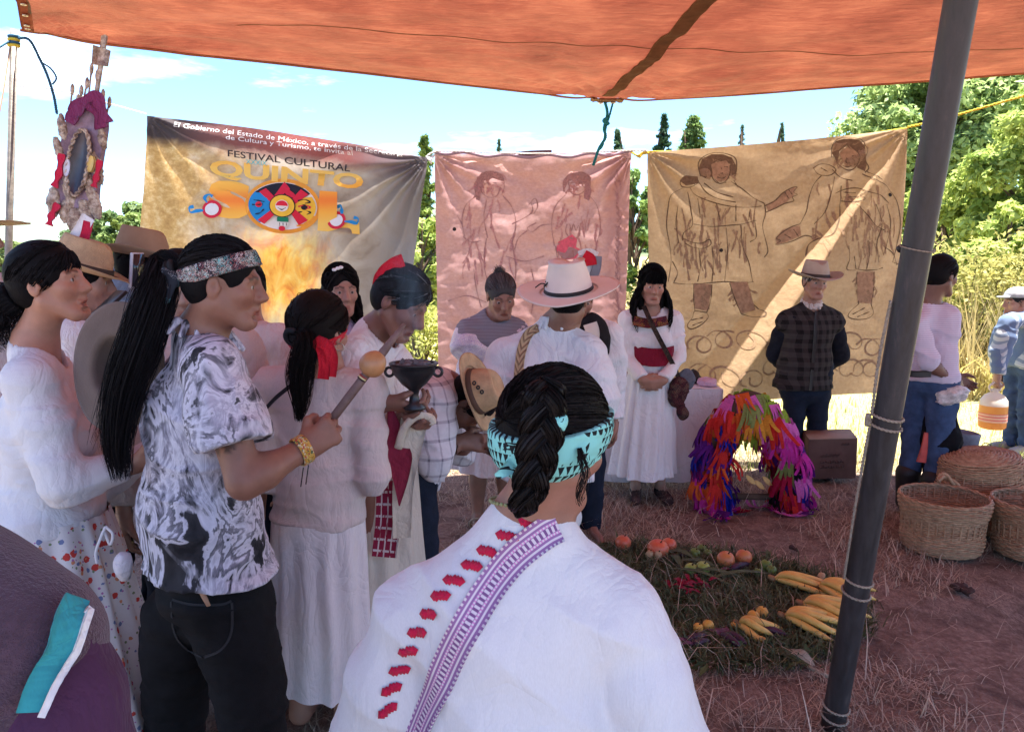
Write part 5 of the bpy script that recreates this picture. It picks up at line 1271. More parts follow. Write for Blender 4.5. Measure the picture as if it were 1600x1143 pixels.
def band(root, J, mat, z0, z1, tilt=0.0, off=.019, name='headband', res=.004, y0=0.0, amp=.0025, ears=False, back_z=None, roll=0.0):
    """folded cloth tied round the head: a shell between two tilted planes (head space)"""
    C, R, s = J['HC'], J['h'], J['hs']; d = SDF()
    def q(x, y, z): return C + R @ (A(x, y, z) * s)
    d.ell(q(0, -.012, .045), (A(.073, .093, .082) + off) * s, R, .01)
    if back_z is not None: d.ell(q(0, -.05, .0), A(.066 + off * .6, .055 + off * .6, .07) * s, R, .03)
    c_, s__ = cos(radians(tilt)), sin(radians(tilt))
    nn = R @ nrm(A(sin(radians(roll)), -s__, c_)); pt0, pt1 = q(0, y0, z0), q(0, y0, z1)
    def post(P, D):
        h0 = (pt0 - P) @ nn; h1 = (P - pt1) @ nn
        L = ((P - C) @ R) / s; n_ = vnoise(np.stack([np.arctan2(L[:, 0], L[:, 1]) * 3 + L[:, 2] * 30, L[:, 2] * 130, 0 * L[:, 0]], 1), 4)
        return np.maximum(np.maximum(D + amp * n_, h0), h1)
    V, Q = d.mesh(res, post=post)
    uv = None
    return put(name, Geo().add(V, Q), mat, root)
def person(label, base, group=None): return thing('person', base, label, 'person', group)
# ------------------------------------------------------------------ the near people
BLACK = (.010, .009, .010); BROWNB = (.016, .011, .009)
def marble():
    t = NT('marbled_shirt'); v = t.coord()
    st = t.noise(t.mapping(v, (1.0, 1.0, .6), (.3, .2, .5)), 4.2, 5, .55, 3.0); w = t.noise(t.mapping(v, (1.3, 1.3, .7), (.1, .5, .2)), 7.0, 6, .6, 2.2)
    c = t.ramp(st, [(.34, (.012, .012, .016)), (.415, (.035, .035, .042)), (.43, (.45, .44, .52)), (.47, (.58, .57, .66)), (.49, (.10, .10, .12)), (.525, (.24, .23, .28)), (.54, (.62, .61, .70)), (.60, (.40, .39, .47)), (.63, (.05, .05, .06)), (.70, (.55, .54, .62))])
    lt = t.ramp(w, [(.38, (.035, .035, .042)), (.45, (.30, .29, .36)), (.5, (.62, .61, .69)), (.58, (.36, .35, .43)), (.62, (.60, .59, .68)), (.68, (.06, .06, .07))])
    c = t.mix(t.ramp(t.noise(v, 3.0, 3, .5, 1.5), [(.45, (0,) * 3), (.53, (1,) * 3)]), c, lt)
    t.base(c, .8, .2); t.bump(t.noise(v, 18, 4, .5, .6), .35, .012); return t.m
def floral():
    t = NT('floral_skirt_cloth'); v = t.coord(); c = (.70, .66, .66)
    base = t.ramp(t.noise(v, 5, 4), [(.3, scl(c, .92)), (.7, c)])
    for sc_, sd, th, colr in ((26, 0, .20, (.55, .06, .05)), (34, 3.3, .16, (.60, .26, .14)), (30, 7.1, .17, (.16, .20, .36)), (44, 1.7, .15, (.20, .26, .14)), (52, 5.2, .13, (.42, .16, .36))):
        vo = t.n('TexVoronoi', {'Vector': t.mapping(v, loc=(sd, sd * .7, sd * .3)), 'Scale': sc_})
        dn = t.math('ADD', vo.outputs['Distance'], t.math('MULTIPLY', t.math('SUBTRACT', t.noise(v, 90, 3, .6), .5), .28))
        rnd = t.sep(vo.outputs['Color'])[0]
        m_ = t.math('MULTIPLY', t.math('LESS_THAN', dn, th * 1.25), t.math('GREATER_THAN', rnd, .22)); base = t.mix(m_, base, colr)
    t.base(base, .9, .1); t.bump(t.noise(v, 20, 4), .3, .01); return t.m
def paisley(name, bg, inks, scale=70, th=.10):
    t = NT(name); v = t.coord(); base = t.ramp(t.noise(v, 20, 3), [(.3, scl(bg, .8)), (.7, scl(bg, 1.2))])
    for i, ink in enumerate(inks):
        f = t.noise(t.mapping(v, loc=(i * 3.1, i, 0)), scale * (.6 + .25 * i), 3, .6, 3.5)
        m_ = t.math('LESS_THAN', t.math('ABSOLUTE', t.math('SUBTRACT', f, .5)), .012 + .006 * (i % 2))
        big = t.math('GREATER_THAN', t.noise(t.mapping(v, loc=(i * 1.7, 2, i)), 18, 2), .47); base = t.mix(t.math('MULTIPLY', m_, big), base, ink)
    t.base(base, .85, .2); t.bump(t.noise(v, 60, 3), .2, .005); return t.m
def arrows(name, bg, ink):
    """turquoise bandana with rows of black stepped arrowheads"""
    t = NT(name); uv = t.coord(); x, y, z = t.sep(uv)
    ang = t.math('MULTIPLY', t.math('ARCTAN2', x, y), 9.5); row = t.math('MULTIPLY', z, 58)
    fx = t.math('FRACT', ang); fz = t.math('FRACT', row)
    tri = t.math('LESS_THAN', t.math('ABSOLUTE', t.math('SUBTRACT', fx, .5)), t.math('MULTIPLY', fz, .42))
    zone = t.math('GREATER_THAN', t.noise(t.mapping(uv, loc=(4, 2, 1)), 13, 2), .50)
    st = t.math('LESS_THAN', t.math('ABSOLUTE', t.math('SUBTRACT', t.noise(t.mapping(uv, (1, 1, 3.5), (.5, .3, .2)), 20, 2), .5)), .045)
    zone2 = t.math('LESS_THAN', t.noise(t.mapping(uv, loc=(1, 7, 3)), 11, 2), .43)
    f = t.math('MAXIMUM', t.math('MULTIPLY', tri, zone), t.math('MULTIPLY', st, zone2))
    t.base(t.mix(f, t.ramp(t.noise(uv, 15, 3), [(.3, scl(bg, .85)), (.7, bg)]), ink), .85, .2); t.bump(t.noise(uv, 40, 4), .3, .008); return t.m

import mathutils.bvhtree as _bv
def drape(ob, pts, n, lift):
    me = ob.data; off = A(*ob.matrix_world.translation) if False else wloc(ob)
    vs = [tuple(A(*v.co) + off) for v in me.vertices]; tr = _bv.BVHTree.FromPolygons(vs, [tuple(p.vertices) for p in me.polygons])
    q = spline(np.column_stack([np.asarray(pts, float), np.zeros(len(pts))]), n); P = []; Nn = []
    for x, y, _ in q:
        h = tr.ray_cast((0, 0, CAMH), tuple(nrm(ray(x, y))))
        if h[0] is not None: nn = A(*h[1]); nn = nn if nn[1] < 0 else -nn; P.append(A(*h[0])); Nn.append(nn)
    if len(P) < 8: print('DRAPE MISS', pts[0]); return np.stack([at(x, y, 1.05) for x, y, _ in q]), np.tile(A(0, -1, 0), (n, 1))
    P = np.array(P); Nn = np.array(Nn)
    ker = np.ones(7) / 7
    def sm(M): 
        M2 = np.vstack([M[:1]] * 3 + [M] + [M[-1:]] * 3); return np.stack([np.convolve(M2[:, k], ker, 'valid') for k in range(3)], 1)
    Nn = sm(Nn); Nn /= np.linalg.norm(Nn, axis=1)[:, None]
    return sm(P) + Nn * lift, Nn

# --- woman in white at the left edge
J = skel(tuple(at(78, 880, 2.130)[:2]), 1.66, 72, .01, head=(14, 0, 0), hs=.90)
J['HC'] = at(78, 446, 2.110); J['h'] = Rz(86, -10, 0); J['N'] = at(54, 538, 2.130); J['C'] = at(72, 665, 2.130); J['W'] = at(78, 780, 2.140)
J['shR'] = at(50, 596, 2.010); J['shL'] = at(84, 592, 2.250); J['elR'] = at(98, 752, 1.970); J['wrR'] = at(208, 726, 2.090); J['elL'] = at(140, 760, 2.310); J['wrL'] = at(250, 700, 2.310)
J['hdR'] = (A(.9, .3, .2), A(0, .6, .8)); J['hdL'] = (A(.9, 0, .3), A(0, -.6, .8)); J['thR'] = A(0, 0, 1); J['thL'] = A(0, 0, 1)
w1 = person('woman in a white long sleeved top and floral skirt, singing in profile', (J['p'][0], J['p'][1], 0))
body(w1, J, (.37, .185, .125), handres=.006, hres=.0034, face=dict(mouth=.006, nose=.95))
WHITE1 = cloth('white_jersey', (.68, .67, .70), .03, 500, .35, 10)
top(w1, J, WHITE1, 'top', .012, 1.12, at(80, 826, 2.070)[2], 1.92, .012, .0066, .0055, 3, .068, bust=.025, sl_r=1.06, fx=9, fz=15)
skirt(w1, J, floral(), at(80, 800, 2.130)[2], .12, .190, .34, 'skirt', 17, .016, 220, 60, .85, seed=2, gather=.7)
BLK = (.012, .011, .013)
hair_cap(w1, J, BLK, .014, strand_tie=(0, -.105, -.03), n=900, win=((0, .115, -.03), (.080, .064, .100)))
tail(w1, [J['HC'] + J['h'] @ A(0, -.098, -.012), J['HC'] + J['h'] @ A(0, -.140, -.03), J['HC'] + J['h'] @ A(.0, -.165, -.08), J['HC'] + J['h'] @ A(0, -.15, -.15)], .045, .062, BLK, 420, name='hair_bun', spread=.4, fan=.01)
cw = spline([at(165, 822, 1.940), at(158, 838, 1.930), at(150, 862, 1.930), at(152, 880, 1.930)], 20); g = Geo().add(*tube(cw, .004, 6)); g.add(*tube(spline([at(165, 822, 1.940), at(176, 834, 1.940), at(172, 850, 1.940), at(163, 830, 1.940)], 18), .004, 6))
put('drawstring', g, WHITE1, w1)

# --- man with the patterned bandana
J = skel(tuple(at(322, 900, 1.950)[:2]), 1.70, 56, .0, wsh=.112, head=(28, 3, 0), hs=.87)
J['HC'] = at(350, 447, 1.880); J['h'] = Rz(84, 4, 0); J['N'] = at(314, 524, 1.920); J['C'] = at(312, 660, 1.940); J['W'] = at(314, 800, 1.950); J['P'] = at(330, 905, 1.950)
J['shR'] = at(334, 576, 1.790); J['shL'] = at(324, 562, 2.090); J['elR'] = at(382, 752, 1.725); J['wrR'] = at(474, 702, 1.825); J['elL'] = at(340, 800, 2.200); J['wrL'] = at(360, 870, 2.340)
J['hdR'] = (A(.78, .42, .50), A(-.25, .95, -.1)); J['thR'] = A(.2, 0, 1); J['hdL'] = (A(.5, .6, .5), A(0, 0, 1)); J['thL'] = A(0, 1, 0)
J['knR'] = at(418, 1210, 1.870); J['anR'] = A(J['knR'][0] + .02, 1.85, .08); J['toeR'] = J['anR'] + A(.14, .08, -.05); J['hipR'] = at(360, 960, 1.910); J['hipL'] = at(290, 955, 2.010)
J['knL'] = at(268, 1190, 2.110); J['anL'] = A(J['knL'][0] - .01, 2.11, .08); J['toeL'] = J['anL'] + A(.12, .12, -.05)
m1 = person('man with long ponytail, patterned bandana and marbled shirt, holding a rattle', (J['p'][0], J['p'][1], 0))
JM = J
bo = body(m1, J, (.225, .105, .072), res=.0060, hres=.0033, fem=False, face=dict(nose=1.08, jaw=1.08), hkw=dict(R=dict(curl=(62, 92, 62), tcurl=48, s=1.0), L=dict(curl=(60, 80, 50))), handres=.004)
_me = bo.data; _co = np.empty(len(_me.vertices) * 3, np.float32); _me.vertices.foreach_get('co', _co); _co = _co.reshape(-1, 3) + wloc(m1)
_ca = np.empty(len(_me.vertices) * 4, np.float32); _me.color_attributes['Col'].data.foreach_get('color', _ca); _ca = _ca.reshape(-1, 4)
_tp = J['shR'] + (J['elR'] - J['shR']) * .60; _ax = nrm(J['elR'] - J['shR']); _l = (_co - _tp) @ _ax; _dd = np.linalg.norm(_co - _tp, axis=1)
_fr = vnoise(np.stack([(_co[:, 0]) * 130, _co[:, 1] * 130, _l * 12], 1), 4) * .5 + .5
_tm = (_dd < .09) & (_l < .012 + .034 * _fr) & (_l > -.09) & (_co[:, 1] < _tp[1] + .01) & (np.abs(_co[:, 0] - _tp[0]) < .032)
_ca[_tm, :3] *= .28; _me.color_attributes['Col'].data.foreach_set('color', _ca.ravel())
top(m1, J, marble(), 'shirt', .016, 1.16, at(320, 880, 1.950)[2], .66, .038, .006, .007, 6, .070, fem=False, sl_r=1.12, fx=10, fz=6)
trousers(m1, J, plain('black_denim', (.0065, .0065, .008), .85, .3, 40, .25, 300, .2), 'jeans', .014, 1.16, seed=5, amp=.007)
cl = SDF(); up = nrm(J['HC'] - J['N'])
for a0 in np.linspace(-2.6, 2.6, 15):
    dv = J['R'] @ A(sin(a0), cos(a0), 0); cl.cap(J['N'] + dv * .070 + A(0, 0, .03 - .022 * cos(a0) - .005), J['N'] + dv * .098 + A(0, 0, -.008 - .03 * cos(a0)), .009, .008, k=.02)
V, Q = cl.mesh(.005); put('collar', Geo().add(V, Q), marble(), m1)
hair_cap(m1, J, BLK, .015, strand_tie=(0, -.112, .03), n=1100, win=((0, .112, -.035), (.079, .066, .100)))
band(m1, J, paisley('bandana_print', (.018, .022, .032), [(.55, .55, .58), (.14, .42, .44), (.55, .14, .14), (.6, .58, .5)], 42), .030, .079, 20, .0225, 'bandana', .0035)
_h = lambda x, y, z: JM['HC'] + JM['h'] @ A(x, y, z)
kd = SDF(); kd.ell(_h(.02, -.108, .010), A(.02, .016, .02), None, .01); kd.cap(_h(.03, -.112, .0), _h(.045, -.118, -.045), .012, .006, k=.01, flat=(A(0, 1, 0), .5)); kd.cap(_h(.02, -.11, .01), _h(.03, -.13, .03), .012, .008, k=.01)
V, Q = kd.mesh(.004); put('bandana_knot', Geo().add(V, Q), paisley('bandana_print_knot', (.018, .022, .032), [(.42, .42, .45), (.10, .30, .32)], 90), m1)
for k in range(2):
    put('hair_tie', Geo().add(*ring(_h(.0, -.118 - .010 * k, .030 - .004 * k), .021, .008, 18, 7, J['h'] @ A(0, 1, .3))), plain('hair_tie_black', (.015, .017, .02), .8), m1)
tail(m1, [_h(0, -.105, .034), at(258, 414, 1.890), at(246, 455, 1.850), at(222, 525, 1.820), at(194, 610, 1.820), at(182, 690, 1.820), at(188, 748, 1.830)], .022, .056, BLK, 1400, 30, 'ponytail', .85, .005, fan=.010, endvar=.35)
tail(m1, [_h(0, -.105, .034), at(256, 420, 1.890), at(234, 490, 1.830), at(186, 600, 1.810), at(160, 700, 1.810)], .016, .026, BLK, 160, 30, 'loose_strands', .7, .010, fan=.028, core=False, thick=.0007, endvar=.5)
put('comb_handle', Geo().add(*tube(spline([at(303, 902, 1.775), at(314, 922, 1.772), at(326, 946, 1.775)], 8), [.006, .007, .008, .008, .008, .008, .007, .006], 8, flat=.5)), plain('light_wood', (.42, .24, .16), .6, .15, 30), m1)
g = Geo().add(*tube(spline([at(196, 862, 1.950), at(192, 880, 1.940), at(196, 905, 1.940)], 8), [.012, .018, .022, .024, .024, .022, .018, .012], 10)); put('belt_pouch', g, cloth('pouch_cloth', (.66, .62, .66)), m1)
g = Geo(); wr = J['wrR']; D_ = nrm(J['wrR'] - J['elR'])
t = NT('beaded_band'); v = t.coord(); vo = t.n('TexVoronoi', {'Vector': v, 'Scale': 260}); rr_ = t.sep(vo.outputs['Color'])[0]
t.base(t.ramp(rr_, [(.0, (.62, .34, .05)), (.45, (.70, .46, .10)), (.6, (.50, .07, .04)), (.75, (.66, .60, .40)), (.9, (.10, .16, .06))], 'CONSTANT'), .35, .5); t.bump(vo.outputs['Distance'], .8, .004)
a = np.linspace(0, 2 * pi, 30); u_ = nrm(np.cross(D_, A(0, 0, 1))); w_ = np.cross(D_, u_)
for k in np.linspace(-.012, .012, 7): g.add(*tube(wr + D_ * (k - .004) + (.0335) * (np.cos(a)[:, None] * u_ * .95 + np.sin(a)[:, None] * w_ * 1.05), .0028, 6, False))
put('bracelet', g, t.m, m1)
for px in ((470, 738), (478, 734)):
    put('bracelet_thread', Geo().add(*tube(spline([at(px[0] + 4, px[1] - 8, 1.38), at(px[0], px[1] + 22, 1.38)], 5), .0011, 5)), plain('black_thread', (.01, .01, .01)), m1)
jn = [o for o in m1.children if o.name.startswith('jeans')][0]; STI = plain('dark_stitching', (.028, .027, .03), .9)
for pts in ([(268, 936), (300, 944), (345, 944), (362, 938)], [(268, 936), (272, 985), (290, 1012), (318, 1026)], [(362, 938), (362, 985), (346, 1014), (318, 1026)]):
    P_, N_ = drape(jn, pts, 40, .003); put('pocket_seam', Geo().add(*ribbon(P_, .006, N_, thick=.003)), STI, m1)
# rattle in his fist
HD = J['wrR'] + nrm(J['hdR'][0]) * .086 + nrm(A(-.25, .95, -.1)) * .030
s0 = at(530, 640, HD[1] + .01); s1 = at(600, 548, HD[1] + .03); sd = nrm(s1 - s0)
rat = thing('rattle', s0, 'round tan gourd rattle on a wooden stick held in a raised fist', 'rattle')
put('stick', Geo().add(*tube(np.array([s0 - sd * .06, s0 + sd * .05, s1, s1 + sd * .085]), [.011, .0115, .011, .005], 10)), plain('stick_wood', (.16, .10, .09), .6, .3, 40, .3, 90), rat)
gc = at(583, 568, HD[1] + .022); u_ = nrm(np.cross(sd, A(0, 1, 0))); B_ = np.stack([u_, np.cross(sd, u_), sd], 1)
aa = np.linspace(0.02, pi - .02, 20); put('gourd', Geo().add(*lathe(np.stack([np.sin(aa) * .033 * (1 + .1 * np.cos(aa)), -np.cos(aa) * .035], 1), gc, 28, B_)), plain('gourd_shell', (.42, .20, .085), .38, .22, 26, .1, 60, .5), rat)
for k, cc in ((-.045, (.7, .6, .3)), (-.049, (.05, .03, .03)), (-.041, (.35, .06, .05))): put('binding', Geo().add(*ring(gc + sd * k, .0098, .0022, 16, 6, sd)), plain('binding_%d' % (cc[0] * 100), cc, .6), rat)
# brown felt hat hanging at his back
hb = at(172, 572, 1.940); Rh = Rz(0); ax = nrm(A(-.35, -.80, .15)); u_ = nrm(np.cross(A(0, 0, 1), ax)); B_ = np.stack([u_, np.cross(ax, u_), ax], 1)
hat(None, hb + ax * -.01, np.stack([B_[:, 0], B_[:, 1], -B_[:, 2]], 1) * A(1, 1, 1), plain('brown_felt', (.14, .105, .09), .95, .15, 12, .2, 120, .05, 0, .2), .165, .075, .09, .004, .02, 'round brown felt hat hanging behind the ponytail', None, 1.05)

# --- woman with the red ribbon, from behind
J = skel(tuple(at(500, 900, 2.450)[:2]), 1.55, 14, .01, wsh=.105, head=(8, 4, 0), hs=.98)
J['HC'] = at(499, 521, 2.430); J['N'] = at(500, 585, 2.450); J['shL'] = at(428, 605, 2.470); J['shR'] = at(571, 612, 2.430); J['C'] = at(500, 660, 2.450); J['W'] = at(500, 745, 2.450); J['P'] = at(498, 815, 2.450)
J['elR'] = at(583, 748, 2.390); J['wrR'] = at(560, 752, 2.610); J['elL'] = at(420, 745, 2.450); J['wrL'] = at(450, 730, 2.670)
J['hdR'] = (A(-.3, 1, .3), A(0, 0, 1)); J['hdL'] = (A(.2, 1, .3), A(0, 0, 1)); J['thR'] = A(1, 0, 0); J['thL'] = A(-1, 0, 0)
w2 = person('woman seen from behind in a beige cardigan with red hair ribbon', (J['p'][0], J['p'][1], 0))
body(w2, J, (.33, .17, .12), hres=.005, res=.010, handres=.008)
KNIT = cloth('beige_knit', (.62, .52, .50), .08, 260, .4, 9)
top(w2, J, KNIT, 'cardigan', .012, .93, at(500, 812, 2.450)[2], 1.98, .010, .007, .006, 8, .066, sl_r=1.04, fx=10, fz=10)
skirt(w2, J, cloth('pale_skirt', (.74, .68, .69), .04, 300, .4, 10), at(500, 806, 2.450)[2], at(500, 1062, 2.450)[2], .158, .172, 'skirt', 12, .009, 160, 40, .8, seed=5)
hair_cap(w2, J, (.016, .012, .011), .017, strand_tie=(-.012, -.118, -.012), n=1100, win=((0, .125, -.02), (.078, .064, .1)))
tail(w2, [J['HC'] + J['h'] @ A(-.010, -.112, -.008), at(478, 535, 2.280), at(470, 580, 2.270), at(470, 625, 2.280), at(468, 658, 2.290)], .020, .042, (.012, .010, .010), 600, 26, 'ponytail', .5, .005)
RED = cloth('red_ribbon', (.58, .012, .030), .12, 300, .5, 30, .6)
band(w2, J, RED, -.046, .0, 14, .0215, 'hair_ribbon', .004, back_z=0, roll=0)
put('hair_tie', Geo().add(*ring(J['HC'] + J['h'] @ A(-.010, -.122, -.008), .022, .010, 18, 7, J['h'] @ A(0, 1, .4))), plain('hair_tie_black', (.015, .017, .02)), w2)
for P_ in ([at(494, 531, 2.270), at(511, 540, 2.250), at(519, 560, 2.250), at(516, 588, 2.260)], [at(490, 531, 2.270), at(503, 545, 2.260), at(507, 570, 2.250), at(505, 592, 2.260)]): strap(w2, P_, .034, A(.2, -1, .2), RED, 'ribbon_end', 24, .002)
put('earring', Geo().add(*ring(J['HC'] + J['h'] @ A(.078, .0, -.040), .012, .002, 16, 6, (0, 1, 0))), BRASS, w2)
st_ = [at(413, 640, 2.420), at(430, 622, 2.330), at(448, 607, 2.320), at(462, 597, 2.330)]; strap(w2, st_, .012, A(0, -1, .2), plain('black_strap', (.02, .018, .022), .7), 'bag_strap', 24)

# --- old woman with the censer
J = skel(tuple(at(590, 900, 2.72)[:2]), 1.56, 128, .05, wsh=.10, head=(-8, 34, 0), hs=.99)
J['HC'] = at(624, 474, 2.64); J['h'] = Rz(112, 30, -6); J['N'] = at(586, 520, 2.70); J['shR'] = at(560, 560, 2.60); J['shL'] = at(600, 556, 2.84); J['C'] = at(588, 600, 2.70); J['W'] = at(586, 690, 2.74); J['P'] = at(588, 760, 2.76)
J['elR'] = at(562, 650, 2.50); J['wrR'] = at(606, 628, 2.44); J['elL'] = at(618, 660, 2.72); J['wrL'] = at(632, 652, 2.50)
J['hdR'] = (A(.95, .0, -.25), A(.1, .5, .8)); J['thR'] = A(0, -.3, 1); J['hdL'] = (A(.7, -.5, -.2), A(0, .2, 1)); J['thL'] = A(0, 0, 1)
w3 = person('old woman in a white shawl bending over a smoking censer', (J['p'][0], J['p'][1], 0))
body(w3, J, (.21, .095, .066), handres=.005, hres=.0044, res=.009, face=dict(old=1.0, nose=1.2), hkw=dict(R=dict(curl=(28, 40, 30), tcurl=30), L=dict(curl=(40, 50, 40))))
SHAWL = cloth('white_shawl', (.76, .74, .75), .04, 240, .6, 12)
top(w3, J, SHAWL, 'shawl', .030, 1.05, at(590, 690, 2.7)[2], 1.55, .02, .007, .010, 11, .062, sl_r=1.25, fx=13, fz=4)
skirt(w3, J, cloth('cream_robe', (.60, .54, .46), .1, 240, .5, 9), at(590, 680, 2.72)[2], .06, .15, .19, 'robe', 11, .014, 140, 40, .85, seed=7)
HG = (.030, .028, .030)
hair_cap(w3, J, HG, .013, strand_tie=(0, -.112, -.01), n=900, gray=.10, win=((0, .116, -.03), (.080, .064, .1)))
for P_, w_ in (([at(590, 440, 2.62), at(600, 424, 2.60), at(615, 412, 2.60), at(630, 406, 2.60)], .045), ([at(588, 448, 2.62), at(592, 432, 2.60), at(604, 420, 2.60), at(618, 414, 2.6)], .035)): strap(w3, P_, w_, A(-.2, -1, .3), RED, 'hair_ribbon', 24, .003)
MAR = cloth('maroon_cloth', (.22, .02, .045), .2, 240, .6, 14)
def woven():
    t = NT('woven_red_white'); uv = t.n('TexCoord').outputs['UV']; x, y, z = t.sep(uv)
    a_ = t.math('LESS_THAN', t.math('FRACT', t.math('MULTIPLY', y, 22)), .2); b_ = t.math('LESS_THAN', t.math('FRACT', t.math('MULTIPLY', x, 4)), .22)
    m_ = t.math('MULTIPLY', t.math('MAXIMUM', a_, b_), t.math('GREATER_THAN', t.noise(uv, 14, 2), .42))
    t.base(t.mix(m_, (.26, .02, .05), (.6, .5, .5)), .9, .1); return t.m
strap(w3, [at(600, 665, 2.50), at(606, 720, 2.50), at(607, 800, 2.52), at(600, 870, 2.55)], .085, A(.1, -1, 0), woven(), 'woven_sash', 30, .004)
g = Geo(); P_ = spline([at(610, 640, 2.46), at(620, 690, 2.45), at(626, 740, 2.45), at(624, 790, 2.46)], 20); g.add(*ribbon(P_, np.concatenate([np.linspace(.02, .085, 10), np.linspace(.085, .004, 10)]), A(.3, -1, .1), thick=.003)); put('hanging_cloth', g, MAR, w3)
g = Geo(); P_ = spline([at(648, 655, 2.45), at(640, 700, 2.46), at(630, 760, 2.48), at(628, 840, 2.5)], 20); g.add(*ribbon(P_, np.linspace(.09, .06, 20), A(.3, -1, .1), thick=.003)); put('hanging_cloth', g, cloth('cream_napkin', (.62, .54, .44)), w3)
g = Geo(); g.add(*tube(spline([at(622, 700, 2.44), at(632, 668, 2.42), at(652, 650, 2.41), at(672, 652, 2.42), at(676, 662, 2.43)], 24), .013, 8, flat=.5)); put('hanging_cloth', g, cloth('cream_napkin', (.62, .54, .44)), w3)
# censer
cz = at(647, 602, 2.42); prof = [(.0, -.075), (.034, -.076), (.036, -.07), (.018, -.055), (.014, -.03), (.018, -.012), (.04, .006), (.062, .034), (.070, .05), (.071, .064), (.078, .068), (.078, .074), (.066, .074), (.062, .06), (.05, .045), (.0, .038)]
cens = thing('censer', cz - A(0, 0, .076), 'black clay censer on a stem held over the offering', 'censer')
CLAY = plain('black_clay', (.014, .015, .018), .32, .3, 20, .2, 60, .5)
put('bowl', Geo().add(*lathe(prof, cz, 36)), CLAY, cens)
for e in (-1, 1): put('handle', Geo().add(*ring(cz + A(e * .077, -.005, .045), .014, .005, 16, 7, (.2, 1, 0))), CLAY, cens)
rg = np.random.default_rng(3); g = Geo()
for k in range(26):
    a_ = rg.random() * 6.3; r_ = .05 * rg.random() ** .5; g.add(*box(cz + A(cos(a_) * r_, sin(a_) * r_, .062 + .014 * rg.random()), A(.02, .018, .014) * (.6 + .7 * rg.random()), Rz(rg.random() * 300, rg.random() * 60), .003))
put('coals', g, plain('ash_coals', (.16, .15, .15), .95, .6, 40), cens, False)

# --- woman with the turquoise headband, back to the camera
J = skel(tuple(at(815, 900, 1.290)[:2]), 1.47, 12, .0, wsh=.118, head=(24, 10, 3), hs=.96)
J['HC'] = at(864, 694, 1.270); J['h'] = Rz(40, 12, 2); J['N'] = at(826, 816, 1.280); J['C'] = at(805, 985, 1.280); J['W'] = at(805, 1130, 1.280); J['P'] = at(805, 1240, 1.280)
J['shL'] = at(652, 955, 1.320); J['shR'] = at(968, 960, 1.240); J['elL'] = at(574, 1190, 1.330); J['elR'] = at(1052, 1190, 1.210); J['wrL'] = at(640, 1330, 1.470); J['wrR'] = at(1010, 1330, 1.410)
J['hdL'] = (A(.1, 1, -.3), A(0, 0, 1)); J['hdR'] = (A(-.1, 1, -.3), A(0, 0, 1)); J['thL'] = A(1, 0, 0); J['thR'] = A(-1, 0, 0)
w4 = person('woman from behind with a dark braid, turquoise headband and white embroidered blouse', (J['p'][0], J['p'][1], 0))
JB = J
body(w4, J, (.26, .125, .088), res=.006, hres=.0036, bw=1.02, handres=.01)
BLOUSE = cloth('white_cotton_blouse', (.66, .65, .68), .03, 520, .30, 8)
blo = top(w4, J, BLOUSE, 'blouse', .020, 1.10, .55, 1.9, .026, .0064, .0072, 15, .052, sl_r=1.12, sk=.008, fx=10, fz=2.2, puff=.006)
skirt(w4, J, cloth('white_petticoat', (.7, .69, .7)), .75, .1, .2, .3, 'skirt', 14, .015, 120, 30, .85, seed=3)
HB = (.015, .012, .012)
hair_cap(w4, J, HB, .016, strand_tie=(-.022, -.118, .035), n=1200, win=((0, .112, -.03), (.079, .068, .098)), back=-.075)
TQ = arrows('turquoise_print', (.26, .66, .62), (.012, .016, .018))
band(w4, J, TQ, -.036, .054, 20, .0265, 'headband', .0032, back_z=0)
_h = lambda x, y, z: JB['HC'] + JB['h'] @ A(x, y, z)
g = Geo(); cpath = spline([at(846, 592, 1.170), at(850, 625, 1.145), at(846, 670, 1.140), at(838, 720, 1.140), at(826, 770, 1.150), at(812, 806, 1.165)], 120); T_, N1_, N2_ = frames(cpath); ph = np.linspace(0, 4.0 * pi, 120); env = np.interp(np.linspace(0, 1, 120), [0, .12, .5, .9, 1], [.30, .90, .92, .66, .22])
rg = np.random.default_rng(8)
Sx = A(1, .2, 0); Sx = nrm(Sx); Sd = A(0, -1, .1)
for k in range(3):
    p_ = ph + k * 2 * pi / 3; c_ = cpath + (np.sin(p_) * .021 * env)[:, None] * Sx + (np.sin(2 * p_) * .010 * env)[:, None] * Sd
    V_, f_, uv_, _ = tube(c_, .0175 * env, 10); g.add(V_, f_, uv_, .7)
    n_ = 140; a_ = rg.random(n_) * 2 * pi; rr_ = .0186 * (.9 + .16 * rg.random(n_)); t_, n1_, n2_ = frames(c_); idx = np.arange(0, 120, 3)
    tw = a_[:, None] + np.linspace(0, 2.0, len(idx))[None]
    st_ = c_[idx][None] + (rr_[:, None] * env[idx])[..., None] * (np.cos(tw)[..., None] * n1_[idx] + np.sin(tw)[..., None] * n2_[idx])
    g.add(*strands(st_, .0013, .0011, np.repeat(np.clip(.9 + .4 * rg.normal(size=(n_, 1)), .3, 2), 3, 1)))
put('braid', g, hairm('hair_braid', HB, .36), w4)
tail(w4, [at(905, 700, 1.170), at(915, 740, 1.150), at(905, 775, 1.150), at(908, 790, 1.150)], .004, .009, HB, 26, 18, 'loose_strands', .5, .003, core=False, thick=.0007)
kd = SDF(); kd.cap(at(868, 668, 1.150), at(874, 655, 1.140), .012, .013, k=.01); kd.cap(at(866, 680, 1.150), at(872, 662, 1.135), .010, .011, k=.01)
V, Q = kd.mesh(.003); put('headband_knot', Geo().add(V, Q), TQ, w4)
g = Geo().add(*ribbon(spline([at(800, 728, 1.170), at(786, 738, 1.160), at(774, 744, 1.160)], 12), np.linspace(.024, .008, 12), A(0, -1, .3), thick=.003)); put('headband_tail', g, TQ, w4)
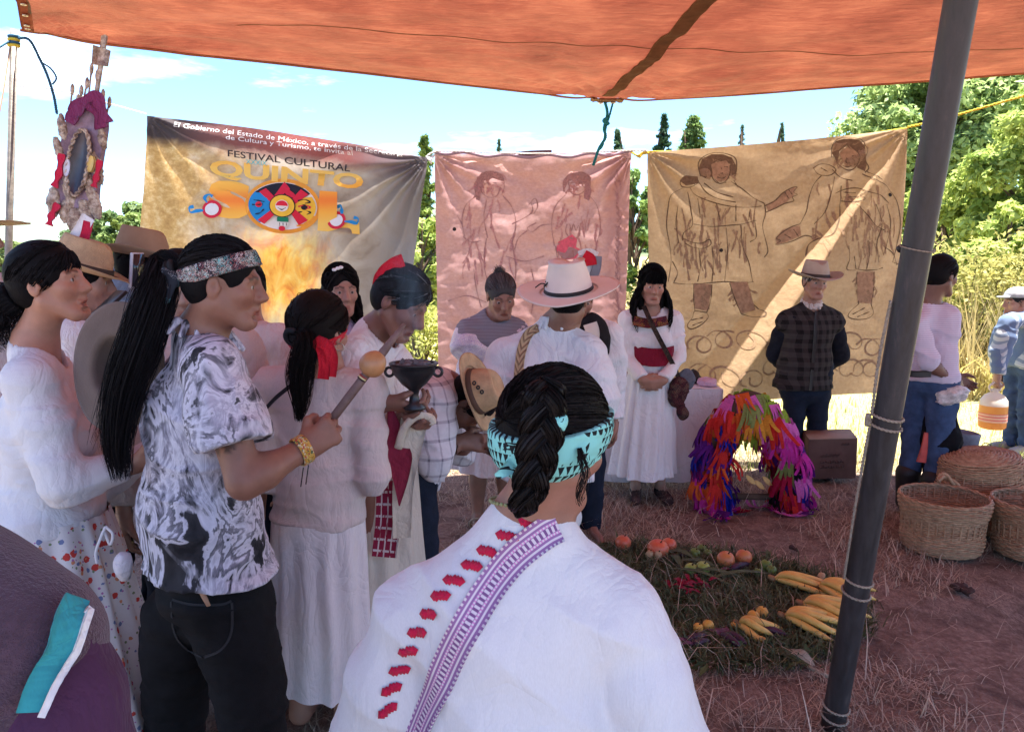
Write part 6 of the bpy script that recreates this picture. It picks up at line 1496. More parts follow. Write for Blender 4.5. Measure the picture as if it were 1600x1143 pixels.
a = np.linspace(0, 2 * pi, 50); nc_ = JB['N'] + A(0, 0, -.018)
rgp = np.stack([nc_ + JB['R'] @ A(sin(x) * .070, cos(x) * .066 + .006, .016 - .016 * cos(x)) for x in a])
put('neck_binding', Geo().add(*tube(rgp, .0065, 7, False)), BLOUSE, w4)
# straps and embroidery laid on the blouse
def strap_mat():
    t = NT('woven_purple_strap'); uv = t.n('TexCoord').outputs['UV']; u, l, _ = t.sep(uv)
    c = (.30, .15, .34); W_ = (.66, .58, .66); k = t.math('ABSOLUTE', t.math('SUBTRACT', u, .5))
    bars = t.math('LESS_THAN', t.math('FRACT', t.math('MULTIPLY', l, 105)), .5)
    col = t.mix(t.math('LESS_THAN', k, .10), c, t.mix(bars, (.20, .09, .24), W_))
    col = t.mix(t.math('MULTIPLY', t.math('GREATER_THAN', k, .12), t.math('LESS_THAN', k, .19)), col, t.mix(t.math('LESS_THAN', t.math('FRACT', t.math('MULTIPLY', l, 170)), .5), (.62, .26, .52), W_))
    col = t.mix(t.math('MULTIPLY', t.math('GREATER_THAN', k, .27), t.math('LESS_THAN', k, .34)), col, W_)
    col = t.mix(t.math('MULTIPLY', t.math('GREATER_THAN', k, .42), bars), col, W_)
    t.base(col, .9, .1); t.bump(t.math('FRACT', t.math('MULTIPLY', l, 210)), .4, .003); return t.m
P_, N_ = drape(blo, [(872, 822), (846, 836), (800, 874), (752, 940), (712, 1010), (682, 1078), (655, 1141), (640, 1190)], 110, .005)
put('bag_strap', Geo().add(*ribbon(P_, .052, N_, thick=.004)), strap_mat(), w4)
EMBR = cloth('red_embroidery', (.55, .015, .06), .15, 400, .4, 60)
zz = [(842, 812), (802, 832), (765, 858), (738, 884), (706, 910), (684, 938), (664, 970), (645, 1002), (630, 1036), (614, 1068), (606, 1105), (604, 1141)]
P_, N_ = drape(blo, zz, 150, .0035)
T_ = np.gradient(P_, axis=0); T_ /= np.linalg.norm(T_, axis=1)[:, None]; Bn = np.cross(T_, N_)
for i0 in range(2, 145, 12):                                     # stepped red lozenges
    g = Geo()
    for j, (dw, dl) in enumerate(((-.6, 0), (-.3, 1), (0, 2), (.3, 4), (.6, 5))):
        i = min(i0 + dl, len(P_) - 3); c = P_[i] + Bn[i] * dw * .016; V_ = []
        for a_, b_ in ((-1, -1), (1, -1), (1, 1), (-1, 1)): V_.append(c + T_[i] * a_ * .0065 + Bn[i] * b_ * .0060 + N_[i] * .0006)
        V2 = [v - N_[i] * .002 for v in V_]; g.add(np.array(V_ + V2), np.array([[0, 1, 2, 3], [0, 4, 5, 1], [1, 5, 6, 2], [2, 6, 7, 3], [3, 7, 4, 0]]))
    put('embroidery', g, EMBR, w4, False)
a = np.linspace(0, 2 * pi, 60); nc = JB['N'] + A(0, 0, .034); g = Geo()
for k in range(44):
    a_ = k / 44 * 2 * pi; c = nc + JB['R'] @ A(sin(a_) * .066, cos(a_) * .066, .004 + .012 * (-cos(a_))); aa = np.linspace(0.05, pi - .05, 6); g.add(*lathe(np.stack([np.sin(aa) * .0036, -np.cos(aa) * .0036], 1), c, 6))
tag(put('necklace', g, plain('green_beads', (.22, .24, .12), .4, .4, 90), w4), None, None, None, 'stuff')

# --- fleece vest at the lower left corner
J = skel(tuple(at(-128, 1000, .92)[:2]), 1.30, 20, .0, wsh=.125, head=(0, 5, 0), hs=.92)
J['HC'] = at(-170, 760, .95); J['N'] = at(-170, 905, .93); J['shR'] = at(34, 1004, .90); J['shL'] = at(-340, 985, 1.02); J['C'] = at(-140, 1080, .93); J['elR'] = at(96, 1230, .88); J['wrR'] = A(J['elR'][0] + .02, 1.05, .62)
J['hdR'] = (A(0, 1, -.2), A(0, 0, 1)); J['hdL'] = (A(0, 1, -.2), A(-1, 0, 0)); J['W'] = at(-125, 1230, .94); J['P'] = A(J['W'][0], .95, .70)
p5 = person('person at the picture corner in a dark purple fleece vest with teal panel', (J['p'][0], J['p'][1], 0))
body(p5, J, (.3, .16, .11), hres=.008, res=.012, handres=.01)
PUR = cloth('purple_sleeve', (.070, .026, .064), .2, 300, .4, 12)
top(p5, J, PUR, 'jacket', .022, 1.12, .5, 1.95, .02, .008, .005, 21, .06, sl_r=1.35, fx=8, fz=7)
vest = top(p5, J, plain('purple_fleece', (.085, .050, .070), 1, .22, 60, .9, 220, .05, 0, .3), 'vest', .040, 1.58, .5, .10, .04, .008, .004, 23, .055, arms='', fx=7, fz=6)
jac = [o for o in p5.children if o.name.startswith('jacket')][0]
for pts, w_, m_, nm in (([(100, 950), (92, 985), (78, 1030), (62, 1075), (52, 1115)], .030, cloth('teal_panel', (.04, .30, .32), .1), 'teal_panel'), ([(113, 960), (106, 1000), (92, 1045), (76, 1088), (64, 1122)], .008, cloth('white_piping', (.72, .7, .68)), 'piping')):
    P_, N_ = drape(jac, pts, 60, .028 if w_ > .02 else .034); put(nm, Geo().add(*ribbon(P_, w_, N_, thick=.004)), m_, p5)
hair_cap(p5, J, BLK, .016, strand_tie=(0, -.11, 0), n=200)
trousers(p5, J, plain('dark_trousers', (.02, .02, .03)), 'trousers', .01, 1.0, .012)
# ------------------------------------------------------------------ the people further back
def plaid(name, bg, s1, s2, sx=18.0, sz=18.0, w=.28, blur=.0):
    t = NT(name); v = t.coord(); x, y, z = t.sep(v); h = t.math('ADD', x, t.math('MULTIPLY', y, .6))
    a_ = t.math('LESS_THAN', t.math('FRACT', t.math('MULTIPLY', h, sx)), w); b_ = t.math('LESS_THAN', t.math('FRACT', t.math('MULTIPLY', z, sz)), w)
    c = t.mix(t.math('MULTIPLY', a_, .6), bg, s1); c = t.mix(t.math('MULTIPLY', b_, .6), c, s1); c = t.mix(t.math('MULTIPLY', a_, b_), c, s2)
    c = t.mix(.25, c, t.ramp(t.noise(v, 40, 4), [(.3, scl(bg, .5)), (.7, bg)]))
    t.base(c, .95, .1); t.bump(t.noise(v, 24, 4, .5, .6), .5, .012); return t.m
def stripes(name, bg, s1, sc_=60, w=.35, ax=2):
    t = NT(name); v = t.coord(); k = t.sep(v)[ax]
    a_ = t.math('LESS_THAN', t.math('FRACT', t.math('MULTIPLY', k, sc_)), w)
    t.base(t.mix(t.math('MULTIPLY', a_, .8), bg, s1), .9, .1); t.bump(t.noise(v, 16, 4, .5, .6), .5, .015); return t.m
DENIM = plain('blue_denim', (.045, .075, .15), .9, .35, 14, .3, 200, .15); DKDEN = plain('dark_denim', (.014, .019, .034), .9, .35, 14, .3, 200, .15)
STRAWH = plain('straw_hat_weave', (.50, .34, .20), .8, .2, 26, .7, 240, .2); FELTW = plain('cream_felt', (.74, .66, .60), .95, .06, 10, .15, 200, .05)
FELTG = plain('grey_brown_felt', (.40, .34, .27), .95, .12, 10, .2, 200, .05); FELTB = plain('tan_felt', (.33, .215, .145), .95, .12, 12, .2, 200, .05)
BKL = plain('black_leather', (.014, .013, .013), .5, .3, 30, .3, 90, .4)
WSH = cloth('white_shirt_cotton', (.72, .72, .76), .03, 420, .6, 11)
lo_ = dict(res=.014, hres=.0072, handres=.009)

# man in the cream hat, from behind
J = skel(tuple(at(852, 760, 3.42)[:2]), 1.55, 10, .03, wsh=.115, head=(6, 6, 0), hs=1.0)
J['HC'] = at(889, 470, 3.36); J['N'] = at(868, 508, 3.40); J['shL'] = at(790, 552, 3.44); J['shR'] = at(918, 548, 3.34); J['C'] = at(850, 590, 3.40); J['W'] = at(845, 680, 3.42)
J['elR'] = at(934, 622, 3.30); J['wrR'] = at(918, 640, 3.55); J['elL'] = at(775, 650, 3.46); J['wrL'] = at(800, 650, 3.70); J['hdR'] = (A(-.2, 1, 0), A(0, 0, 1)); J['hdL'] = (A(.2, 1, 0), A(0, 0, 1))
m2 = person('man from behind in a wide cream felt hat and white shirt', (J['p'][0], J['p'][1], 0))
body(m2, J, (.24, .12, .08), fem=False, **lo_)
top(m2, J, WSH, 'shirt', .020, 1.10, .62, 1.9, .03, .008, .009, 31, .06, fem=False, sl_r=1.28, fx=9, fz=4)
cl = SDF()
for a0 in np.linspace(-2.7, 2.7, 15):
    dv = J['R'] @ A(sin(a0), cos(a0), 0); cl.cap(J['N'] + dv * .060 + A(0, 0, .035), J['N'] + dv * .085 + A(0, 0, -.008), .008, .008, k=.02)
V, Q = cl.mesh(.006); put('collar', Geo().add(V, Q), WSH, m2)
trousers(m2, J, cloth('white_trousers', (.66, .64, .64)), 'trousers', .02, 1.05, .011)
hair_cap(m2, J, BLK, .010, strand_tie=(0, -.1, -.05), n=150, res=.006)
hat(m2, J['HC'] + J['h'] @ A(0, -.012, .045), J['h'] @ Rz(0, -19, -2), FELTW, .222, .104, .135, .012, .03, None, BKL, 1.12, 'hat', .012, taper=.78, bandw=.014)
hb = J['HC'] + J['h'] @ A(-.088, -.06, .066)
put('hat_cord', Geo().add(*tube(spline([hb, hb + A(-.025, -.03, .005), hb + A(-.05, -.035, -.012)], 8), .003, 5)), BKL, m2)
put('hat_cord', Geo().add(*tube(spline([hb + A(-.004, -.005, .012), hb + A(.012, -.03, .018), hb + A(-.012, -.03, -.006), hb], 12), .004, 5)), BKL, m2)
def braided():
    t = NT('braided_palm_strap'); uv = t.n('TexCoord').outputs['UV']; u, l, _ = t.sep(uv)
    z_ = t.math('ABSOLUTE', t.math('SUBTRACT', t.math('FRACT', t.math('ADD', t.math('MULTIPLY', l, 28), t.math('MULTIPLY', t.math('ABSOLUTE', t.math('SUBTRACT', u, .5)), 2))), .5))
    t.base(t.ramp(z_, [(.05, (.22, .14, .08)), (.3, (.52, .37, .22))]), .8, .2); t.bump(z_, 1, .01); return t.m
sh2 = [o for o in m2.children if o.name.startswith('shirt')][0]
P_, N_ = drape(sh2, [(842, 512), (826, 522), (816, 545), (811, 580), (806, 640)], 60, .008); put('shoulder_strap', Geo().add(*ribbon(P_, .042, N_, thick=.008)), braided(), m2)

# bending man in a check shirt and straw hat
J = skel(tuple(at(650, 800, 3.2)[:2]), 1.5, 80, .0, hs=.97)
J['P'] = at(642, 742, 3.14); J['W'] = at(648, 690, 3.10); J['C'] = at(672, 628, 3.05); J['N'] = at(698, 606, 3.03); J['HC'] = at(728, 628, 3.0); J['h'] = Rz(90, 72, 0); J['R'] = Rz(80, 30, 0)
J['shR'] = at(680, 625, 2.90); J['shL'] = at(690, 622, 3.2); J['elR'] = at(678, 720, 2.84); J['wrR'] = at(718, 690, 2.92); J['elL'] = at(715, 700, 3.2); J['wrL'] = at(735, 690, 3.02); J['hdR'] = (A(.9, .2, -.1), A(0, .8, -.3)); J['hdL'] = (A(.8, -.4, -.1), A(0, -.8, -.3)); J['thR'] = A(0, 0, 1); J['thL'] = A(0, 0, 1)
J['hipR'] = at(648, 790, 3.04); J['hipL'] = at(638, 790, 3.24); J['knR'] = at(655, 880, 3.02); J['knL'] = at(640, 880, 3.26); J['anR'] = A(J['knR'][0] - .05, 3.04, .07); J['anL'] = A(J['knL'][0] - .05, 3.28, .07); J['toeR'] = J['anR'] + A(.13, 0, -.05); J['toeL'] = J['anL'] + A(.13, 0, -.05)
m3 = person('stooping man in a white check shirt and tan straw hat', (J['p'][0], J['p'][1], 0))
body(m3, J, (.17, .08, .056), fem=False, **lo_)
CHK = plaid('check_shirt', (.66, .65, .70), (.22, .20, .27), (.10, .09, .13), 19, 15, .16)
top(m3, J, CHK, 'shirt', .014, .95, J['P'][2] - .06, 1.35, .012, .008, .011, 33, .058, fem=False, sl_r=1.2, fx=9, fz=8)
trousers(m3, J, DKDEN, 'jeans', .014, 1.0, .011)
hair_cap(m3, J, BLK, .012, strand_tie=(0, -.1, -.03), n=150, res=.006)
hx = nrm(A(.86, -.28, .30)); u_ = nrm(np.cross(A(0, 0, 1), hx)); B_ = np.stack([u_, np.cross(hx, u_), hx], 1)
hc = at(742, 612, 2.93); hat(m3, hc, B_, STRAWH, .150, .080, .10, .02, .02, None, plain('brown_band', (.10, .06, .045)), 1.1, 'hat', .0)
for k in range(3): put('eyelet', Geo().add(*ring(at(741 + 6 * k, 598 + 7 * k, 2.84), .006, .003, 12, 6, (.5, -1, 0))), BKL, m3)
aa = np.linspace(0.05, pi * .62, 14); bw_ = at(737, 705, 2.93)
tag(put('bowl', Geo().add(*lathe(np.concatenate([np.stack([np.sin(aa) * .062, -np.cos(aa) * .05], 1), np.stack([np.sin(aa[::-1]) * .056, -np.cos(aa[::-1]) * .044], 1)]), (0, 0, 0), 26)), plain('dark_red_glaze', (.10, .012, .018), .3, .3, 20, 0, 60, .5), None, True, bw_), 'dark red glazed bowl held by the stooping man', 'bowl')

# grey haired woman with the grey shawl
J = skel(tuple(at(768, 800, 4.45)[:2]), 1.52, 172, .05, wsh=.112, head=(8, 24, 6), hs=1.0)
J['HC'] = at(783, 463, 4.34); J['h'] = Rz(166, 22, 5); J['N'] = at(772, 496, 4.40); J['shR'] = at(733, 522, 4.38); J['shL'] = at(806, 522, 4.42); J['elR'] = at(733, 578, 4.26); J['wrR'] = at(772, 602, 4.12); J['elL'] = at(812, 580, 4.3); J['wrL'] = at(790, 602, 4.14)
J['hdR'] = (A(.8, -.4, -.3), A(0, 0, -1)); J['hdL'] = (A(-.6, -.5, -.3), A(0, 0, -1))
w6 = person('grey haired woman in white blouse and grey shawl looking down', (J['p'][0], J['p'][1], 0))
body(w6, J, (.27, .135, .095), face=dict(old=1.0, nose=1.1), bw=1.15, **lo_)
top(w6, J, paisley('embroidered_white', (.70, .68, .72), [(.45, .2, .5), (.3, .3, .6)], 60), 'blouse', .016, 1.22, .75, .5, .03, .009, .007, 35, .062, sl_r=1.25, fx=10, fz=5, bust=.02, puff=.01)
def greymat(): 
    t = NT('grey_rebozo'); v = t.coord(); z_ = t.sep(v)[2]; t.base(t.ramp(t.math('FRACT', t.math('MULTIPLY', z_, 130)), [(.3, (.17, .17, .21)), (.5, (.34, .33, .38)), (.9, (.20, .20, .24))]), .95, .1); t.bump(t.noise(t.mapping(v, (1, 1, 3)), 16, 4), .6, .015); return t.m
top(w6, J, greymat(), 'shawl', .030, 1.20, J['C'][2] - .02, .16, .02, .009, .008, 36, .055, sl_r=1.1, fx=7, fz=14)
skirt(w6, J, cloth('pale_apron', (.66, .62, .64)), .80, .38, .2, .24, 'skirt', 12, .014, 120, 30, .85, seed=9)
hair_cap(w6, J, (.13, .125, .13), .012, strand_tie=(0, -.1, .05), n=500, gray=0, res=.006, win=((0, .116, -.03), (.080, .062, .1)))
tail(w6, [J['HC'] + J['h'] @ A(0, -.07, .10), J['HC'] + J['h'] @ A(0, -.05, .135), J['HC'] + J['h'] @ A(.02, -.02, .145)], .03, .035, (.10, .10, .105), 160, 12, 'hair_bun', .5)
for k in 'RL':
    g = Geo(); s_ = J['toe' + k] - J['an' + k]; g.add(*ribbon(spline([J['an' + k] - A(0, 0, .055) - s_ * .3, J['an' + k] - A(0, 0, .058) + s_ * .4, J['toe' + k] * A(1, 1, 0) + A(0, 0, .006)], 10), .085, A(0, 0, 1), thick=.012)); g.add(*ring(J['an' + k] - A(0, 0, .01) + s_ * .35, .045, .008, 18, 6, (0, 1, .5))); put('sandal', g, plain('tan_sandal', (.35, .27, .2)), w6)

# young woman with the wine red sash
J = skel(tuple(at(1012, 790, 5.05)[:2]), 1.56, 180, .0, wsh=.100, head=(-2, 8, 0), hs=1.0)
J['HC'] = at(1019, 446, 4.98); J['h'] = Rz(178, 8, -2); J['N'] = at(1017, 483, 5.03); J['shR'] = at(983, 501, 5.03); J['shL'] = at(1052, 501, 5.03); J['elR'] = at(976, 556, 5.0); J['wrR'] = at(1004, 593, 4.86); J['elL'] = at(1060, 556, 5.0); J['wrL'] = at(1036, 594, 4.86)
J['C'] = at(1017, 522, 5.04); J['W'] = at(1016, 556, 5.05); J['hdR'] = (A(.85, -.1, -.35), A(0, 1, .2)); J['hdL'] = (A(-.85, -.15, -.3), A(0, 1, .2)); J['thR'] = A(0, -.2, 1); J['thL'] = A(0, -.2, 1)
w7 = person('young woman with long black hair, white dress and wine red sash', (J['p'][0], J['p'][1], 0))
body(w7, J, (.34, .175, .125), **lo_)
WD = cloth('white_dress', (.75, .73, .76), .03, 420, .5, 12)
top(w7, J, WD, 'blouse', .014, 1.0, at(1016, 566, 5.0)[2], 1.95, .008, .008, .006, 41, .06, sl_r=.92, fx=12, fz=8, bust=.02)
for k in 'RL':
    sl = SDF(); sl.cap(J['sh' + k] + A(0, 0, -.005), J['sh' + k] + (J['el' + k] - J['sh' + k]) * .36, .05, .064, k=.02, cb=True)
    V, Q = sl.mesh(.007, post=folds(4, .006, 22, 6)); put('cap_sleeve', Geo().add(V[:], Q), WD, w7)
skirt(w7, J, WD, at(1016, 562, 5.0)[2], at(1006, 741, 5.0)[2], .135, .215, 'skirt', 13, .016, 160, 40, .85, seed=4, gather=.3, lean=(-.045, 0))
t_ = cloth('wine_sash', (.20, .010, .030), .15, 300, .5, 20)
skirt(w7, J, t_, at(1016, 540, 5.0)[2], at(1016, 568, 5.0)[2], .158, .156, 'sash', 5, .002, 80, 8, .95)
yk = [at(990, 500, 4.915), at(1016, 505, 4.895), at(1043, 500, 4.915)]
strap(w7, yk, .060, A(0, -1, .25), paisley('embroidered_yoke', (.03, .012, .018), [(.5, .06, .04), (.5, .3, .05), (.35, .04, .1)], 160), 'embroidered_yoke', 24, .008)
long_hair(w7, J, (.008, .008, .009), .29, 0, True, 900, thick=.0028, flare=.05)
strap(w7, [at(1006, 478, 4.95), at(1018, 505, 4.86), at(1034, 536, 4.86), at(1052, 570, 4.90), at(1060, 590, 4.93)], .03, A(0, -1, .1), paisley('dark_strap', (.022, .016, .014), [(.2, .12, .08)], 160), 'bag_strap', 30)
bg = SDF(); bg.ell(at(1060, 612, 4.93), A(.065, .04, .10), Rz(0, 0, 12), .03); bg.ell(at(1067, 645, 4.92), A(.035, .03, .05), None, .03); V, Q = bg.mesh(.008, post=folds(7, .006, 22, 12)); put('bag', Geo().add(V, Q), paisley('dark_woven_bag', (.030, .012, .018), [(.25, .05, .04), (.2, .16, .1)], 110), w7)
bg = SDF(); bg.ell(at(1074, 592, 4.98), A(.055, .03, .075), Rz(0, 0, -14), .03); V, Q = bg.mesh(.008, post=folds(8, .006, 22, 12)); put('folded_jacket', Geo().add(V, Q), plain('grey_denim', (.10, .11, .14), .95, .25, 30, .4, 120), w7)
for k in 'RL':
    sh_ = SDF(); sh_.cap(J['an' + k] - A(0, 0, .035), J['toe' + k], .042, .034, k=.03); V, Q = sh_.mesh(.007); put('shoe', Geo().add(V, Q), paisley('dark_shoe', (.04, .022, .022), [(.3, .18, .14)], 90), w7)

# man with plaid fleece vest
J = skel(tuple(at(1252, 760, 5.6)[:2]), 1.62, 178, .0, wsh=.122, head=(4, 4, 0), hs=.98)
J['HC'] = at(1273, 442, 5.55); J['h'] = Rz(176, 2, -3); J['N'] = at(1268, 478, 5.6); J['C'] = at(1262, 518, 5.6); J['W'] = at(1258, 566, 5.6); J['P'] = at(1253, 606, 5.6); J['shR'] = at(1230, 500, 5.6); J['shL'] = at(1300, 500, 5.6); J['elR'] = at(1212, 552, 5.70); J['wrR'] = at(1240, 590, 5.82); J['elL'] = at(1312, 552, 5.70); J['wrL'] = at(1272, 590, 5.82)
J['hdR'] = (A(.8, .1, -.2), A(0, 1, 0)); J['hdL'] = (A(-.8, .1, -.2), A(0, 1, 0)); J['thR'] = A(0, 0, 1); J['thL'] = A(0, 0, 1)
m4 = person('older man in dark plaid fleece vest and grey felt hat, hands behind back', (J['p'][0], J['p'][1], 0))
body(m4, J, (.33, .17, .125), fem=False, face=dict(old=1.0, nose=1.2), bw=1.05, **lo_)
top(m4, J, plain('navy_sweater', (.012, .014, .022), .95, .3, 20, .3, 160, .1), 'sweater', .016, 1.08, J['P'][2] - .0, 1.95, .012, .009, .006, 43, .055, fem=False, sl_r=1.0)
top(m4, J, plaid('plaid_fleece', (.055, .05, .048), (.018, .015, .017), (.006, .006, .007), 15, 15, .45), 'vest', .030, 1.10, J['P'][2] + .005, .05, .02, .008, .006, 44, .062, fem=False, sl_r=.85)
ya = SDF(); ya.cap(J['shR'] + A(.01, 0, .01), J['shL'] + A(-.01, 0, .01), .075, k=.03, flat=(A(0, 0, 1), .8)); ya.cap(J['HC'] - A(0, 0, .2), J['HC'], .058, .07, k=.01, sub=True); V, Q = ya.mesh(.008); put('yoke', Geo().add(V, Q), plain('black_fleece', (.012, .011, .013), 1, .3, 60, .4, 200, .05), m4)
cl = SDF()
for a0 in np.linspace(-2.9, 2.9, 15):
    dv = J['R'] @ A(sin(a0), cos(a0), 0); cl.cap(J['N'] + dv * .064 + A(0, 0, .040 - .025 * cos(a0)), J['N'] + dv * .074 + A(0, 0, .018 - .035 * cos(a0)), .009, .009, k=.02)
V, Q = cl.mesh(.007, post=folds(3, .003, 60, 60)); put('collar', Geo().add(V, Q), plain('cream_fleece', (.6, .54, .5), 1, .15, 60, .7, 160, .05), m4)
zp = [J['N'] + A(0, -.10, -.03), J['C'] + A(0, -.145, 0), J['W'] + A(0, -.150, 0), J['P'] + A(0, -.165, .01)]
strap(m4, zp, .022, A(0, -1, 0), BKL, 'zip', 20)
trousers(m4, J, DKDEN, 'jeans', .016, 1.05, .011)
for k in 'RL':
    sh_ = SDF(); sh_.cap(J['an' + k] - A(0, 0, .035), J['toe' + k], .045, .036, k=.03); V, Q = sh_.mesh(.008); put('boot', Geo().add(V, Q), BKL, m4)
hair_cap(m4, J, (.10, .095, .095), .008, strand_tie=(0, -.1, -.05), n=120, res=.006, gray=.3)
hat(m4, J['HC'] + J['h'] @ A(0, -.008, .044), J['h'] @ Rz(0, 2, 0), FELTG, .185, .095, .118, .035, .03, None, plain('dark_band', (.05, .038, .03)), 1.15, 'hat', .02)

# man in the striped shirt behind the pole
J = skel(tuple(at(1438, 790, 4.75)[:2]), 1.62, 62, .02, wsh=.115, head=(0, 4, 0), hs=1.0)
J['HC'] = at(1470, 432, 4.72); J['h'] = Rz(66, 6, 0); J['N'] = at(1448, 476, 4.75); J['shR'] = at(1432, 506, 4.63); J['shL'] = at(1448, 504, 4.88); J['elR'] = at(1450, 566, 4.58); J['wrR'] = at(1484, 592, 4.62); J['elL'] = at(1470, 570, 4.92); J['wrL'] = at(1490, 588, 4.85); J['hdR'] = (A(.85, .2, -.4), A(0, .8, -.4)); J['hdL'] = (A(.7, -.3, -.5), A(0, -.8, 0)); J['thR'] = A(0, 0, 1); J['thL'] = A(0, 0, 1)
m5 = person('man in lilac striped shirt and jeans standing behind the leaning pole', (J['p'][0], J['p'][1], 0))
body(m5, J, (.16, .078, .055), fem=False, bw=.98, **lo_)
top(m5, J, stripes('lilac_stripe', (.62, .55, .64), (.44, .37, .50), 80, .4), 'shirt', .014, .92, J['P'][2] - .01, 1.15, .02, .008, .009, 46, .058, fem=False, sl_r=1.08, fx=10, fz=6)
trousers(m5, J, DENIM, 'jeans', .014, .98, .011)
strap(m5, [at(1402, 578, 4.68), at(1425, 584, 4.56), at(1455, 584, 4.56)], .04, A(0, -1, 0), BKL, 'belt', 20)
hair_cap(m5, J, BLK, .014, strand_tie=(0, -.1, -.03), n=200, res=.006)
for k in 'RL':
    sh_ = SDF(); sh_.cap(J['an' + k] + A(0, 0, .16), J['an' + k] - A(0, 0, .03), .075, .06, k=.02); sh_.cap(J['an' + k] - A(0, 0, .035), J['toe' + k], .048, .038, k=.03); V, Q = sh_.mesh(.008); put('boot', Geo().add(V, Q), BKL, m5)
jk = SDF(); jk.cap(at(1462, 590, 4.72), at(1470, 690, 4.72), .075, .105, k=.04); jk.cap(at(1470, 690, 4.72), at(1468, 740, 4.72), .105, .09, k=.04, cb=True); V, Q = jk.mesh(.009, post=folds(12, .012, 16, 4)); put('hanging_jacket', Geo().add(V, Q), plain('black_cloth', (.008, .008, .010), .95, .3, 30, .4, 90, .1), m5)
g = Geo().add(*ribbon(spline([at(1448, 676, 4.55), at(1445, 700, 4.54), at(1440, 722, 4.54)], 10), np.linspace(.02, .055, 10), A(0, -1, 0), thick=.012)); put('knife_sheath', g, plain('red_leather', (.42, .06, .05), .6, .2, 30), m5)
bg = SDF(); bg.ell(at(1484, 618, 4.6), A(.085, .05, .055), Rz(0, 0, -18), .03); bg.ell(at(1502, 612, 4.6), A(.05, .04, .04), None, .03); V, Q = bg.mesh(.008, post=folds(17, .008, 26, 26))
tag(put('plastic_bag', Geo().add(V - at(1484, 640, 4.6), Q), plain('pale_plastic', (.50, .46, .45), .35, .35, 60, .3, 120, .5), None, True, None), 'crumpled pale plastic bag in the striped man’s hand'.replace('’', ''), 'bag').location = tuple(at(1484, 640, 4.6))

# man with the cap and the jug, out in the sun
J = skel(tuple(gnd(1590, 704)[:2]), 1.44, 262, .0, wsh=.118, head=(0, 0, 0), hs=.97)
Yc = J['p'][1]; J['h'] = Rz(268, 0, 0); J['HC'] = at(1588, 473, Yc - .02); J['elL'] = at(1549, 560, Yc - .05) if False else J['elL']
J['elR'] = J['elR']; J['shR'], J['shL'] = J['shR'], J['shL']
J['elL'] = at(1562, 548, Yc - .16); J['wrL'] = at(1559, 586, Yc - .20); J['shL'] = at(1576, 505, Yc - .16); J['hdL'] = (A(-.1, 0, -1), A(1, .2, 0)); J['thL'] = A(-1, 0, 0)
m6 = person('man in a grey cap and blue patterned shirt carrying a plastic jug', (J['p'][0], J['p'][1], 0))
body(m6, J, (.30, .15, .10), fem=False, hkw=dict(L=dict(curl=(60, 80, 50))), **lo_)
def bluepat():
    t = NT('blue_patterned_shirt'); v = t.coord(); x, y, z = t.sep(v); h = t.math('ADD', x, t.math('MULTIPLY', y, .8))
    a_ = t.math('LESS_THAN', t.math('FRACT', t.math('MULTIPLY', h, 9)), .35); d_ = t.math('LESS_THAN', t.math('ABSOLUTE', t.math('SUBTRACT', t.math('FRACT', t.math('MULTIPLY', z, 18)), t.math('FRACT', t.math('MULTIPLY', h, 18)))), .3)
    t.base(t.mix(t.math('MULTIPLY', a_, d_), t.mix(t.math('MULTIPLY', a_, .6), (.13, .18, .29), (.30, .36, .44)), (.48, .52, .56)), .9, .1); return t.m
top(m6, J, bluepat(), 'shirt', .016, 1.05, J['P'][2] - .05, 1.95, .02, .009, .007, 48, .058, fem=False, sl_r=1.2)
trousers(m6, J, DENIM, 'jeans', .016, 1.02, .011, amp=.01)
hair_cap(m6, J, (.04, .04, .042), .008, strand_tie=(0, -.1, -.05), n=100, res=.007)
cp = SDF(); cp.ell(J['HC'] + J['h'] @ A(0, -.008, .055), A(.088, .105, .078), J['h'], .02); 
cp.fn(lambda P: (P - J['HC']) @ J['h'][:, 2] - .045, J['HC'] - .3, J['HC'] + .3, .006, True)
cp.ell(J['HC'] + J['h'] @ A(0, .115, .048), A(.055, .05, .008), J['h'], .01); V, Q = cp.mesh(.007); put('cap', Geo().add(V, Q), paisley('grey_cap', (.34, .35, .36), [(.18, .2, .2), (.5, .5, .5)], 70), m6)
for k in 'RL':
    sh_ = SDF(); sh_.cap(J['an' + k] - A(0, 0, .03), J['toe' + k], .042, .034, k=.03); V, Q = sh_.mesh(.009); put('shoe', Geo().add(V, Q), plain('grey_shoe', (.35, .33, .3)), m6)
jc = at(1552, 640, Yc - .2); jr = .10
jug = thing('water_jug', jc - A(0, 0, .15), 'round translucent jug of orange drink carried by the capped man', 'jug')
t = NT('cloudy_plastic'); t.base((.75, .74, .68), .35, .5); t.translucent((.85, .82, .72), .5)
pj = [(.0, -.15), (.085, -.15), (.10, -.135), (.102, -.05), (.098, -.045), (.102, -.04), (.102, .04), (.098, .08), (.07, .12), (.03, .145), (.024, .15), (.024, .175), (.0, .176)]
put('body', Geo().add(*lathe(pj[6:], jc, 28)), t.m, jug)
t = NT('orange_drink'); t.base((.75, .36, .10), .3, .5); t.translucent((.85, .45, .15), .5); put('drink', Geo().add(*lathe(pj[:7], jc, 28)), t.m, jug)
put('handle', Geo().add(*tube(spline([jc + A(.03, 0, .15), jc + A(.05, 0, .20), jc + A(.0, 0, .225), jc + A(-.05, 0, .19), jc + A(-.03, 0, .15)], 20), .008, 7)), plain('pale_handle', (.7, .6, .5), .4), jug)
V, fs, uv, _ = lathe([(.1035, -.09), (.1035, -.02)], jc, 40); put('wrapper', Geo().add(V, fs, uv), stripes('jug_wrapper', (.72, .45, .3), (.6, .1, .1), 40, .4), jug)

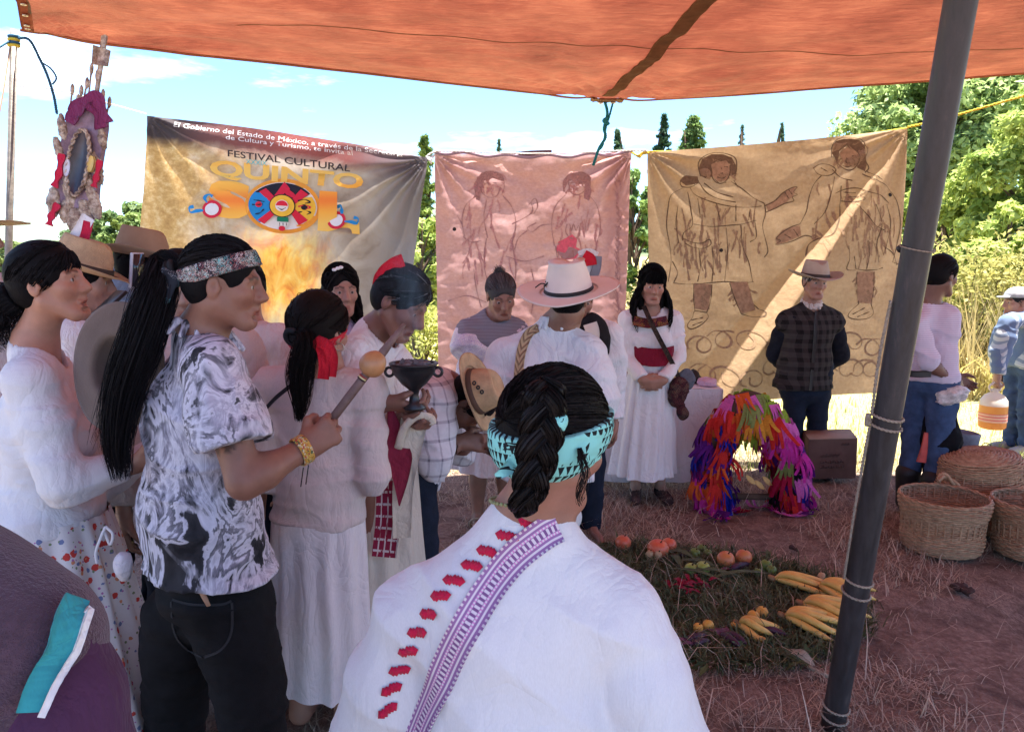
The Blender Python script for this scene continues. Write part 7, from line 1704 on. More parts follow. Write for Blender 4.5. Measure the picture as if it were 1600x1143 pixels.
# girl with a hair clip
J = skel(tuple(at(520, 900, 3.6)[:2]), 1.52, 160, .0, wsh=.1, head=(-14, 4, 0), hs=.93)
J['HC'] = at(533, 455, 3.56); J['h'] = Rz(152, 4, 0); J['N'] = at(522, 500, 3.6)
w8 = person('girl with long dark hair and a white hair clip in a lilac top', (J['p'][0], J['p'][1], 0))
body(w8, J, (.36, .19, .14), res=.012, hres=.005, handres=.008)
top(w8, J, cloth('lilac_top', (.50, .36, .52), .1), 'top', .014, 1.0, .7, 1.6, .01, .012, .006, 51, .06); skirt(w8, J, cloth('lilac_skirt', (.45, .34, .48)), .85, .3, .14, .2, 'skirt', 10, .01, 80, 20)
long_hair(w8, J, (.012, .010, .010), .20, .02, False, 550, thick=.0026, flare=.015)
for dx, dz in ((0, 0), (.016, .008), (.03, .013)): cc_ = J['HC'] + J['h'] @ A(.048 - dx, .066, .105 + dz * .8); put('hair_clip', Geo().add(*lathe(np.stack([np.sin(np.linspace(.05, 3.09, 8)) * .011, -np.cos(np.linspace(.05, 3.09, 8)) * .008], 1), cc_, 10)), plain('pearl_white', (.8, .78, .78), .3), w8)

# man in tan hat with a phone, and the hat wearers around the standard
def bystander(label, px, py, Y, H, yaw, tone, shirt, hatmat=None, pitch=0, hs=.97, fem=False, brim=.17, hairc=BLK, face=None, curl=.03, htilt=0, lower=DKDEN, fz=6):
    c = at(px, py, Y); J = skel((c[0], Y), H, yaw, 0, wsh=.112 if not fem else .1, hs=hs); J['HC'] = c; J['h'] = Rz(yaw, pitch, 0); J['N'] = c + A(0, 0, -.155) - J['R'][:, 1] * .03
    dz = J['N'][2] - .83 * H
    for k in ('C', 'W', 'P', 'shR', 'shL', 'elR', 'elL', 'wrR', 'wrL'): J[k] = J[k] + A(0, 0, dz * .9)
    r_ = person(label, (c[0], Y, 0)); body(r_, J, tone, res=.016, hres=.0072, handres=.012, fem=fem, face=face or {})
    top(r_, J, shirt, 'shirt', .02, 1.04, J['P'][2] - .05, 1.9, .02, .010, .008, int(px), .058, fem=fem, sl_r=1.2, fz=fz); trousers(r_, J, lower, 'trousers', .016, 1.0, .012)
    hair_cap(r_, J, hairc, .012, strand_tie=(0, -.1, -.03), n=160, res=.006)
    if hatmat is not None: hat(r_, c + J['h'] @ A(0, -.008, .048), J['h'] @ Rz(0, htilt, 0), hatmat, brim, .092, .115, curl, .03, None, plain('dark_band', (.05, .038, .03)), 1.15, 'hat', .015)
    return r_, J
m7, J = bystander('man in a tan felt hat and pale blue hoodie filming with a phone', 224, 418, 3.2, 1.70, 74, (.28, .15, .11), cloth('pale_blue_hoodie', (.34, .40, .52), .08, 260, .5, 12), FELTB, 4, brim=.165, htilt=6)
hd = SDF(); hd.cap(at(196, 432, 3.28), at(176, 450, 3.22), .05, .055, k=.05); hd.cap(at(176, 450, 3.22), at(212, 455, 3.12), .055, .045, k=.05); V, Q = hd.mesh(.009, post=folds(5, .008, 14, 10)); put('hood', Geo().add(V, Q), cloth('pale_blue_hoodie', (.3, .36, .46)), m7)
ph = thing('phone', at(212, 442, 2.98), 'silver phone held upright beside the tan hat', 'phone'); put('case', Geo().add(*box(at(213, 422, 2.98), (.012, .07, .135), Rz(10, 0, 8), .004)), plain('silver_case', (.5, .5, .56), .3, .1, 30, 0, 60, .5), ph); put('screen', Geo().add(*box(at(213, 422, 2.98) + A(.0075, 0, 0), (.002, .062, .125), Rz(10, 0, 8))), plain('phone_glass', (.02, .02, .03), .1, .1, 10, 0, 60, .5), ph)
m8, J = bystander('person in a straw hat beside the singing woman, carrying the ornate standard', 130, 440, 2.9, 1.56, 72, (.31, .17, .125), cloth('white_tunic', (.70, .66, .68)), STRAWH, 6, brim=.16, curl=.015, htilt=12)
tag(put('mobile_phone', Geo().add(*box((0, 0, 0), (.075, .012, .15), Rz(40, 50, 0), .004)), plain('phone_black', (.015, .015, .018), .3, .1, 10, 0, 60, .5)), 'black phone held low between the two straw hats', 'phone').location = tuple(at(166, 478, 2.6))
bystander('person in white standing hidden behind the bandana wearing man', 376, 456, 3.0, 1.6, 200, (.33, .18, .13), cloth('peach_white_shirt', (.70, .60, .58)), None, 8)
bystander('person partly seen between the ponytail and the bandana knot', 282, 452, 2.55, 1.60, 150, (.32, .19, .14), cloth('cream_shirt', (.66, .62, .6)), None, 6)
bystander('person in a black vest behind the cream hat', 905, 470, 4.3, 1.55, 172, (.26, .13, .09), WSH, None, 10)
bystander('person under a straw hat at the far left beside the slender pole', -46, 372, 3.0, 1.66, 80, (.3, .16, .11), cloth('white_tunic', (.70, .66, .68)), STRAWH, 0, brim=.2, curl=.0, htilt=-4)
# ------------------------------------------------------------------ table, box, arch of paper, baskets, offering, standard
# white covered table behind the young woman
tb0, tb1 = at(905, 600, 5.32), at(1128, 600, 5.32); zt = .70
tbl = thing('table', ((tb0[0] + tb1[0]) / 2, 5.55, 0), 'low table under a white cloth behind the young woman', 'table')
xs_ = np.linspace(tb0[0], tb1[0], 90); pr = []
vv = np.linspace(0, 1, 26)
def tcl(x, v):
    fold = .016 * np.sin(x * 24 + 2 * np.sin(x * 7)) * v + .008 * np.sin(x * 51) * v
    return np.stack([x, 5.30 - .02 * v + fold, zt - v * (zt - .035)], -1)
Xg, Vg = np.meshgrid(xs_, vv, indexing='ij'); fr = tcl(Xg, Vg)
topg = np.stack([Xg, 5.30 + Vg * .5, zt + .0 * Xg + .003 * np.sin(Xg * 30)], -1)
TCLO = cloth('table_cloth_white', (.72, .68, .71), .04, 300, .5, 9, .6)
g = Geo().add(fr, grid_faces(90, 26)[:, ::-1]); g.add(topg, grid_faces(90, 26))
for xx, sg_ in ((tb0[0], 1), (tb1[0], -1)):
    Yg, V2 = np.meshgrid(np.linspace(5.28, 5.8, 30), vv, indexing='ij'); sd_ = np.stack([xx + sg_ * -.012 * np.sin(Yg * 30) * V2, Yg, zt - V2 * (zt - .035)], -1); g.add(sd_, grid_faces(30, 26)[:, ::sg_])
put('tablecloth', g, TCLO, tbl); put('table_top', Geo().add(*box(((tb0[0] + tb1[0]) / 2, 5.55, zt - .02), (tb1[0] - tb0[0] - .03, .46, .03))), plain('table_wood', (.25, .15, .09)), tbl)
for x in (tb0[0] + .06, tb1[0] - .06):
    for y in (5.38, 5.72): put('leg', Geo().add(*tube([A(x, y, 0), A(x, y, zt - .03)], .018, 8)), plain('leg_metal', (.05, .05, .055), .5), tbl)
def lump(name, px, py, Y, r, mat, label, cat, seed, rot=0, amp=.008, rest=zt):
    c = at(px, py, Y); c[2] = rest + r[2] * .85; d = SDF(); d.ell(c, r, Rz(rot), .02); rg_ = np.random.default_rng(seed)
    for k in range(3): d.ell(c + rg_.normal(size=3) * A(r[0], r[1], r[2] * .3) * .4, A(*r) * (.45 + .2 * rg_.random()), Rz(rg_.random() * 180), .03)
    V, Q = d.mesh(.009, post=folds(seed, amp, 20, 20)); V[:, 2] = np.maximum(V[:, 2], rest + .002); return solo(name, (V, [Q]), mat, label, cat)
lump('folded_cloth', 942, 578, 5.45, (.11, .09, .045), cloth('white_bundle', (.68, .62, .65)), 'bundled white cloth on the table beside the sash', 'cloth', 3)
lump('dark_pouch', 958, 585, 5.36, (.055, .05, .035), BKL, 'small black pouch lying on the bundled white cloth', 'pouch', 4)
lump('folded_cloth', 1106, 594, 5.45, (.07, .06, .03), cloth('pink_bundle', (.62, .40, .50)), 'folded pink cloth at the end of the table', 'cloth', 5)
lump('dark_bag', 1082, 586, 5.55, (.055, .07, .05), BKL, 'black bag on the table behind the young woman', 'bag', 6)
c = at(960, 556, 5.6); c[2] = zt + .085
g = Geo()
for k in range(9): a = np.linspace(0, 2 * pi, 61); rr = .135 + .025 * k / 9 + .004 * np.cos(a * 15 + pi * (k % 2)); g.add(*tube(np.stack([c[0] + np.cos(a) * rr, c[1] + np.sin(a) * rr * .8, c[2] - .08 + k * .0165 + 0 * a], 1), .009, 5, False))
bk = thing('shallow_basket', (c[0], c[1], zt), 'shallow woven basket with an orange rim on the table', 'basket'); put('weave', g, plain('basket_cane', (.28, .14, .07), .7, .3, 40), bk)
a = np.linspace(0, 2 * pi, 61); put('rim', Geo().add(*tube(np.stack([c[0] + np.cos(a) * .168, c[1] + np.sin(a) * .136, c[2] + .072 + 0 * a], 1), .011, 6, False)), plain('orange_rim', (.62, .16, .07), .6), bk)
put('handle', Geo().add(*tube(spline([at(934, 540, 5.4), at(944, 528, 5.42), at(960, 518, 5.48), at(968, 514, 5.55)], 14), .013, 7)), plain('red_handle', (.36, .03, .05), .5), bk)
# bundle raised behind the cream hat
g = Geo().add(*ribbon(spline([at(904, 396, 4.2), at(920, 392, 4.2), at(934, 398, 4.2)], 16), .03, A(0, -1, .3), thick=.01)); g.add(*ribbon(spline([at(906, 400, 4.21), at(916, 412, 4.2), at(926, 424, 4.2)], 16), .07, A(.2, -1, .2), thick=.012))
bd = thing('flag_bundle', at(918, 470, 4.25), 'rolled white, red and grey cloth raised behind the cream hat', 'cloth'); put('white_edge', g, cloth('flag_white', (.7, .68, .68)), bd)
put('red_fold', Geo().add(*ribbon(spline([at(912, 398, 4.18), at(922, 404, 4.17), at(924, 414, 4.17)], 12), .06, A(0, -1, .3), thick=.008)), RED, bd); put('grey_fold', Geo().add(*ribbon(spline([at(934, 400, 4.19), at(932, 420, 4.19), at(924, 438, 4.2)], 12), .05, A(.3, -1, .1), thick=.008)), plain('grey_fold', (.2, .2, .24)), bd); put('stick', Geo().add(*tube([at(916, 520, 4.26), at(920, 396, 4.24)], .01, 8)), BARK, bd)
vb = SDF(); vb.ell(at(925, 535, 4.24), A(.10, .05, .16), None, .03); V, Q = vb.mesh(.009, post=folds(3, .006, 16, 6)); solo('black_vest', (V, [Q]), plain('black_wool', (.012, .011, .013), .95, .3, 40), 'black waistcoat front showing right of the white shirt', 'vest')
V, fs, uv, _ = ribbon(spline([at(922, 505, 4.15), at(926, 520, 4.13), at(924, 545, 4.13)], 12), .075, A(-.1, -1, .1), thick=.006); solo('paper_sheet', Geo().add(V, fs, uv), plain('cream_paper', (.68, .64, .56), .8, .06), 'cream sheet of paper against the black waistcoat', 'paper')

# cardboard box with faint print
bc = gnd(1306, 757); Rb = Rz(6, -7, -3)
bx = thing('cardboard_box', (bc[0], bc[1] + .1, 0), 'brown cardboard box with faint printing beside the arch', 'box')
CARD = plain('cardboard', (.15, .09, .075), .85, .15, 14, .3, 120, .1)
zc_ = .185; put('carton', Geo().add(*box((bc[0], bc[1] + .16, zc_), (.34, .20, .31), Rb, .006)), CARD, bx, False)
fa = lambda u, v: A(bc[0], bc[1] + .16, zc_) + Rb @ A(u * .85, -.1025, v)
for u, v, w_, n_ in ((.10, .115, .07, 2), (-.02, .03, .16, 3), (.0, -.02, .20, 2), (.0, -.06, .20, 3)):
    g = Geo()
    for k in range(n_ * 5): uu = u - w_ / 2 + w_ * (k + .5) / (n_ * 5); g.add(*box(fa(uu, v + .004 * ((k * 7) % 3 - 1)), (w_ / (n_ * 7), .002, .012 + .006 * ((k * 5) % 3)), Rb))
    tag(put('printed_line', g, plain('faded_print', (.11, .065, .055), .9, .2), bx, False), None, None, None, 'stuff')
put('top_flap', Geo().add(*box(A(bc[0], bc[1] + .16, zc_) + Rb @ A(0, -.02, .159), (.33, .16, .006), Rb @ Rz(0, -3, 0))), plain('cardboard_sunlit_top', (.36, .26, .2), .85, .15), bx, False)  # paler than the carton: sunlight on the box top put into the colour

# arch covered with crepe paper
ab = gnd(1172, 800); Ya = ab[1] + .12
arch = thing('paper_arch', (ab[0], Ya, 0), 'small arch covered in fringed strips of bright crepe paper', 'arch')
ctr = [at(1124, 792, Ya), at(1112, 748, Ya), at(1114, 700, Ya), at(1132, 655, Ya), at(1168, 628, Ya), at(1204, 650, Ya), at(1226, 695, Ya), at(1236, 745, Ya), at(1236, 792, Ya)]
AP = spline(ctr, 120); AP[:, 2] = np.maximum(AP[:, 2], .02); put('frame', Geo().add(*tube(AP, .075, 12)), BARK, arch)
put('crossbar', Geo().add(*tube([AP[6], AP[-6]], .022, 8)), BARK, arch)
CRP = {'orange': (.72, .13, .03), 'red': (.62, .035, .03), 'crimson': (.36, .01, .05), 'violet': (.12, .015, .22), 'blue': (.02, .03, .42), 'magenta': (.62, .04, .36), 'pink': (.72, .16, .52), 'green': (.30, .45, .05), 'olive': (.26, .32, .10), 'teal': (.02, .24, .30), 'amber': (.75, .36, .05), 'black': (.015, .01, .02)}
def crepe(c, n):
    t = NT('crepe_' + n); v = t.coord(); f = t.noise(t.mapping(v, (1, 6, 6)), 40, 3); col = t.ramp(f, [(.3, scl(c, .75)), (.7, scl(c, 1.15))])
    t.base(col, .85, .15); t.bump(f, .4, .003); t.translucent(col, .3); return t.m
CM = {k: crepe(c, k) for k, c in CRP.items()}
rg = np.random.default_rng(21); protos = {}
def strip_mesh(kind, cname):
    if (kind, cname) in protos: return protos[(kind, cname)]
    r2 = np.random.default_rng(kind + 50); g = Geo(); L = .13 + .05 * r2.random()
    for k in range(5):                                           # a tuft of five fringes, curling
        x0 = (k - 2) * .014; u = np.linspace(0, 1, 6); sw = (k - 2) * .012 + r2.normal() * .012
        P = np.stack([x0 + sw * u ** 1.5, .012 + .045 * np.sin(u * (1.6 + r2.random())) + .006 * r2.normal() * u, -L * (.75 + .4 * r2.random()) * u], 1); w = .026 * (1 - .35 * u)
        tw = r2.normal() * .8 * u; B_ = np.stack([np.cos(tw), np.sin(tw), 0 * u], 1); V = np.stack([P - B_ * w[:, None] / 2, P + B_ * w[:, None] / 2], 1).reshape(-1, 3); g.add(V, grid_faces(6, 2))
    me = g.mesh('paper_strip', True); me.materials.append(CM[cname]); protos[(kind, cname)] = me; return me
def zone(px, py, side):
    l = px < 1168
    if py < 650: return rg.choice(['orange', 'teal', 'amber', 'green', 'pink', 'orange', 'red'] if l else ['green', 'olive', 'pink', 'magenta', 'amber', 'green'])
    if l:
        if py < 720: return rg.choice(['orange', 'red', 'violet', 'violet', 'violet', 'blue'] if side < 0 else ['violet', 'violet', 'blue', 'red'])
        if py < 760: return rg.choice(['red', 'orange', 'magenta', 'blue'] if side < 0 else ['blue', 'blue', 'violet', 'red'])
        return rg.choice(['violet', 'magenta', 'magenta', 'pink'] if side < 0 else ['blue', 'violet', 'blue'])
    if py < 700: return rg.choice(['pink', 'magenta', 'orange', 'red'] if side < 0 else ['pink', 'magenta', 'pink'])
    if py < 755: return rg.choice(['crimson', 'black', 'crimson', 'olive', 'violet'] if side < 0 else ['magenta', 'pink', 'olive', 'violet'])
    return rg.choice(['crimson', 'red', 'magenta', 'black'] if side < 0 else ['violet', 'violet', 'blue', 'magenta'])
T_, N1_, N2_ = frames(AP); aoff = wloc(arch); n_strip = 0
import mathutils
for i in range(3, 119, 2):
    for q in range(5):
        ang = rg.random() * 1.0 + q * 2 * pi / 5; side_v = nrm(np.cross(T_[i], A(0, 1, 0))); od = nrm(cos(ang) * side_v + sin(ang) * A(0, -1, 0)); p = AP[i] + od * .084
        pxx = CX + F * p[0] / (p[1] * cos(PITCH) - (p[2] - CAMH) * sin(PITCH)); pyy = 400 + 1190 * (CAMH - p[2]) / p[1]
        hz = 1 if od[0] > 0 else -1; side = hz if pxx > 1168 else hz
        if od[1] > .75: continue
        n_strip += 1
        if n_strip > 292: break
        me = strip_mesh(int(rg.integers(0, 6)), str(zone(pxx, pyy, side)))
        o = bpy.data.objects.new('paper_strip', me); COL.objects.link(o); o.parent = arch
        up_ = nrm(A(0, 0, 1) + od * .2 + rg.normal(size=3) * .22); yv = nrm(od - up_ * np.dot(od, up_)); xv = np.cross(yv, up_)
        o.matrix_local = mathutils.Matrix.Translation(tuple(p - aoff)) @ mathutils.Matrix(np.stack([xv, yv, up_], 1).tolist()).to_4x4() @ mathutils.Matrix.Scale(.78 + .45 * rg.random(), 4)
for px, py, c_ in ((1170, 748, 'amber'), (1186, 756, 'amber'), (1160, 770, 'red'), (1200, 776, 'olive')):
    pass
for k in range(10):                                              # tufts lying at its foot
    p = gnd(1120 + k * 13, 800 + 4 * sin(k * 2.0)) + A(0, .02, .03); me = strip_mesh(k % 6, ['magenta', 'violet', 'pink', 'magenta', 'crimson', 'pink', 'magenta', 'pink', 'violet', 'olive'][k]); o = bpy.data.objects.new('paper_strip', me); COL.objects.link(o); o.parent = arch
    o.matrix_local = mathutils.Matrix.Translation(tuple(p - aoff)) @ mathutils.Matrix(Rz(k * 37, 100, 0).tolist()).to_4x4()
for k, (px, py) in enumerate(((1166, 742), (1180, 750), (1192, 744))):
    p0 = at(px, py, Ya - .03); solo('corn_husk', Geo().add(*ribbon(spline([p0, p0 + A(.03, -.02, -.03), p0 + A(.06, -.01, -.055)], 10), np.array([.006, .02, .03, .034, .036, .034, .03, .022, .014, .004]), A(0, -1, .6), thick=.003)), plain('husk_yellow', (.62, .42, .16), .8, .2, 40), 'pale yellow husk hanging inside the paper arch', 'husk', 'husks inside the paper arch')

# baskets
CANE = NT('woven_cane'); v = CANE.coord(); CANE.base(CANE.ramp(CANE.noise(v, 30, 5, .65), [(.3, (.24, .13, .075)), (.55, (.40, .24, .14)), (.75, (.54, .36, .22))]), .65, .3); CANE.bump(CANE.noise(v, 160, 3), .4, .004); CANE = CANE.m
def basket(px, py, rt, rb, h, label, flip=False, center=None, R=None, coils=26, stakes=34, oval=1.0, handle=False):
    c = gnd(px, py) + A(0, rb, 0) if center is None else np.asarray(center); c = A(c[0], c[1], c[2] if center is not None else 0.0)
    b = thing('basket', c, label, 'basket'); g = Geo(); a = np.linspace(0, 2 * pi, 3 * stakes + 1); Rm = np.eye(3) if R is None else R
    for k in range(coils):
        u = (k + .5) / coils; r_ = rb + (rt - rb) * u ** .8 + .008 * sin(u * 9); P = np.stack([np.cos(a) * (r_ + .0035 * np.cos(a * stakes / 2 + pi * (k % 2))), np.sin(a) * oval * (r_ + .0035 * np.cos(a * stakes / 2 + pi * (k % 2))), u * h + .0015 * np.sin(a * 3 + k)], 1)
        V, fs, uv, _ = tube(P @ Rm.T + c, h / coils * .56, 5, False); g.add(V, fs, uv)
    put('weave', g, CANE, b)
    for k in range(stakes):
        an = 2 * pi * k / stakes; pts = np.stack([[cos(an) * (rb + (rt - rb) * u ** .8 + .008 * sin(u * 9)), sin(an) * oval * (rb + (rt - rb) * u ** .8), u * h] for u in (0, .33, .66, 1.0)]); g2 = Geo().add(*tube(pts @ Rm.T + c, .0058, 4, False)); put('stake', g2, CANE, b)
    P = np.stack([np.cos(a) * rt, np.sin(a) * oval * rt, h + 0 * a], 1); put('rim', rope_tube(P @ Rm.T + c, .0095, 160, 55), CANE, b)
    g3 = Geo()
    for k in range(12):
        r_ = rb * (k + .6) / 12; P = np.stack([np.cos(a) * r_, np.sin(a) * oval * r_, .006 - (.03 if R is not None else 0) * (1 - (r_ / rb) ** 2) + .003 * np.cos(a * 12 + pi * (k % 2))], 1); V, fs, uv, _ = tube(P[::2] @ Rm.T + c, rb / 12 * .6, 5, False); g3.add(V, fs, uv)
    put('bottom', g3, CANE, b)
    if handle: put('handle', rope_tube(np.array([[cos(t__) * rt * 1.0, 0, h + sin(t__) * rt * .55] for t__ in np.linspace(0, pi, 12)]) @ Rm.T + c, .014, 120, 60), CANE, b)
    return b
basket(1500, 874, .225, .19, .295, 'tall open cane basket standing nearest the fruit offering')
basket(1652, 884, .22, .185, .295, 'tall open cane basket cut by the right border beside the other tall one')
basket(1566, 838, .235, .2, .25, 'cane basket hidden beneath the overturned one, between the tall baskets', coils=18)
cb_ = at(1544, 762, 4.42); Rf = Rz(20, 172, 6)
basket(0, 0, .255, .2, .20, 'shallow cane basket lying overturned on top of the others', center=cb_ + A(0, .1, .17), R=Rf, coils=16, stakes=30, oval=.8)
put_ = at(1478, 770, 4.3)
solo('cane_hoop', rope_tube([at(1466, 752, 4.32), at(1474, 742, 4.34), at(1488, 752, 4.34), at(1506, 766, 4.34), at(1520, 772, 4.34)], .016, 90, 45), CANE, 'twisted cane handle leaning over the tall basket rim', 'handle')
# grey blue sack can
sc0 = gnd(1512, 792); 
def dent(V, a, k): V = V.copy(); V[..., 0] += k * k * -.04; V[..., 2] += .05 * np.cos(a) * k ** 3 * -1 ; V *= (1 + .05 * np.sin(a * 2 + 1) * k)[..., None] ** A(1, 1, 0); return V
prf = [(.0, .0), (.08, 0), (.085, .05), (.08, .2), (.084, .36), (.098, .45), (.105, .475), (.10, .485), (.085, .47), (.07, .42), (.06, .30), (.0, .28)]
sk_ = thing('feed_sack', (sc0[0], sc0[1] + .1, 0), 'upright grey blue sack with a dark open mouth behind the baskets', 'sack')
put('sack', Geo().add(*lathe(prf, (sc0[0], sc0[1] + .1, 0), 30, None, dent)), plain('grey_blue_canvas', (.17, .18, .22), .8, .25, 16, .5, 60, .2), sk_)
put('wire', Geo().add(*tube(spline([at(1530, 702, 4.9), at(1538, 692, 4.88), at(1548, 696, 4.86), at(1550, 716, 4.86)], 16), .003, 5)), BKL, sk_)
# tool handle stuck behind the pole
tp = on_pole(388) + A(0, .055, 0); hd_ = at(1402, 388, tp[1]); he_ = at(1462, 391, tp[1])
tl_ = thing('tool', hd_, 'black and red handled tool wedged behind the leaning pole', 'tool'); put('grip', Geo().add(*tube(spline([hd_, hd_ + (he_ - hd_) * .2, hd_ + (he_ - hd_) * .45], 10), [.006, .011, .0125, .013, .013, .0125, .012, .0115, .011, .010], 14)), BKL, tl_); put('collar', Geo().add(*tube([hd_ + (he_ - hd_) * .45, hd_ + (he_ - hd_) * .62], [.011, .009], 14)), plain('red_plastic', (.5, .03, .05), .4), tl_); put('shaft', Geo().add(*tube([hd_ + (he_ - hd_) * .62, he_], .004, 8)), STEEL, tl_)
# kicked up clods and a stick
for k, (px, py, s_) in enumerate(((1498, 918, .045), (1238, 858, .03), (1510, 925, .03))):
    c = gnd(px, py); d = SDF(); d.ell(c + A(0, 0, .01), A(s_, s_ * .7, s_ * .4), Rz(30 * k), .01); V, Q = d.mesh(.008, post=folds(k, .008, 40, 40)); solo('clod', (V, [Q]), plain('dark_clod', (.06, .035, .03), 1, .3, 30, .6, 60), ['broad dark clod of earth in the open straw before the tall basket', 'dark clod of earth between the offering and the arch', 'small dark clod touching the broad one'][k], 'clod')

# ------------------------------------------------------------------ offering of greenery and fruit
OFF = np.array([gnd(*p)[:2] for p in [(930, 862), (985, 848), (1060, 855), (1160, 866), (1225, 880), (1300, 905), (1345, 935), (1352, 985), (1310, 1022), (1220, 1040), (1120, 1045), (1020, 1030), (930, 1000), (900, 930)]])
def in_poly(P, poly):
    x, y = P[:, 0], P[:, 1]; ins = np.zeros(len(P), bool); n = len(poly)
    for i in range(n):
        x0, y0 = poly[i]; x1, y1 = poly[(i + 1) % n]; c = ((y0 > y) != (y1 > y)) & (x < (x1 - x0) * (y - y0) / (y1 - y0 + 1e-12) + x0); ins ^= c
    return ins
def off_s(rg, n):
    lo, hi = OFF.min(0), OFF.max(0); P = lo + rg.random((n, 2)) * (hi - lo); P = P[in_poly(P, OFF)]; P = P + rg.normal(size=P.shape) * .03
    return np.column_stack([P, ground_z(P[:, 0], P[:, 1]) + .004 + .03 * rg.random(len(P))])
g = Geo(); g.add(*blades(16000, off_s, .09, .006, (.04, .06, .028), (.15, .20, .09), 1.5, 61)); g.add(*blades(4500, off_s, .12, .005, (.05, .06, .03), (.20, .21, .11), 1.42, 62))
Pl = off_s(np.random.default_rng(90), 1500) + A(0, 0, .02); rl = np.random.default_rng(91)
g.add(*leaf_cards(Pl, rl.normal(size=Pl.shape) * .5 + A(0, -.2, 1), .07, .32, .4, A(.03, .05, .02) + rl.random((len(Pl), 1)) * A(.10, .13, .05), rl))
tag(put('greenery', g, vcol('dark_greenery', .6, .2, .1, .3, 40), None, False), 'mat of dark cut greenery under the fruit', 'greenery', None, 'stuff')
FR = {}
def fruit_mat(n, c, c2, rough=.35, sc_=14):
    if n in FR: return FR[n]
    t = NT('fruit_' + n); v = t.coord(); f = t.noise(v, sc_, 4, .6); t.base(t.ramp(f, [(.35, c), (.65, c2)]), rough, .45); t.bump(t.noise(v, 120, 3), .12, .003); FR[n] = t.m; return t.m
MANGO = fruit_mat('mango', (.62, .10, .05), (.66, .22, .10)); PEACHF = fruit_mat('orange_mango', (.50, .20, .06), (.62, .14, .07)); APPLE = fruit_mat('apple', (.22, .30, .05), (.40, .44, .11)); LIMEF = fruit_mat('lime', (.10, .18, .03), (.20, .28, .06)); ORNG = fruit_mat('yellow', (.68, .34, .05), (.72, .44, .10), .5); TUB = fruit_mat('tuber', (.45, .30, .16), (.58, .42, .24), .7); EGGP = fruit_mat('purple', (.030, .010, .028), (.075, .022, .055), .45); BANA = fruit_mat('banana', (.62, .33, .07), (.78, .49, .13), .5, 9); BTIP = plain('banana_tip', (.06, .04, .02), .8)
def fruit(name, px, py, rp, mat, label, asp=(1, 1, .95), rot=0, dimp=.12, group=None, lift=.012):
    c0 = gnd(px, py + rp * .8); r = rp * c0[1] / 1185; c = A(c0[0], c0[1] + r * .4, r * asp[2] * .97 + lift); a = np.linspace(.02, pi - .02, 18)
    pr_ = np.stack([np.sin(a) * r, -np.cos(a) * r * (1 - dimp * np.exp(-(np.sin(a) / .3) ** 2))], 1); R_ = Rz(rot, 20 * sin(px), 12)
    V, fs, uv, _ = lathe(pr_, n=22); root = thing(name, (c[0], c[1], c[2] - r * asp[2]), label, name.split('_')[-1], group)
    put('flesh', Geo().add((V * A(*asp)) @ R_.T + c, fs, uv), mat, root); put('stalk', Geo().add(*tube([c + R_ @ A(0, 0, r * asp[2] * .8), c + R_ @ A(r * .1, 0, r * asp[2] * 1.15)], [.004, .003], 6)), BTIP, root); return root
fruit('mango', 974, 853, 13, MANGO, 'coral red mango showing at the shoulder of the white blouse'); fruit('mango', 1029, 862, 16, MANGO, 'largest coral red mango in the offering', (1.12, 1, .9)); fruit('mango', 1046, 856, 12, MANGO, 'coral red mango touching the largest one')
fruit('mango', 1135, 880, 14.5, PEACHF, 'orange mango beside the purple corn'); fruit('mango', 1163, 876, 13.5, PEACHF, 'orange red mango nearest the limes')
fruit('green_apple', 1080, 894, 10.5, APPLE, 'pale green apple, the smaller of the pair', dimp=.25); fruit('green_apple', 1099, 893, 12, APPLE, 'pale green apple, the larger of the pair', dimp=.25)
for px, py, r, w_ in ((1086, 869, 9, 'largest'), (1097, 862, 8, 'middle sized'), (1106, 868, 7, 'smallest')): fruit('lime', px, py, r, LIMEF, w_ + ' dark green lime of three behind the pale apples', group='limes behind the apples')
for px, py, r, w_ in ((1197, 888, 10, 'largest'), (1206, 895, 8.5, 'middle sized'), (1184, 898, 7, 'smallest')): fruit('lime', px, py, r, LIMEF, w_ + ' round green lime of three beside the orange mangoes', group='three limes by the orange mangoes')
for px, py, r in ((1262, 914, 8), (1254, 920, 7), (1300, 928, 8)): fruit('lime', px, py, r, LIMEF, 'dark lime behind the banana bunches', group='limes behind the bananas')
for px, py, w_ in ((1015, 873, 'small pale tuber in front of the largest coral mango'), (1028, 874, 'small pale tuber in front of the largest coral mango'), (1284, 908, 'small pale tuber behind the banana bunches')): fruit('yellow_tuber', px, py, 6.5, TUB, w_, (1, 1, 1.3), group='small pale tubers')
for px, py, r in ((1191, 962, 10.5), (1178, 968, 10), (1167, 979, 9), (1147, 981, 5.5)): fruit('yellow_fruit', px, py, r, ORNG, 'round yellow fruit in the line beside the banana bunches', group='yellow fruits beside the bananas', dimp=.05)
for px, py, r in ((1107, 982, 9.5), (1091, 986, 8.5)): fruit('yellow_fruit', px, py, r, ORNG, 'round yellow fruit of the pair at the sleeve', group='yellow fruits at the sleeve', dimp=.05)
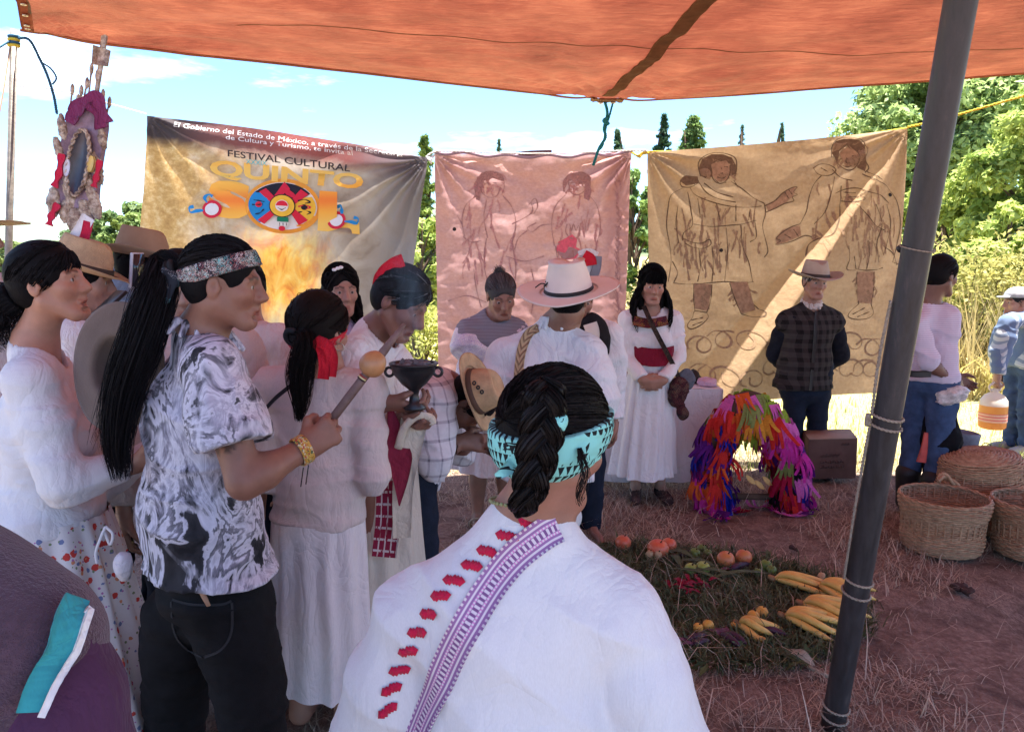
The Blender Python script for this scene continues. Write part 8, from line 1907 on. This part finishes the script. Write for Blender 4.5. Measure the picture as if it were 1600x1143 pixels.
def longf(px0, py0, px1, py1, r, mat, label, name='purple_corn', group=None):
    a0, a1 = gnd(px0, py0) + A(0, 0, r * 1.05 + .01), gnd(px1, py1) + A(0, 0, r * .9 + .01); n = 12; P = spline([a0, (a0 + a1) / 2 + A(0, 0, .006), a1], n); rr = r * np.interp(np.linspace(0, 1, n), [0, .1, .35, .8, 1], [.35, .85, 1, .75, .15])
    root = thing(name, a0 * A(1, 1, 0), label, name.split('_')[-1], group); put('cob', Geo().add(*tube(P, rr, 12)), mat, root)
    for k in range(3): put('husk', Geo().add(*ribbon(spline([a0, a0 + (a0 - a1) * .15 + A(.01 * (k - 1), 0, .012), a0 + (a0 - a1) * .35 + A(.03 * (k - 1), .01 * k, .004)], 6), np.array([.02, .024, .02, .016, .01, .003]), A(0, -.3, 1))), plain('purple_husk', (.16, .07, .11), .8, .3, 40), root)
for a_, w_ in (((1072, 1010, 1104, 1000), 'beneath the pair of yellow fruits'), ((1082, 1016, 1110, 1010), 'beneath the pair of yellow fruits'), ((1126, 1000, 1156, 1018), 'pointing at the small banana bunch'), ((1136, 998, 1166, 1014), 'pointing at the small banana bunch'), ((1184, 990, 1230, 1000), 'under the lower banana bunch')): longf(*a_, .017, EGGP, 'dark purple corn cob ' + w_, group='purple cobs at the front')
longf(1062, 876, 1092, 866, .016, EGGP, 'dark purple cob pointing at the dark limes'); longf(1140, 898, 1172, 888, .020, EGGP, 'dark purple cob below the orange mangoes')
def bananas(px, py, n, L, dirx, diry, label, spread=.16, seed=0, h0=.05):
    """bunch: fingers curving out of one crown"""
    c = gnd(px, py) + A(0, 0, h0); root = thing('banana_bunch', (c[0], c[1], 0), label, 'bananas'); rg_ = np.random.default_rng(seed); base = nrm(A(dirx, diry, 0)); sdv = np.cross(A(0, 0, 1), base)
    put('crown', Geo().add(*tube(spline([c - base * .02 + A(0, 0, .012), c, c + base * .015 - A(0, 0, .004)], 6), [.008, .012, .015, .016, .015, .012], 8)), plain('banana_crown', (.30, .17, .08), .8), root)
    for k in range(n):
        t_ = (k - (n - 1) / 2); dv = nrm(base + sdv * t_ * spread + rg_.normal(size=3) * A(.04, .04, 0)); ly = (k % 2) * .028; ll = L * (.9 + .2 * rg_.random())
        P = spline([c + dv * .006, c + dv * ll * .25 + A(0, 0, .006 + ly) - sdv * .012, c + dv * ll * .65 - sdv * .02 + A(0, 0, -.004 + ly), c + dv * ll + sdv * .012 + A(0, 0, -.016 + ly * .7 - h0 * .3)], 14); P[:, 2] = np.maximum(P[:, 2], .022)
        rr = .0172 * np.interp(np.linspace(0, 1, 14), [0, .08, .2, .5, .85, .96, 1], [.35, .4, .85, 1.0, .8, .4, .25]); b_ = put('banana', Geo().add(*tube(P, rr, 7)), BANA, root, True); put('tip', Geo().add(*tube([P[-1], P[-1] + nrm(P[-1] - P[-2]) * .010], [.006, .003], 6)), BTIP, b_)
bananas(1206, 918, 5, .27, 1, -.35, 'upper banana bunch lying highest in the offering', .15, 1, .05); bananas(1276, 932, 7, .25, .9, -.55, 'banana bunch partly behind the leaning pole', .2, 2, .06); bananas(1250, 958, 7, .27, .95, -.42, 'large middle banana bunch of the offering', .17, 3, .05)
bananas(1222, 976, 6, .26, .9, -.40, 'lower banana bunch fanned towards the front', .2, 4, .045); bananas(1152, 984, 4, .17, .75, -.55, 'small banana bunch beside the purple cobs', .24, 5, .03)
# red petals, long leaves
rg = np.random.default_rng(77)
for k in range(26):
    c = gnd(1082 + rg.normal() * 16, 926 + rg.normal() * 8) + A(0, 0, .03 + .03 * rg.random()); dv = nrm(rg.normal(size=3) * A(1, 1, .2)); solo('red_petal', Geo().add(*ribbon(spline([c, c + dv * .03 + A(0, 0, .008), c + dv * .06 - A(0, 0, .006)], 6), np.array([.006, .016, .021, .02, .013, .003]), A(0, -.2, 1), thick=.0015)), cloth('dark_red_petal', (.24, .006, .028), .25), 'dark red petal scattered in the heap beside the apples', 'petal', 'dark red petals')
LG = plain('long_leaf_green', (.055, .085, .035), .5, .3, 20, .2, 90, .4); LP_ = plain('pale_leaf', (.30, .29, .22), .7, .2, 20, .2, 90, .3)
for k, (x0, y0, x1, y1, w_, m_) in enumerate(((1050, 900, 1170, 912, .03, LG), (1060, 884, 1130, 900, .035, LG), (1040, 896, 1150, 926, .025, LG), (1100, 915, 1210, 905, .025, LG), (1046, 876, 1066, 898, .04, LG), (1040, 870, 1090, 884, .035, LG))):
    a0, a1 = gnd(x0, y0) + A(0, 0, .035), gnd(x1, y1) + A(0, 0, .03); solo('long_leaf', Geo().add(*ribbon(spline([a0, (a0 + a1) / 2 + A(0, 0, .03), a1], 14), w_ * np.sin(np.linspace(.25, pi - .05, 14)), A(0, -.25, 1), thick=.002)), m_, 'long green corn leaf lying across the greenery', 'leaf', 'long green corn leaves')
for k in range(4):
    a0, a1 = gnd(1264 + k * 3, 1046 - k), gnd(1196 + k * 12, 1018 + k * 2); pl_ = solo('palm_leaf', Geo().add(*ribbon(spline([a0 + A(0, 0, .012), (a0 + a1) / 2 + A(0, 0, .03 + .004 * k), a1 + A(0, 0, .02)], 12), .035 * np.sin(np.linspace(.12, pi - .4, 12)), A(0, -.3, 1), thick=.002)), LP_ if k > 1 else LG, 'pale folded palm leaf at the front corner of the offering', 'leaf', 'pale palm leaves at the front corner')
a0, a1 = gnd(1262, 1046), gnd(1294, 1060); put('stem', Geo().add(*tube(spline([a0 + A(0, 0, .014), a1 + A(0, 0, .01)], 6), .008, 7)), LP_, pl_)

# ------------------------------------------------------------------ ornate standard
YS = 2.92
std = thing('ornate_standard', at(112, 500, YS), 'tall ornate standard with dark oval mirror, purple drapery and a small cross', 'standard')
BRZ = NT('tarnished_gilt'); v = BRZ.coord(); f_ = BRZ.noise(v, 42, 6, .7); BRZ.base(BRZ.ramp(f_, [(.30, (.10, .07, .055)), (.46, (.34, .25, .20)), (.58, (.62, .52, .42)), (.72, (.80, .75, .72))]), .45, .4); BRZ.b.inputs['Metallic'].default_value = .35; BRZ.bump(BRZ.noise(v, 90, 5, .7), 1.0, .01); BRZ = BRZ.m
MAU = cloth('purple_drape', (.20, .035, .12), .25, 300, .7, 30); WHR = cloth('white_ribbon', (.74, .74, .78)); RDR = cloth('red_silk', (.50, .02, .06), .1)
put('staff', Geo().add(*tube([at(106, 620, YS + .02), at(110, 480, YS + .02), at(122, 345, YS + .02), at(138, 180, YS + .01)], .013, 10)), plain('staff_wood', (.16, .1, .08)), std)
def slab(pts, thick, dy=0.0, sharp=False):
    pts = np.asarray(pts, float); q = np.column_stack([pts, np.zeros(len(pts))]) if sharp else spline(np.column_stack([np.vstack([pts, pts[:1]]), np.zeros(len(pts) + 1)]), len(pts) * 5)[:-1]; n = len(q)
    Fr = np.array([at(x, y, YS - thick / 2 + dy) for x, y, _ in q]); Bk = Fr + A(0, thick, 0); tri = np.array(mathutils.geometry.tessellate_polygon([[(x, y, 0) for x, y, _ in q]])); i = np.arange(n); j = (i + 1) % n
    g = Geo().add(np.vstack([Fr, Bk]), [np.vstack([tri, tri[:, ::-1] + n]), np.stack([i, j, j + n, i + n], 1)]); return g
put('backplate', slab([(118, 362), (100, 345), (92, 322), (84, 300), (88, 268), (92, 240), (98, 205), (108, 178), (128, 156), (146, 150), (160, 168), (164, 196), (160, 225), (154, 262), (150, 300), (148, 330), (136, 348)], .03), plain('mauve_plate', (.26, .19, .26), .8, .35, 30, .6, 80), std)
def ovalp(cx, cy, rx, ry, rot, n=30): a = np.linspace(0, 2 * pi, n, endpoint=False); return [(cx + rx * cos(x) * cos(rot) - ry * sin(x) * sin(rot), cy + rx * cos(x) * sin(rot) + ry * sin(x) * cos(rot)) for x in a]
put('mirror', slab(ovalp(122, 254, 14, 50, .15), .012, -.024), plain('dark_mirror', (.035, .035, .055), .35, .4, 24, .2, 40, .5), std)
P = np.array([at(x, y, YS - .03) for x, y in ovalp(122, 254, 16, 52, .15, 48)]); P = np.vstack([P, P[:1]]); put('mirror_frame', rope_tube(P, .0075, 160, 130), BRZ, std)
for px, py, rx, ry, rot in ((98, 200, 8, 20, .1), (92, 232, 7, 18, .2), (84, 316, 12, 24, -.1), (148, 318, 11, 24, .2), (118, 345, 14, 20, 0), (160, 215, 7, 20, .1), (152, 262, 8, 26, .15), (140, 290, 8, 28, .1), (108, 300, 9, 26, .1), (134, 330, 10, 20, .2), (102, 330, 9, 18, -.2)):
    d = SDF(); d.ell(at(px, py, YS - .012), A(rx / 440, .012, ry / 402), Rz(0, 0, -rot * 57), .01); V, Q = d.mesh(.006, post=folds(int(px), .0035, 75, 75)); put('gilt_scroll', Geo().add(V, Q), BRZ, std)
for pts, m_, w_ in (([(112, 178), (128, 160), (146, 152), (158, 172), (164, 192)], MAU, .06), ([(108, 192), (118, 172), (136, 162), (150, 176), (158, 200)], MAU, .05), ([(96, 240), (92, 268), (84, 292)], RDR, .03), ([(156, 250), (150, 276), (146, 292)], RDR, .025), ([(90, 318), (80, 336), (76, 352)], RDR, .03)):
    put('drapery', Geo().add(*ribbon(spline([at(x, y, YS - .035) for x, y in pts], 24), w_ * (.75 + .25 * np.sin(np.linspace(0, 14, 24))), A(0, -1, .15), thick=.006)), m_, std)
for pts, m_, w_ in (([(138, 338), (128, 356), (118, 372), (112, 392)], WHR, .05), ([(138, 346), (134, 364), (128, 382), (122, 402)], RDR, .035)):
    put('ribbon', Geo().add(*ribbon(spline([at(x, y, YS - .045) for x, y in pts], 20), w_, A(.1, -1, .1), thick=.003)), m_, std)
for x0, y0, x1, y1 in ((108, 180, 113, 140), (118, 168, 122, 156), (124, 162, 127, 142), (130, 158, 136, 130), (138, 154, 143, 108), (152, 162, 152, 118), (160, 172, 161, 148), (166, 182, 171, 160)):
    put('spike', Geo().add(*tube([at(x0, y0, YS), at(x1, y1, YS)], .0035, 6)), BRZ, std); d = SDF(); d.ell(at(x1, y1, YS), A(.008, .006, .022), Rz(0, 0, 8), .01); V, Q = d.mesh(.004); put('bud', Geo().add(V, Q), BRZ, std)
put('cross_shaft', slab([(140, 158), (146, 156), (152, 108), (158, 56), (164, 54), (166, 56), (158, 108), (150, 158)], .012, -.01, True), BRZ, std); put('cross_plaque', slab([(143, 100), (145, 70), (170, 78), (166, 103)], .014, -.016, True), BRZ, std)
put('medallion', slab(ovalp(104, 262, 5, 14, .1), .014, -.03), plain('pale_mirror', (.55, .56, .66), .3), std); put('medallion', slab(ovalp(141, 256, 5, 13, .15), .014, -.03), plain('gold_disc', (.6, .45, .15), .35), std)
# ------------------------------------------------------------------ incense smoke over the censer
t = NT('incense_smoke'); t.t.nodes.remove(t.b); v = t.coord(); x, y, z = t.sep(v)
r2 = t.math('ADD', t.math('MULTIPLY', x, x), t.math('MULTIPLY', y, y)); wid = t.math('ADD', .0012, t.math('MULTIPLY', z, .022))
core = t.math('SUBTRACT', 1.0, t.math('DIVIDE', r2, wid), clamp=True)
fade = t.math('SUBTRACT', 1.0, t.math('MULTIPLY', z, 2.4), clamp=True)
nz = t.math('MULTIPLY', t.math('SUBTRACT', t.noise(t.mapping(v, (1, 1, .45)), 11, 4, .6, 1.8), .42, clamp=True), 5.0)
den = t.math('MULTIPLY', t.math('MULTIPLY', core, fade), t.math('MULTIPLY', nz, 9.0))
pv = t.n('VolumePrincipled', {'Color': (.9, .9, .95), 'Density': den}); t.t.links.new(pv.outputs[0], t.o.inputs['Volume'])
V, fs, uv, _ = lathe([(.0, 0), (.05, 0), (.075, .1), (.11, .28), (.10, .42), (.0, .42)], (0, 0, 0), 20)
so = put('smoke', Geo().add(V, fs, uv), t.m); so.location = tuple(cz + A(0, 0, .074)); tag(so, 'thin grey incense smoke rising from the censer', 'smoke', None, 'stuff')
S.cycles.volume_step_rate = 1.0
